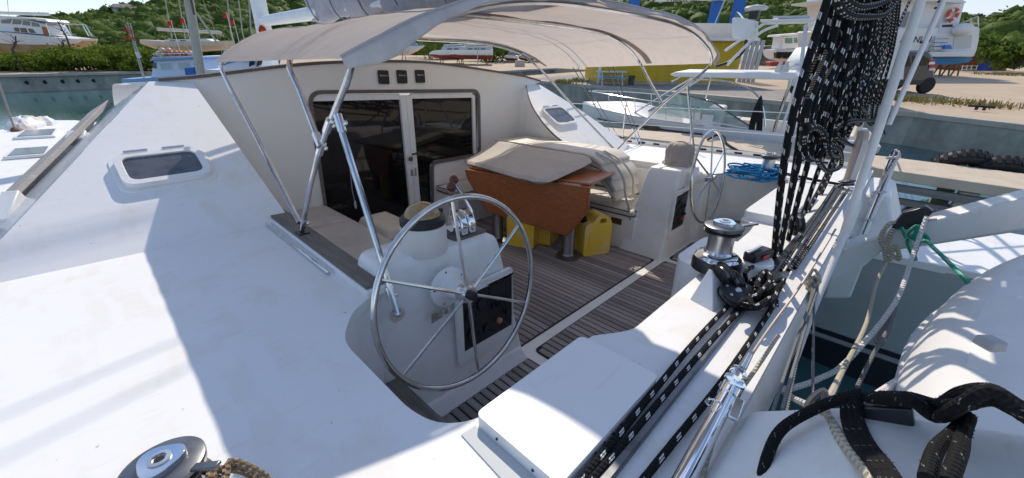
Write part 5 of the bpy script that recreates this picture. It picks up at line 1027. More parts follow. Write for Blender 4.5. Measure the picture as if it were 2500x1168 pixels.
wo_ = bpy.data.objects.new('hillside_forest', np_mesh('hillside_forest', vs, fs, LEAFD)); COL.objects.link(wo_); tag(wo_, 'dense green woodland covering the hills behind the boatyard', 'forest', kind='stuff')
wl_ = bpy.data.objects.new('hillside_foliage', np_mesh('hillside_foliage', lv, lfc, LEAFD)); COL.objects.link(wl_); tag(wl_, 'loose leafy crowns of the hillside woodland', 'forest', kind='stuff')
# bushes along the left quay and in the yard
def bush(px, py_, w, h, lab, mat=LEAF, n=1500, sz=0.10, z=ZY, dist=None, grp='green bushes on the quay'):
    c = WZ(px, py_, z) if dist is None else WD(px, py_, dist); t = thing('bush', lab, 'bush', c, grp, boat=False); bv, bf = [], []; rg = np.random.default_rng(int(px)+7)
    k = 9
    for i in range(k):
        cc = np.array(c)+np.array([rg.normal()*w*0.30, rg.normal()*w*0.30, h*(0.12+0.62*rg.random())]); rd = np.array([w*0.30, w*0.30, h*0.26])*(0.7+0.6*rg.random()); leaves(bv, bf, cc, rd, n//k, sz, rg, shell=0.25)
    o = bpy.data.objects.new('foliage', np_mesh('foliage', bv, bf, mat)); COL.objects.link(o); o.parent = t; o.location = -Vector(c)
    b = MB()
    for i in range(5): b.tube([c, c+V(rg.normal()*w*0.2, rg.normal()*w*0.2, h*0.6)], [0.06, 0.02], 6)
    b.build('stem', WOODB, t); return t
for k, (px, w, h) in enumerate(((15, 3.2, 2.0), (62, 3.4, 2.2), (112, 3.4, 2.1), (165, 3.6, 2.4), (215, 3.6, 2.5), (265, 3.8, 3.0), (312, 3.4, 3.3), (352, 2.6, 2.4))):
    bush(px, 172, w*1.15, h*0.72, ['leafy green bush at the left end of the quay, under the white yacht', 'leafy green bush on the quay, second from the left end', 'leafy green bush on the quay, third from the left end', 'leafy green bush on the quay, below the stern of the white yacht', 'leafy green bush on the quay, left of the two tall ones', 'tall leafy green bush on the quay, left of the flag poles', 'tallest leafy green bush on the quay, beside the flag poles', 'low leafy green bush on the quay behind the fishing boat'][k], n=2600, sz=0.13)
for k, (px, py_, d, w, h, lab) in enumerate(((1225, 150, 60, 6, 5, 'green tree between the hauled-out boats under the bimini edge'), (1370, 152, 62, 7, 5.5, 'green tree behind the concrete blocks in the yard'), (1050, 150, 70, 9, 6, 'green trees behind the hauled-out catamaran'), (2475, 170, 60, 5, 3.2, 'green bush at the right edge behind the orange container'), (1870, 130, 80, 9, 5, 'green tree beside the white tent'))):
    bush(px, py_, w, h, lab, leafmat('tree_leaf%d' % k, (0.08, 0.15, 0.02), (0.19, 0.25, 0.045), 0.8), 3600, 0.22, dist=d, grp='trees in the yard')
# bare branches in front of the white yacht
for k, (a, b_, lab) in enumerate((((175, 128), (140, 52), 'bare leaning tree trunk before the hull of the white yacht'), ((30, 122), (38, 88), 'thin bare sapling before the white yacht'), ((150, 118), (152, 100), 'short bare stick on the quay before the white yacht'))):
    t = thing('bare_tree', lab, 'bare tree', WD(a[0], a[1]+20, 51), boat=False, group='bare trees'); p0, p1 = WD(*a, 51), WD(*b_, 51); MB().tube([p0-V(0, 0, 1.5), p0, p0.lerp(p1, 0.5)+V(0.1, 0, 0), p1], [0.09, 0.08, 0.06, 0.03], 7).build('trunk', WOODB, t); bb = MB(); rg = random.Random(k)
    for i in range(7):
        q = p0.lerp(p1, rg.uniform(0.4, 1)); bb.tube([q, q+V(rg.uniform(-0.6, 0.6), rg.uniform(-0.3, 0.3), rg.uniform(0.1, 0.6))], [0.025, 0.008], 5)
    bb.build('branch', WOODB, t)
# ================================================================ things in the yard and harbour (level world)
NV = V(math.sin(R_(45.65)), math.cos(R_(45.65)), 0); RV = V(math.cos(R_(45.65)), -math.sin(R_(45.65)), 0)
def WV(x, y, D): d = _ray(RW, x, y); return CW+d*(D/d.dot(NV))           # upright plane facing the view, D metres off
def PLN(x, y, p0, dr):                                                     # upright plane through p0 along dr
    n = V(-dr[1], dr[0], 0); d = _ray(RW, x, y); return CW+d*((Vector(p0)-CW).dot(n)/d.dot(n))
def vplate(pix, D, th, name, mat, parent, **k):
    b = MB(); b.prism([WV(a, d, D) for a, d in pix], NV*th); return b.build(name, mat, parent, fix=True, **k)
def rect(x0, y0, x1, y1): return [(x0, y0), (x1, y0), (x1, y1), (x0, y1)]
def vhull(D, st, beam, parent, mats=(WHITEP, None), split=0.6, name='hull'):
    """hull lofted from side-view stations (px, sheer y, keel y, width 0..1)"""
    for part in (0, 1):
        if part and not mats[1]: break
        b = MB(); rings = []
        for px, ys, yk, w in st:
            s = WV(px, ys, D); k = WV(px, yk, D); hb = beam/2*w; row = []
            if part == 0: fr = [(0, 1.0), (0.25, 1.0), (0.5, 0.95), (split, 0.85)] if mats[1] else [(0, 1.0), (0.3, 0.98), (0.6, 0.85), (0.85, 0.5), (1, 0.02)]
            else: fr = [(split, 0.86), (0.8, 0.6), (0.93, 0.3), (1, 0.03)]
            for side in (-1, 1):
                for f_, ww in (fr if side < 0 else reversed(fr)): row.append(s.lerp(k, f_)+NV*hb*ww*side)
            rings.append(row)
        n = len(rings[0]); b.v = [q for r in rings for q in r]
        for i in range(len(rings)-1):
            for j in range(n-1): b.f.append((i*n+j, i*n+j+1, (i+1)*n+j+1, (i+1)*n+j))
            if part == 0: b.f.append((i*n+n-1, i*n, (i+1)*n, (i+1)*n+n-1))
        b.f.append(tuple(range(n))); b.f.append(tuple((len(rings)-1)*n+j for j in range(n)))
        b.build(name if part == 0 else 'bottom', mats[part], parent, fix=True, ang=50)
def props(D, pxs, y0, parent, z=ZY):
    for px in pxs:
        q = WV(px, y0, D)
        for s in (-1, 1): MB().tube([V(q.x, q.y, q.z)+NV*0.5*s, V(q.x, q.y, z)+NV*1.1*s], 0.05, 6).build('prop', P('prop_steel', (0.20, 0.10, 0.06), 0.7), parent)
BLUEP = P('blue_antifouling', (0.02, 0.12, 0.30), 0.5); RUSTB = P('ochre_bottom', (0.50, 0.40, 0.26), 0.8, vscale=0.9, col2=(0.36, 0.22, 0.09), thr=(0.42, 0.65), stretch=(1, 1, 0.5)); REDB = P('red_antifouling', (0.24, 0.05, 0.035), 0.7)
WGL = P('cabin_glass', (0.10, 0.115, 0.13), 0.1, spec=0.7); BRG = P('brown_glass', (0.10, 0.06, 0.05), 0.15); CRH = P('cream_hull', (0.55, 0.50, 0.41), 0.5, var=0.1, vscale=1)
OFFW = P('boat_white', (0.78, 0.775, 0.76), 0.45, var=0.06, vscale=0.8)
# white yacht on the hard, far left
D = 42; y_ = thing('hauled_yacht', 'white pilothouse yacht with ochre-stained bottom propped on the hard, far left', 'yacht', WV(90, 150, D), boat=False, group='hauled-out boats')
vhull(D, [(-130, 66, 126, 0.8), (-60, 71, 129, 0.95), (0, 76, 131, 1), (60, 81, 132, 1), (120, 87, 131, 0.95), (180, 93, 127, 0.8), (212, 96, 116, 0.6), (219, 95, 104, 0.5)], 3.4, y_, (OFFW, RUSTB), 0.5)
vplate([(-60, 50), (-5, 46), (55, 48), (88, 54), (112, 62), (128, 86), (-60, 72)], D-0.9, 1.8, 'deckhouse', OFFW, y_, bevel=0.05)
vplate([(-30, 44), (0, 39), (40, 41), (110, 48), (118, 54), (60, 48), (-30, 49)], D-1.0, 2.0, 'house_roof', OFFW, y_, bevel=0.03)
for r in ([(4, 49), (28, 49), (24, 58), (2, 57)], [(32, 49), (52, 50), (50, 60), (29, 59)], [(56, 50), (73, 53), (72, 63), (54, 61)], [(77, 54), (94, 58), (97, 66), (77, 64)]): vplate(r, D-0.93, 0.05, 'upper_window', WGL, y_)
for r in ([(33, 68), (44, 68), (47, 78), (36, 77)], [(47, 69), (62, 69), (67, 80), (52, 79)], [(67, 70), (78, 71), (87, 81), (73, 80)]): vplate(r, D-0.94, 0.05, 'lower_window', BRG, y_)
vplate([(101, 65), (115, 68), (122, 86), (107, 85)], D-0.95, 0.06, 'hatch_door', P('orange_brown', (0.40, 0.13, 0.05), 0.6), y_)
b = MB(); b.tube([WV(-80, 30, D), WV(118, 35, D)], 0.14, 10); b.build('boom', OFFW, y_)
for a, c in (((140, 58), (183, 60)), ((183, 60), (200, 88)), ((140, 58), (150, 88)), ((176, 60), (192, 88))):
    for s in (-1, 1): MB().tube([WV(*a, D)+NV*s, WV(*c, D)+NV*s], 0.045, 6).build('stern_arch', SS, y_)
b = MB(); b.tube([WV(140, 58, D)-NV, WV(140, 58, D)+NV], 0.045, 6); b.tube([WV(183, 60, D)-NV, WV(183, 60, D)+NV], 0.045, 6); b.build('arch_crossbar', SS, y_)
for a, c in (((-6, 44), (-26, -60)), ((22, 42), (10, -80))): MB().tube([WV(*a, D), WV(*c, D)], 0.02, 5).build('stay_wire', SS, y_)
props(D, (20, 90, 170), 122, y_); b = MB(); b.tube([WV(x, 92+0.02*x-12, D)-NV*1.1 for x in (150, 180, 205, 216)], 0.025, 6); b.build('rail', SS, y_)
# cream sailing boat
D = 50; y_ = thing('hauled_yacht', 'cream sailing boat on the hard behind the fishing boat', 'yacht', WV(440, 140, D), boat=False, group='hauled-out boats')
vhull(D, [(345, 97, 108, 0.15), (380, 99, 120, 0.6), (430, 102, 127, 1), (490, 103, 127, 0.95), (560, 100, 122, 0.6)], 3.0, y_, (CRH, CRH), 0.6)
vplate([(400, 103), (404, 97), (500, 95), (520, 102)], D-0.8, 1.6, 'cabin', OFFW, y_, bevel=0.04); b = MB(); b.tube([WV(385, 72, D), WV(540, 80, D)], 0.16, 8); b.build('boom', P('sail_cover', (0.55, 0.52, 0.5), 0.8), y_)
for k in range(3): vplate(rect(415+24*k, 98, 428+24*k, 101), D-0.82, 0.05, 'portlight', WGL, y_)
props(D, (400, 470), 122, y_)
# masts of the yard
for k, (a, c, r, lab) in enumerate((((425, 120), (398, -30), 0.05, 'thin bare mast left of the thick cream spar'), ((455, 110), (430, -40), 0.05, 'thin bare mast just left of the cream spar'), ((563, 80), (551, -40), 0.06, 'bare mast with a red flag in the yard'), ((592, 80), (578, -40), 0.06, 'bare mast in the yard, fourth from the left'), ((612, 70), (606, -40), 0.07, 'bare mast in the yard behind the catamaran mast, left'), ((627, 75), (612, -40), 0.12, 'thick grey mast in the yard close to the catamaran mast'), ((642, 70), (632, -40), 0.11, 'rust-brown mast in the yard close to the catamaran mast'), ((530, 90), (480, -40), 0.02, 'thin slanting wire in the yard'), ((1165, 105), (1160, 60), 0.05, 'short mast above the hauled-out catamarans'))):
    b = MB(); b.tube([V(*(WV(*a, 46).xy), ZY), WV(*a, 46), WV(*c, 46)], r, 8); solo(b, 'distant_mast', P('mast_metal%d' % k, (0.35, 0.13, 0.07) if k == 6 else (0.42, 0.42, 0.42), 0.5, 0.3), lab, 'mast', 'masts in the yard', boat=False)
for k, (x, y, lab) in enumerate(((413, 58, 'red flag left of the thick cream spar'), (444, 51, 'red flag just left of the cream spar, upper one'), (549, 39, 'red flag on a bare mast, upper of two'), (566, 55, 'red flag on a bare mast, lower of two'), (465, 86, 'red flag low down behind the cream spar'))):
    b = MB(); b.grid(lambda u, v, x=x, y=y: WV(x-5+10*u, y-6+12*v, 45)+NV*0.12*math.sin(u*6+v), 6, 4); solo(b, 'flag', P('flag_red%d' % k, (0.62, 0.03, 0.02), 0.7), lab, 'flag', 'red flags', boat=False)
    q = WV(x+4, y+6, 45); b = MB(); b.tube([V(q.x, q.y, ZY), WV(x+4, y-8, 45)], 0.03, 6); solo(b, 'flag_staff', OFFW, lab.replace('red flag', 'pale staff of the red flag'), 'staff', 'flag staffs', boat=False)
b = MB(); b.tube([WV(493, 196, 22), WV(456, -30, 22)], 0.20, 14); sp_ = thing('spar', 'thick cream spar rising past the fishing boat', 'spar', WV(493, 196, 22), boat=False); b.build('tube', P('cream_spar', (0.58, 0.50, 0.42), 0.6, var=0.1, vscale=2), sp_); MB().tube([WV(478, 30, 21.7), WV(530, 105, 21.7)], 0.05, 8).build('halyard', ROPEC, sp_); MB().tube([WV(462, -20, 21.75), WV(474, 36, 21.75)], 0.05, 6).build('fitting', P('old_bronze', (0.14, 0.10, 0.06), 0.6), sp_)
# fishing boat
D = 27; fb = thing('fishing_boat', 'blue and white fishing boat with orange floats on its wheelhouse', 'fishing boat', WV(430, 195, D), boat=False)
vhull(D, [(330, 190, 215, 0.7), (365, 189, 222, 0.9), (450, 183, 226, 1), (560, 176, 224, 1), (700, 165, 215, 0.7)], 2.8, fb, (P('fishing_blue', (0.30, 0.46, 0.72), 0.5), None))
vplate([(368, 190), (375, 148), (490, 142), (508, 182)], D-0.9, 1.8, 'wheelhouse', P('pale_blue_white', (0.68, 0.72, 0.80), 0.5), fb, bevel=0.05)
vplate([(362, 150), (370, 143), (492, 137), (496, 143), (370, 149)], D-1.1, 2.2, 'house_roof', P('roof_blue', (0.25, 0.38, 0.62), 0.5), fb, bevel=0.03)
vplate([(371, 155), (381, 153), (381, 168), (373, 166)], D-0.93, 0.05, 'window', P('bright_glass%d' % 0, (0.05, 0.07, 0.1), 0.1), fb)
for k, (x0, x1, yt) in enumerate(((386, 417, 153), (430, 460, 151), (468, 490, 150))):
    f = vplate([(x0, yt), (x1, yt-1), (x1+4, yt+18), (x0+5, yt+19)], D-0.94, 0.06, 'window_frame', OFFW, fb); vplate([(x0+3, yt+2), (x1-2, yt+1), (x1+1, yt+16), (x0+7, yt+17)], D-0.96, 0.06, 'window_pane', P('bright_glass%d' % (k+1), (0.42, 0.48, 0.52), 0.15), f)
vplate([(449, 167), (470, 165), (476, 183), (452, 184)], D-1.15, 0.6, 'blue_crate', P('crate_blue', (0.02, 0.14, 0.42), 0.4), fb, bevel=0.04)
for y in (131, 139): MB().tube([WV(372, y+2, D-0.9), WV(472, y-1, D-0.9)], 0.025, 6).build('roof_rail', SS, fb)
for x in (376, 396, 418, 440, 470): MB().tube([WV(x, 143, D-0.9), WV(x, 129, D-0.9)], 0.02, 6).build('rail_post', SS, fb)
for k, (x, y, c) in enumerate(((388, 132, 0), (396, 124, 0), (406, 131, 1), (412, 124, 2), (418, 131, 1), (430, 131, 1), (441, 131, 1), (452, 132, 1), (464, 131, 2))):
    fl = thing('net_float', ['pale net float on the wheelhouse roof, leftmost', 'pale net float on the wheelhouse roof, top left', 'orange net float with a black eye, first of the lower row', 'orange and white net float at the top of the heap', 'orange net float with a black eye, second of the lower row', 'orange net float with a black eye, third of the lower row', 'orange net float with a black eye, fourth of the lower row', 'orange net float with a black eye, fifth of the lower row', 'orange net float at the right end of the row'][k], 'net float', WV(x, y+5, D-0.4), boat=False, group='net floats'); MB().ball(WV(x, y, D-0.4), 0.17, 14, 10).build('ball', P('float%d' % k, [(0.62, 0.46, 0.36), (0.60, 0.20, 0.06), (0.66, 0.36, 0.24)][c], 0.5), fl)
    if c == 1: MB().ball(WV(x+1, y, D-0.56), 0.055, 8, 6).build('eye', BLKM, fl)
fp_ = thing('flag_pole_bundle', 'bundle of pale fishing poles with red flags at the fishing boat bow', 'pole bundle', WV(352, 192, D), boat=False)
for k, (a, c) in enumerate((((349, 190), (311, 55)), ((353, 192), (318, 58)), ((345, 140), (306, 60)))): MB().tube([WV(*a, D-1), WV(*c, D-1)], 0.035, 6).build('pole', P('pole_paint', (0.55, 0.48, 0.42), 0.7), fp_)
for x, y in ((309, 70), (319, 79), (313, 92), (326, 95)): MB().grid(lambda u, v, x=x, y=y: WV(x-5+10*u, y-5+11*v, D-1.05)+NV*0.05*math.sin(u*5), 4, 4).build('pennant', P('pennant_red', (0.62, 0.04, 0.02), 0.7), fp_)
MB().tube([WV(333, 128, D-1.04), WV(340, 142, D-1.04)], 0.09, 8).build('wrapping', OFFW, fp_)
# second white fishing boat with painted swoosh, seen under the bimini
D = 24; f2 = thing('fishing_boat', 'white fishing boat with a painted blue and red swoosh, seen under the bimini edge', 'fishing boat', WV(590, 180, D), boat=False)
vhull(D, [(530, 168, 205, 0.7), (600, 168, 210, 1), (700, 166, 210, 1), (840, 162, 200, 0.7)], 2.6, f2, (OFFW, None)); vplate([(541, 178), (545, 122), (628, 118), (640, 172)], D-0.9, 1.8, 'wheelhouse', P('lilac_white', (0.70, 0.72, 0.80), 0.5), f2, bevel=0.04)
b = MB(); b.grid(lambda u, v: WV(546+78*u, 157-16*math.sin(u*2.2)+3*v+8*u, D-0.93), 20, 1); b.build('blue_swoosh', P('swoosh_blue', (0.04, 0.25, 0.6), 0.5), f2); b = MB(); b.grid(lambda u, v: WV(546+26*u, 158-15*u+2.5*v, D-0.935), 8, 1); b.build('red_swoosh', P('swoosh_red', (0.5, 0.05, 0.08), 0.5), f2)
vplate([(588, 138), (612, 136), (614, 152), (590, 153)], D-0.93, 0.05, 'window', P('pale_teal', (0.35, 0.5, 0.58), 0.2), f2)
for k, (x, c, lab) in enumerate(((616, (0.03, 0.03, 0.03), 'dark oilskin hanging by the second fishing boat'), (634, (0.06, 0.06, 0.055), 'dark net hanging by the second fishing boat'), (655, (0.55, 0.05, 0.07), 'red cloth hanging under the bimini edge'), (668, (0.04, 0.10, 0.45), 'blue cloth hanging under the bimini edge'), (678, (0.10, 0.40, 0.55), 'light blue cloth hanging under the bimini edge'))):
    b = MB(); b.grid(lambda u, v, x=x: WV(x-6+12*u+2*math.sin(v*5+x), 122+42*v-6*u*v, D-1.2)+NV*0.08*math.sin(u*9), 8, 6); o = solo(b, 'hanging_cloth', P('cloth%d' % k, c, 0.8), lab, 'cloth', 'hanging clothes', boat=False)
rope('washing_line', [WV(540, 124, D-1.2), WV(620, 121, D-1.2), WV(700, 122, D-1.2), WV(800, 118, D-1.2)], 0.012, ROPEGY, 'line carrying the hanging clothes', boat=False)
# boats under the bimini edge
D = 55; mb_ = thing('motor_boat', 'white motor boat with a light blue stripe hauled out, seen under the bimini', 'motor boat', WV(970, 150, D), boat=False, group='hauled-out boats'); vhull(D, [(890, 106, 134, 0.9), (950, 107, 138, 1), (1000, 109, 135, 0.8), (1025, 111, 122, 0.35), (1036, 111, 114, 0.05)], 2.8, mb_, (OFFW, None)); vplate([(890, 107), (1032, 110), (1032, 113), (890, 111)], D-1.45, 0.05, 'stripe', P('light_blue', (0.10, 0.38, 0.65), 0.5), mb_); vplate([(930, 108), (945, 98), (1000, 96), (1015, 110)], D-0.7, 1.4, 'cabin', P('cabin_blue', (0.25, 0.42, 0.62), 0.5), mb_); vplate([(1000, 97), (1030, 92), (1032, 95), (1004, 101)], D-0.9, 1.8, 'bimini', P('sky_blue_canvas', (0.15, 0.4, 0.7), 0.7), mb_); props(D, (930, 985), 132, mb_)
for k, (x0, D, lab) in enumerate(((1048, 52, 'grey-white catamaran hauled out, left of two under the bimini'), (1098, 50, 'grey-white catamaran with a wheelhouse hauled out, right of two'))):
    ct = thing('hauled_catamaran', lab, 'catamaran', WV(x0+40, 152, D), boat=False, group='hauled-out boats'); W_ = 85 if k == 0 else 105
    for s in (-1.4, 1.4):
        vhull(D+s, [(x0, 130, 136, 0.1), (x0+10, 124, 140, 0.5), (x0+30, 122, 145, 1), (x0+W_, 122, 146, 1)], 1.1, ct, (OFFW, REDB), 0.55)
    vplate([(x0+28, 126), (x0+32, 114), (x0+W_-4, 113), (x0+W_-2, 126)], D-1.6, 3.2, 'bridge_cabin', P('silver_grey', (0.5, 0.52, 0.53), 0.5), ct, bevel=0.05)
    for j in range(2+k): vplate(rect(x0+44+16*j, 118, x0+55+16*j, 123), D-1.66, 0.05, 'window', WGL, ct)
    vplate([(x0+35, 109), (x0+W_-8, 108), (x0+W_-8, 111), (x0+35, 112)], D-1.3, 2.6, 'canopy', OFFW, ct); MB().tube([WV(x0+45, 114, D), WV(x0+45, 110, D)], 0.05, 6).build('post', SS, ct); props(D, (x0+30, x0+W_-15), 143, ct)
for k, (x0, lab) in enumerate(((1230, 'small white powerboat hauled out, seen under the bimini'), (1266, 'small cream powerboat with red bottom hauled out, seen under the bimini'))):
    D = 56; sb_ = thing('small_boat', lab, 'motor boat', WV(x0+15, 155, D), boat=False, group='hauled-out boats'); vhull(D, [(x0, 137, 143, 0.3), (x0+8, 135, 148, 0.9), (x0+34, 136, 150, 1)], 2.0, sb_, (OFFW if k == 0 else CRH, REDB), 0.5); vplate([(x0+8, 136), (x0+12, 127), (x0+28, 127), (x0+30, 136)], D-0.6, 1.2, 'console', OFFW if k else P('grey_console', (0.3, 0.3, 0.32), 0.6), sb_, bevel=0.03); vplate(rect(x0+13, 129, x0+26, 132), D-0.64, 0.05, 'windscreen', WGL, sb_); props(D, (x0+8, x0+26), 146, sb_)
for k, (px, py_, lab) in enumerate(((1269, 163, 'pale concrete block on the yard, left of two'), (1358, 165, 'pale concrete block on the yard, right of two'))):
    q = WZ(px, py_, ZY); b = MB(); b.hexa([q+RV*a*0.55+NV*c*0.4+V(0, 0, 0) for a, c in ((-1, -1), (1, -1), (1, 1), (-1, 1))]+[q+RV*a*0.5+NV*c*0.36+V(0, 0, 0.62) for a, c in ((-1, -1), (1, -1), (1, 1), (-1, 1))]); solo(b, 'concrete_block', COPE, lab, 'concrete block', 'concrete blocks', boat=False, bevel=0.04)
# yellow building
D = 25.8; yb = thing('yellow_building', 'yellow clapboard building with a grey roof at the quay', 'building', WV(1620, 207, D), boat=False)
YEP = P('yellow_boards', (0.62, 0.42, 0.018), 0.6, var=0.12, vscale=2.5); A = WV(1459, 205, D); Bq = WV(1792, 214, D); A.z = Bq.z = ZY; L_ = (Bq-A).length; hW = 2.45
MB().box((A+Bq)/2+V(0, 0, hW/2)+NV*2.6, (L_-0.1, 5.0, hW), Matrix.Rotation(math.atan2((Bq-A).y, (Bq-A).x), 3, 'Z')).build('wall', YEP, yb)
bm_ = MB().bar(V(0, 0, 0), (Bq-A).normalized()*L_, 0.05, 0.135).mesh('board', YEP)
for k in range(16):
    o = bpy.data.objects.new('board', bm_); COL.objects.link(o); o.parent = yb; o.location = A+V(0, 0, 0.22+0.145*k)+NV*0.05-Vector(BASE[yb.name]); o.rotation_euler = (0, 0, 0)
MB().bar(A+V(0, 0, 0.07)-NV*0.02, Bq+V(0, 0, 0.07)-NV*0.02, 0.16, 0.14).build('plinth', COPE, yb)
MB().box(A+RV*0.06+V(0, 0, hW/2), (0.14, 0.14, hW), Matrix.Rotation(R_(-45.65), 3, 'Z')).build('corner_post', WHITEP, yb)
rA = A-RV*0.5+V(0, 0, hW); rB = Bq+RV*0.5+V(0, 0, hW)
MB().hexa([rA-NV*0.5, rB-NV*0.5, rB+NV*5.6, rA+NV*5.6, rA+V(0, 0, 0.12)-NV*0.55, rB+V(0, 0, 0.12)-NV*0.55, rB+V(0, 0, 1.0)+NV*2.6, rA+V(0, 0, 1.0)+NV*2.6]).build('roof', P('roof_grey', (0.13, 0.14, 0.15), 0.6, var=0.2, vscale=3), yb); MB().bar(rA-NV*0.56+V(0, 0, 0.05), rB-NV*0.56+V(0, 0, 0.05), 0.1, 0.14).build('gutter', WHITEP, yb)
for k in range(4):
    px = 1803+k*11; b = MB(); b.bar(V(*(WV(px, 205, D+2).xy), ZY), V(*(WV(px, 205, D+2).xy), ZY+2.5), 0.24, 0.05, NV); b.build('side_panel', P('panel_grey%d' % k, (0.45, 0.47, 0.48), 0.6), yb)
# picnic table
pt = thing('picnic_table', 'white picnic table with light blue seats beside the yellow building', 'picnic table', WZ(1489, 210, ZY), boat=False); c = WZ(1489, 208, ZY); e1 = RV; e2 = NV; PB_ = P('pale_paint', (0.62, 0.68, 0.74), 0.6); SBL = P('seat_blue', (0.12, 0.38, 0.60), 0.6)
for k in range(5): MB().bar(c+e1*-0.85+e2*(-0.34+0.17*k)+V(0, 0, 0.75), c+e1*0.85+e2*(-0.34+0.17*k)+V(0, 0, 0.75), 0.15, 0.04).build('top_plank', PB_, pt)
for s in (-1, 1):
    for k in range(2): MB().bar(c+e1*-0.85+e2*s*(0.62+0.16*k)+V(0, 0, 0.44), c+e1*0.85+e2*s*(0.62+0.16*k)+V(0, 0, 0.44), 0.14, 0.04).build('seat_plank', SBL if s < 0 else PB_, pt)
for a in (-0.6, 0.6):
    for s in (-1, 1): MB().bar(c+e1*a+e2*s*0.22+V(0, 0, 0.73), c+e1*a+e2*s*0.62, 0.09, 0.05, e1).build('leg', PB_, pt)
    MB().bar(c+e1*a+e2*-0.8+V(0, 0, 0.40), c+e1*a+e2*0.8+V(0, 0, 0.40), 0.05, 0.09).build('cross_beam', PB_, pt)
bn = MB(); q = WZ(1540, 208, ZY); bn.lathe([(0.16, 0), (0.19, 0.5), (0.2, 0.52), (0.17, 0.53)], q, 16); solo(bn, 'bin', P('bin_grey', (0.08, 0.085, 0.09), 0.6), 'grey bin against the yellow building', 'bin', boat=False)
# travel lift
D = 44; tlf = thing('travel_lift', 'blue boat travel lift with a white lettered beam', 'boat lift', WV(1700, 120, D), boat=False); LB = P('lift_blue', (0.012, 0.13, 0.50), 0.45)
for x0, x1 in ((1521, 1546), (1716, 1737), (1768, 1791)):
    a = WV((x0+x1)/2, 120, D); w = (x1-x0)*mpp(a); MB().box(V(a.x, a.y, (ZY+9)/2), (w, 0.5, 9-ZY), Matrix.Rotation(R_(-45.65), 3, 'Z')).build('post', LB, tlf)
a, c = WV(1600, -2, D-0.5), WV(1775, -6, D-0.5); MB().bar(a+V(0, 0, 0.15), c+V(0, 0, 0.15), 0.4, 0.75).build('sign_beam', WHITEP, tlf); MB().bar(WV(1500, -8, D)+V(0, 0, 1.2), WV(1800, -8, D)+V(0, 0, 1.2), 0.6, 0.7).build('top_beam', LB, tlf)
def text(body, size, p, M, mat, name, parent, ext=0.01):
    tx = bpy.data.curves.new('t', 'FONT'); tx.body = body; tx.size = size; tx.extrude = ext; to = bpy.data.objects.new('t', tx); COL.objects.link(to); bpy.context.view_layer.update(); me = bpy.data.meshes.new_from_object(to.evaluated_get(bpy.context.evaluated_depsgraph_get())); bpy.data.objects.remove(to)
    me.materials.clear(); me.materials.append(mat); me.transform(M.to_4x4()); o = bpy.data.objects.new(name, me); COL.objects.link(o); o.parent = parent; o.location = Vector(p)-Vector(BASE[parent.name]); return o
FACE = Matrix((RV, V(0, 0, 1), -NV)).transposed()
text('TYRRELL BAY', 0.55, WV(1626, 4, D-0.75), FACE, P('letter_green', (0.05, 0.07, 0.07), 0.6), 'lettering', tlf)
MB().tube([WV(1740, 70, D-8), WV(1770, 0, D-8)], 0.05, 8).build('sling_rod', P('pale_green', (0.5, 0.62, 0.58), 0.6), tlf)
# tent and far cabin boat
D = 52; tn_ = thing('tent', 'white arched tent shelter in the boatyard', 'tent', WV(1866, 150, D), boat=False); c = WV(1866, 150, D); r = 29*mpp(c); MB().grid(lambda u, v: V(c.x, c.y, ZY)+RV*(-r*math.cos(math.pi*u))+V(0, 0, r*1.5*math.sin(math.pi*u)**0.8)+NV*(v*4), 16, 6).build('cover', P('tent_white', (0.75, 0.75, 0.76), 0.7), tn_)
for k in range(3): MB().tube([V(c.x, c.y, ZY)+RV*(-r*1.01*math.cos(a))+V(0, 0, r*1.51*math.sin(a)**0.8)+NV*(k*2) for a in [math.pi*i/14 for i in range(15)]], 0.05, 6).build('rib', SS, tn_)
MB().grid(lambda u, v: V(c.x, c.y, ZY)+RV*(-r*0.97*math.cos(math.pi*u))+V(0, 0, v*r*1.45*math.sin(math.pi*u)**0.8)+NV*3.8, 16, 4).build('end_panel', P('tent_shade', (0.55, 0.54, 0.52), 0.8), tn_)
D = 46; cb_ = thing('cabin_boat', 'white cabin boat with three black outboards on the hard', 'motor boat', WV(1920, 150, D), boat=False, group='hauled-out boats'); vhull(D, [(1878, 122, 145, 0.9), (1930, 120, 152, 1), (1985, 115, 150, 0.8), (2020, 108, 130, 0.3)], 2.6, cb_, (OFFW, None)); vplate([(1908, 120), (1913, 90), (1962, 86), (1970, 118)], D-0.9, 1.8, 'cabin', OFFW, cb_, bevel=0.04); vplate([(1903, 90), (1906, 85), (1968, 80), (1972, 85)], D-1.1, 2.2, 'cabin_roof', OFFW, cb_)
for r in (rect(1917, 93, 1935, 106), rect(1939, 92, 1958, 105)): vplate(r, D-0.94, 0.05, 'window', P('green_glass', (0.12, 0.24, 0.18), 0.2), cb_)
for x in (1902, 1918, 1932): vplate([(x-6, 142), (x-7, 128), (x+5, 127), (x+7, 133), (x+4, 144)], D-1.7, 0.5, 'outboard', BLK, cb_, bevel=0.05)
vplate([(1880, 152), (1920, 150), (1932, 158), (1884, 162)], D-4, 1.0, 'red_dinghy', P('dinghy_red', (0.40, 0.05, 0.04), 0.5), cb_, bevel=0.1)
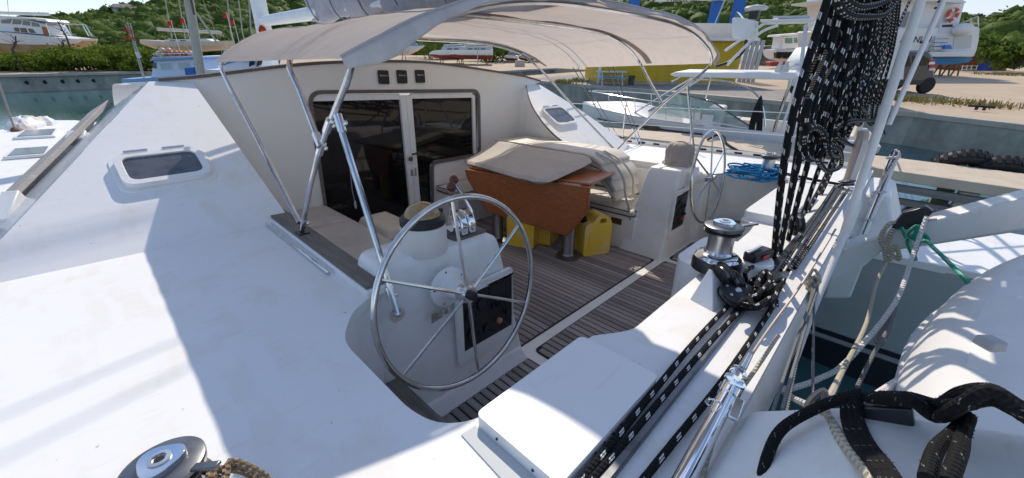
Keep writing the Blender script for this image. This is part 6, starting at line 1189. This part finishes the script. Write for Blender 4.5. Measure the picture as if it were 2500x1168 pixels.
# big white trawler yacht seen from the stern
D = 34; ty = thing('trawler_yacht', 'big white yacht with blue bottom seen from its stern on the hard', 'yacht', WV(2300, 185, D), boat=False, group='hauled-out boats')
b = MB(); tr_ = [(2130, 70), (2395, 66), (2392, 100), (2386, 125), (2376, 141), (2250, 140), (2130, 139)]; b.prism([WV(a, d, D) for a, d in tr_], NV*9); b.build('hull', OFFW, ty, bevel=0.15, fix=True)
vplate([(2130, 140), (2376, 141.5), (2366, 152), (2320, 158), (2200, 160), (2130, 155)], D+0.02, 8.9, 'bottom', P('bottom_blue', (0.03, 0.20, 0.42), 0.6), ty)
vplate([(2120, -40), (2352, -25), (2356, 10), (2340, 70), (2120, 72)], D+0.8, 7, 'superstructure', OFFW, ty, bevel=0.1); vplate([(2100, -14), (2358, 3), (2358, 8), (2100, -8)], D-0.2, 8, 'deck_overhang', OFFW, ty)
vplate([(2205, 30), (2225, 28), (2218, 66), (2198, 66)], D+0.74, 0.1, 'side_window', P('bluish_glass', (0.18, 0.2, 0.25), 0.15), ty)
vplate([(2296, 58), (2340, 54), (2338, 80), (2290, 82)], D-0.03, 0.08, 'transom_door', P('door_shade', (0.62, 0.66, 0.70), 0.5), ty); vplate([(2301, 61), (2326, 60), (2326, 66), (2300, 67)], D-0.05, 0.04, 'door_slot', BLK, ty)
for k in range(4): vplate([(2284-k, 88+9*k), (2326, 87+9*k), (2326, 94+9*k), (2283-k, 95+9*k)], D-0.15-0.12*k, 0.4, 'transom_step', P('step_grey', (0.60, 0.63, 0.66), 0.5), ty, bevel=0.03)
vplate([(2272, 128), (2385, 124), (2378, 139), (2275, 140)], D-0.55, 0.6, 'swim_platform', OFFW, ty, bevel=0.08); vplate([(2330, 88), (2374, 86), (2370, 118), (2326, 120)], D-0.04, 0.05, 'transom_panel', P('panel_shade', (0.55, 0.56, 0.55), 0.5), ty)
b = MB(); b.ball(WV(2350, 73, D-0.35), 0.62, 18, 10, (1, 1, 0.72)); b.build('canister', OFFW, ty); vplate([(2308, 112), (2322, 110), (2325, 120), (2307, 120)], D-0.75, 0.3, 'blue_bucket', P('bucket_blue', (0.03, 0.18, 0.6), 0.5), ty)
text('A', 0.62, WV(2196, 104, D-0.02), FACE, P('letters_grey', (0.06, 0.06, 0.07), 0.5), 'name_lettering', ty); text('NIA I', 0.62, WV(2228, 104, D-0.02), FACE, P('letters_grey2', (0.06, 0.06, 0.07), 0.5), 'name_lettering', ty)
for a, c in (((2344, 58), (2388, 40)), ((2388, 40), (2389, 66)), ((2370, 48), (2371, 66)), ((2346, 66), (2388, 56))): MB().tube([WV(*a, D-0.1), WV(*c, D-0.1)], 0.03, 6).build('stern_rail', SS, ty)
lr = thing('life_ring', 'orange life ring hung on the superstructure of the big white yacht', 'life ring', WV(2326, 50, D+0.6), boat=False); c = WV(2326, 36, D+0.62); MB().torus(c, 0.36, 0.11, NV, 28, 10).build('ring', P('ring_orange', (0.72, 0.09, 0.03), 0.6), lr)
for k in range(4): a = k*math.pi/2+0.6; q = c+(RV*math.cos(a)+V(0, 0, 1)*math.sin(a))*0.36; MB().box(q, (0.16, 0.24, 0.24), Matrix((RV*-math.sin(a)+V(0, 0, math.cos(a)), NV, RV*math.cos(a)+V(0, 0, math.sin(a)))).transposed()).build('white_band', OFFW, lr, bevel=0.02)
MB().ball(c-V(0, 0, 0.55)-NV*0.05, 0.12, 10, 8, (1, 0.6, 0.8)).build('light', P('ring_light', (0.3, 0.05, 0.03), 0.5), lr)
for x in (2300, 2322, 2345, 2280, 2262): b = MB(); q = WV(x, 152, D+1); b.tube([q, V(q.x, q.y, ZY)+RV*0.3], 0.06, 6); b.tube([q, V(q.x, q.y, ZY)-RV*0.3], 0.06, 6); b.build('prop', P('stand_wood', (0.20, 0.14, 0.09), 0.8), ty)
# dark car
D = 22.3; cv_ = thing('car', 'dark grey off-road car parked with its back to the right, behind the black coil', 'car', WV(2190, 226, D), boat=False); CARP = P('car_paint', (0.028, 0.036, 0.045), 0.25, coat=0.8); sm = mpp(WV(2190, 226, D))
body = [(2062, 208), (2062, 182), (2072, 172), (2120, 165), (2150, 136), (2162, 128), (2268, 126), (2276, 134), (2282, 166), (2284, 186), (2280, 204), (2262, 208)]
vplate(body, D-0.95, 1.9, 'body', CARP, cv_, bevel=0.10, seg=3); vplate([(2064, 206), (2064, 194), (2282, 196), (2278, 206)], D-0.97, 1.94, 'lower_cladding', P('cladding', (0.045, 0.042, 0.04), 0.6), cv_, bevel=0.05)
for r in ([(2128, 163), (2152, 138), (2182, 137), (2182, 164)], [(2188, 164), (2188, 137), (2222, 136), (2224, 163)], [(2230, 162), (2228, 136), (2256, 136), (2268, 145), (2262, 160)]): vplate(r, D-0.965, 0.03, 'side_window', GLASS, cv_)
vplate([(2160, 127), (2270, 124), (2271, 127), (2160, 130)], D-0.7, 1.4, 'roof_rack', BLK, cv_)
for yy, mt in ((152, WHITEP), (160, P('tail_red', (0.5, 0.02, 0.02), 0.3)), (167, P('tail_pale', (0.7, 0.55, 0.55), 0.3)), (146, P('tail_red2', (0.5, 0.02, 0.02), 0.3))): vplate([(2270, yy), (2282, yy-1), (2283, yy+5), (2268, yy+6)], D-0.99, 0.2, 'tail_light', mt, cv_)
for x in (2102, 2222):
    for s in (-0.98, 0.72):
        q = WV(x, 207, D); q = V(q.x, q.y, ZY+0.40)+NV*s; M = Matrix((RV, V(0, 0, 1), NV)).transposed(); w = MB().lathe([(0.24, 0), (0.36, 0.0), (0.40, 0.05), (0.40, 0.2), (0.36, 0.25), (0.24, 0.25)], q, 28, M).build('wheel', BLKM, cv_, fix=True); r_ = MB().lathe([(0.0, 0.02), (0.06, 0.015), (0.07, 0.04), (0.24, 0.05), (0.25, 0.02)], q, 20, M); r_.build('rim', ALU, w, fix=True)
# container with blue tarpaulin, rack, shelter
D = 44; ctn = thing('container', 'rust-orange container with a blue tarpaulin at the right', 'container', WV(2400, 188, D), boat=False); vplate([(2335, 136), (2459, 141), (2456, 187), (2335, 188)], D, 2.4, 'box', P('rust_orange', (0.36, 0.12, 0.05), 0.7, var=0.3, vscale=1.2), ctn)
for k in range(12): vplate(rect(2340+10*k, 142, 2344+10*k, 186), D-0.03, 0.05, 'corrugation', P('rust_rib', (0.32, 0.11, 0.045), 0.7), ctn)
vplate([(2330, 127), (2450, 130), (2462, 141), (2330, 136)], D-0.2, 2.8, 'lean_roof', P('grey_sheet', (0.28, 0.26, 0.25), 0.7, var=0.3, vscale=4), ctn); b = MB(); b.grid(lambda u, v: WV(2396+58*u+4*math.sin(v*7)-26*v*(1-u)*0.3, 136+10*math.sin(u*3)+ (44-38*u)*v, D-0.25)+NV*0.1*math.sin(u*11+v*4), 20, 10); b.build('tarpaulin', P('tarp_blue', (0.02, 0.07, 0.45), 0.5), ctn)
rk = thing('rack', 'white slatted rack leaning by the orange container', 'rack', WV(2366, 186, D-2), boat=False)
for x in (2345, 2356, 2367, 2380): MB().tube([WV(x, 184, D-2), WV(x+6, 160, D-2)], 0.04, 6).build('upright', OFFW, rk)
for y in (162, 170, 178): MB().tube([WV(2349, y, D-2), WV(2384, y-1, D-2)], 0.04, 6).build('crossbar', OFFW, rk)
um = thing('sunshade', 'white sunshade in front of the hill at the right', 'sunshade', WV(2450, 150, 62), boat=False); c = WV(2450, 118, 62); MB().lathe([(1.9, -0.3), (0.9, 0.25), (0.02, 0.55)], c, 10).build('canopy', WHITEP, um); MB().tube([c, V(c.x, c.y, ZY)], 0.06, 6).build('pole', WOODB, um)
# cleat on the quay
q = WZ(2392, 270, ZY+0.05); cl = thing('mooring_cleat', 'black iron mooring cleat on the edge of the right quay', 'cleat', q, boat=False); MB().tube(catmull([q+V(0.1, -0.35, 0.12), q+V(0.1, -0.15, 0.13), q+V(0.1, 0.15, 0.13), q+V(0.1, 0.35, 0.12)], 3), 0.04, 8).build('horns', BLK, cl); b = MB(); b.tube([q+V(0.1, -0.1, 0), q+V(0.1, -0.1, 0.13)], 0.05, 8); b.build('post', BLK, cl); b = MB(); b.tube([q+V(0.1, 0.1, 0), q+V(0.1, 0.1, 0.13)], 0.05, 8); b.build('post', BLK, cl)
# houses on the hill
for k, (px, py_, r_, w, lab) in enumerate(((1690, 38, 190, 7, 'white-roofed house on the hill above the yellow building'), (655, 62, 130, 6, 'stone house among trees left of the mast'), (595, 30, 200, 6, 'pale house high on the hill left of the mast'), (2075, 20, 190, 6, 'pale house on the hill behind the black coil'), (310, 22, 240, 9, 'dark-roofed house on the ridge at the left'), (1880, 88, 140, 7, 'low white house at the foot of the hill'))):
    q = WD(px, py_, r_); z0 = q.z-3; h = thing('house', lab, 'house', V(q.x, q.y, z0), boat=False, group='houses on the hill'); Mz = Matrix.Rotation(R_(-45+13*k), 3, 'Z'); MB().box(V(q.x, q.y, z0+1.5), (w, w*0.7, 3.2), Mz).build('wall', P('house_wall%d' % k, (0.55, 0.52, 0.46) if k != 1 else (0.30, 0.26, 0.22), 0.8), h); rr_ = MB(); P8 = [V(a*w*0.58, c*w*0.45, 3.1) for a, c in ((-1, -1), (1, -1), (1, 1), (-1, 1))]+[V(a*w*0.4, c*0.02, 4.6) for a, c in ((-1, -1), (1, -1), (1, 1), (-1, 1))]; rr_.hexa([Mz @ p_+V(q.x, q.y, z0) for p_ in P8]); rr_.build('roof', WHITEP if k in (0, 5, 3) else P('house_roof%d' % k, (0.16, 0.13, 0.12), 0.8), h)
    for s in (-0.28, 0.28): MB().box(Mz @ V(s*w, -w*0.355, 1.7)+V(q.x, q.y, z0), (0.9, 0.08, 1.1), Mz).build('window', WGL, h)
# boat bow beyond the quay, behind the coil
D = 17.5; bw = thing('moored_launch', 'launch with white topsides and black bottom, half hidden by the black coil', 'motor boat', WV(1985, 240, D), boat=False); vhull(D, [(1936, 205, 232, 0.3), (1950, 150, 245, 0.7), (1985, 118, 256, 0.95), (2060, 108, 262, 1), (2150, 112, 262, 1)], 2.2, bw, (OFFW, BLKM), 0.36)
# ---------------------------------------------------------------- motor cruiser across the dock
S0, B0 = V(15.7, 0.4, 0), V(14.1, 9.7, 0); cd_ = (B0-S0).normalized(); cn2 = V(-cd_.y, cd_.x, 0); cn2 = cn2 if cn2.x < 0 else -cn2     # cn2 points to the dock
mc = thing('motor_cruiser', 'white sport cruiser with a tube hardtop and tower moored across the dock', 'motor boat', (S0+B0)/2, boat=False)
def CP(x, y, o=0.0): return PLN(x, y, S0+cn2*o, cd_)
hl_ = MB(); rings = []
for i in range(19):
    t = i/18; c = S0.lerp(B0, t); hb = 1.35*(1 if t < 0.55 else max(0.0, 1-((t-0.55)/0.45)**2.2)); zs = 0.98+0.22*t*t; zc = 0.25+0.55*t**3; row = []
    for s in (1, -1):
        pr_ = [(1.0, zs), (0.99, zs-0.12), (0.93, zs-0.40), (0.80, zc), (0.0, -0.5+0.9*t**4)]
        for w, z in (pr_ if s == 1 else list(reversed(pr_))[1:]): row.append(V(c.x, c.y, z)+cn2*hb*w*s)
    rings.append(row)
n = len(rings[0]); hl_.v = [q for r in rings for q in r]
for i in range(18):
    for j in range(n-1): hl_.f.append((i*n+j, i*n+j+1, (i+1)*n+j+1, (i+1)*n+j))
hl_.f.append(tuple(range(n))); hl_.build('hull', OFFW, mc, fix=True, ang=50)
dkk = MB(); dkk.grid(lambda u, v: (lambda t: S0.lerp(B0, t)+V(0, 0, 0.99+0.22*t*t+0.30*math.sin(math.pi*v)*(1 if t > 0.62 else 0.0)*min(1, (t-0.62)/0.12)*(1-max(0, t-0.8)/0.25))+cn2*1.33*(1-2*v)*(1 if t < 0.55 else max(0.0, 1-((t-0.55)/0.45)**2.2)))(0.46+0.54*u), 24, 14); dkk.build('foredeck', OFFW, mc, fix=True, ang=60)
MB().add([S0.lerp(B0, t)+V(0, 0, z)+cn2*1.345*(1 if t < 0.55 else max(0.0, 1-((t-0.55)/0.45)**2.2)) for z in (0.74, 0.79) for t in [0.05*k for k in range(19)]], [(k, k+1, k+20, k+19) for k in range(18)]).build('navy_stripe', P('stripe_navy', (0.01, 0.015, 0.05), 0.3), mc)
MB().box(S0.lerp(B0, 0.22)+V(0, 0, 0.55), (3.6, 2.3, 0.1), Matrix((cd_, cn2, V(0, 0, 1))).transposed()).build('cockpit_floor', OFFW, mc)
for s in (1, -1): MB().box(S0.lerp(B0, 0.24)+cn2*1.27*s+V(0, 0, 0.80), (4.4, 0.16, 0.5), Matrix((cd_, cn2, V(0, 0, 1))).transposed()).build('coaming', OFFW, mc, bevel=0.04)
seatm = P('cream_seat', (0.66, 0.62, 0.54), 0.6)
for t, s in ((0.36, 0.55), (0.36, -0.55), (0.2, 0.6), (0.08, 0.0)):
    q = S0.lerp(B0, t)+cn2*s; b = MB(); Mx = Matrix((cd_, cn2, V(0, 0, 1))).transposed(); b.box(q+V(0, 0, 0.85), (0.5, 0.55 if t > 0.1 else 1.8, 0.5), Mx); st_ = b.build('seat_base', seatm, mc, bevel=0.06, seg=3); MB().box(q+V(0, 0, 1.25)-cd_*0.22, (0.12, 0.55 if t > 0.1 else 1.8, 0.5), Mx).build('seat_back', seatm, st_, bevel=0.05, seg=3)
MB().box(S0.lerp(B0, 0.47)+V(0, 0, 1.1), (0.5, 2.3, 0.7), Matrix((cd_, cn2, V(0, 0, 1))).transposed()).build('dash', OFFW, mc, bevel=0.08)
# windscreen: near side and far side panes in frames
CGL = translucent(P('clear_screen', (0.30, 0.42, 0.42), 0.03, alpha=0.45, spec=0.8), 0.3)
for o_ in (1.15, -1.15):
    sc_ = [CP(1582, 272, o_ if o_ > 0 else 0.2), CP(1655, 228, 0.75 if o_ > 0 else -0.4), CP(1742, 250, o_), CP(1843, 317, o_)]
    ws = MB(); ws.add([sc_[0], sc_[1], sc_[2], sc_[3]], [(0, 1, 2, 3)]); wp = ws.build('windscreen_pane', CGL, mc)
    for a, c in ((0, 1), (1, 2), (2, 3), (3, 0)): MB().tube([sc_[a], sc_[c]], 0.022, 8).build('screen_frame', ANOD if c != 0 else OFFW, wp)
MB().add([CP(1582, 272, 1.15), CP(1655, 228, 0.75), CP(1655, 228, -0.4), CP(1582, 272, 0.2)], [(0, 1, 2, 3)]).build('windscreen_pane', CGL, mc)
# hardtop and its legs
tt = [CP(x, y, 1.0) for x, y in ((1635, 182), (1650, 176), (1940, 180), (1952, 190), (1930, 196), (1645, 188))]; MB().prism(tt, cn2*-2.0).build('hardtop', OFFW, mc, bevel=0.03, seg=3, fix=True)
def ct(pts, o, r=0.03, name='hardtop_leg', mat=OFFW, sm=5): MB().tube(catmull([CP(x, y, o) for x, y in pts], sm), r, 8).build(name, mat, mc)
for o_ in (0.95, -0.95):
    ct([(1610, 255), (1722, 186)], o_, 0.035); ct([(1545, 278), (1690, 190)], o_, 0.03, mat=SS); ct([(1720, 252), (1735, 190)], o_, 0.03, mat=SS); ct([(1882, 345), (1905, 270), (1935, 190)], o_, 0.045, mat=SS); ct([(1900, 340), (1925, 265), (1948, 192)], o_, 0.035)
    ct([(1700, 193), (1780, 200), (1840, 225), (1862, 262), (1868, 310)], o_, 0.025, 'canvas_bow', SS); ct([(1640, 200), (1665, 186)], o_, 0.025)
    ct([(1770, 125), (1860, 62), (1900, 48)], o_*0.7, 0.04, 'tower_rail'); ct([(1775, 160), (1850, 85), (1900, 62)], o_*0.75, 0.04, 'tower_rail'); ct([(1955, 170), (1968, 60)], o_*0.75, 0.05, 'tower_leg', P('pale_tube2', (0.6, 0.64, 0.72), 0.4)); ct([(1960, 165), (1985, 140), (1992, 62)], o_*0.85, 0.045, 'tower_leg'); ct([(1940, 158), (1975, 152), (1990, 90), (1985, 60)], o_*0.6, 0.03, 'tower_leg', P('pale_tube', (0.6, 0.62, 0.68), 0.4)); ct([(1890, 184), (1940, 160)], o_*0.6, 0.025, 'tower_brace')
tp_ = [CP(x, y, 0.75) for x, y in ((1855, 48), (1985, 45), (1988, 52), (1858, 56))]; MB().prism(tp_, cn2*-1.5).build('tower_roof', OFFW, mc, bevel=0.02, fix=True); tp_ = [CP(x, y, 0.5) for x, y in ((1888, 40), (1975, 38), (1980, 45), (1886, 46))]; MB().prism(tp_, cn2*-1.0).build('roof_hatch', P('hatch_grey', (0.45, 0.47, 0.5), 0.5), mc, bevel=0.02, fix=True)
bx_ = [CP(x, y, 0.45) for x, y in ((1787, 45), (1800, 42), (1845, 50), (1843, 98), (1786, 92))]; MB().prism(bx_, cn2*-0.9).build('control_station', OFFW, mc, bevel=0.06, seg=3, fix=True); MB().prism([CP(x, y, 0.4) for x, y in ((1793, 44), (1798, 28), (1812, 46))], cn2*-0.8).build('station_screen', WGL, mc)
q = CP(1846, 20, 0); MB().lathe([(0.02, -0.10), (0.30, -0.06), (0.32, 0.0), (0.28, 0.05), (0.02, 0.09)], q, 24).build('radar_dome', P('dome_grey', (0.6, 0.58, 0.56), 0.4), mc); MB().box(CP(1842, 38, 0), (0.25, 0.25, 0.22)).build('radar_mount', BLK, mc); MB().tube(catmull([CP(1822, 98, 0.2), CP(1812, 130, 0.3), CP(1780, 152, 0.6), CP(1750, 162, 0.9)], 5), 0.045, 8).build('cable_loom', BLK, mc)
for x in (1900, 1915): MB().lathe([(0.10, 0), (0.11, 0.1), (0.05, 0.22), (0.06, 0.28)], CP(x, 176, 0.5), 12).build('canister', P('canister%d' % x, (0.62, 0.6, 0.58), 0.6), mc)
for a, c in (((1996, 82), (2003, 56)), ((1984, 75), (1992, 52))): MB().tube([CP(*a, 0.8), CP(*c, 0.8)], 0.035, 8).build('rod_holder', SS, mc)
# bow rail
for o_ in (1.15, -1.15):
    ks = [(0.50, 0.52), (0.62, 0.55), (0.74, 0.56), (0.86, 0.56), (0.97, 0.52)]; pts = []
    for t, h in ks:
        hbk = (1 if t < 0.55 else max(0.0, 1-((t-0.55)/0.45)**2.2)); pts.append(S0.lerp(B0, t)+cn2*o_*hbk+V(0, 0, 0.98+0.22*t*t+h))
    MB().tube(catmull(pts, 5), 0.018, 8).build('bow_rail', SS, mc)
    for p_ in pts[:-1]: MB().tube([p_, p_+V(0, 0, -0.55)-cd_*0.12], 0.014, 6).build('rail_post', SS, mc)
q = CP(1592, 312, 1.3); MB().prism([q+cd_*a+V(0, 0, d) for a, d in round_poly([(-0.26, -0.08), (0.26, -0.08), (0.26, 0.08), (-0.26, 0.08)], 0.07)], cn2*0.10).build('porthole', BRG, mc, bevel=0.01)
cl_ = thing('rope_coil', 'coil of black rope hung on the cruiser hardtop leg', 'rope coil', CP(1848, 345, 1.2), boat=False); rnd = random.Random(6)
for k in range(7): a = 1848+rnd.uniform(-7, 7); MB().tube(catmull([CP(1858, 235, 1.2), CP(a+8, 275, 1.2+0.03*k), CP(a+6, 320, 1.2), CP(a-4, 342, 1.2), CP(a-12, 318, 1.22), CP(a-2, 275, 1.2)], 4, True), 0.022, 6, closed=True).build('loop', BLKM, cl_)
MB().torus(CP(1854, 258, 1.2), 0.07, 0.03, (0, 0, 1), 12, 6).build('lashing', BLKM, cl_)
# ---------------------------------------------------------------- set the boat and its gear afloat
bpy.context.view_layer.update()
for o in BOAT: o.matrix_world = T_BOAT @ Matrix.Translation(o.location)
bpy.context.view_layer.update()
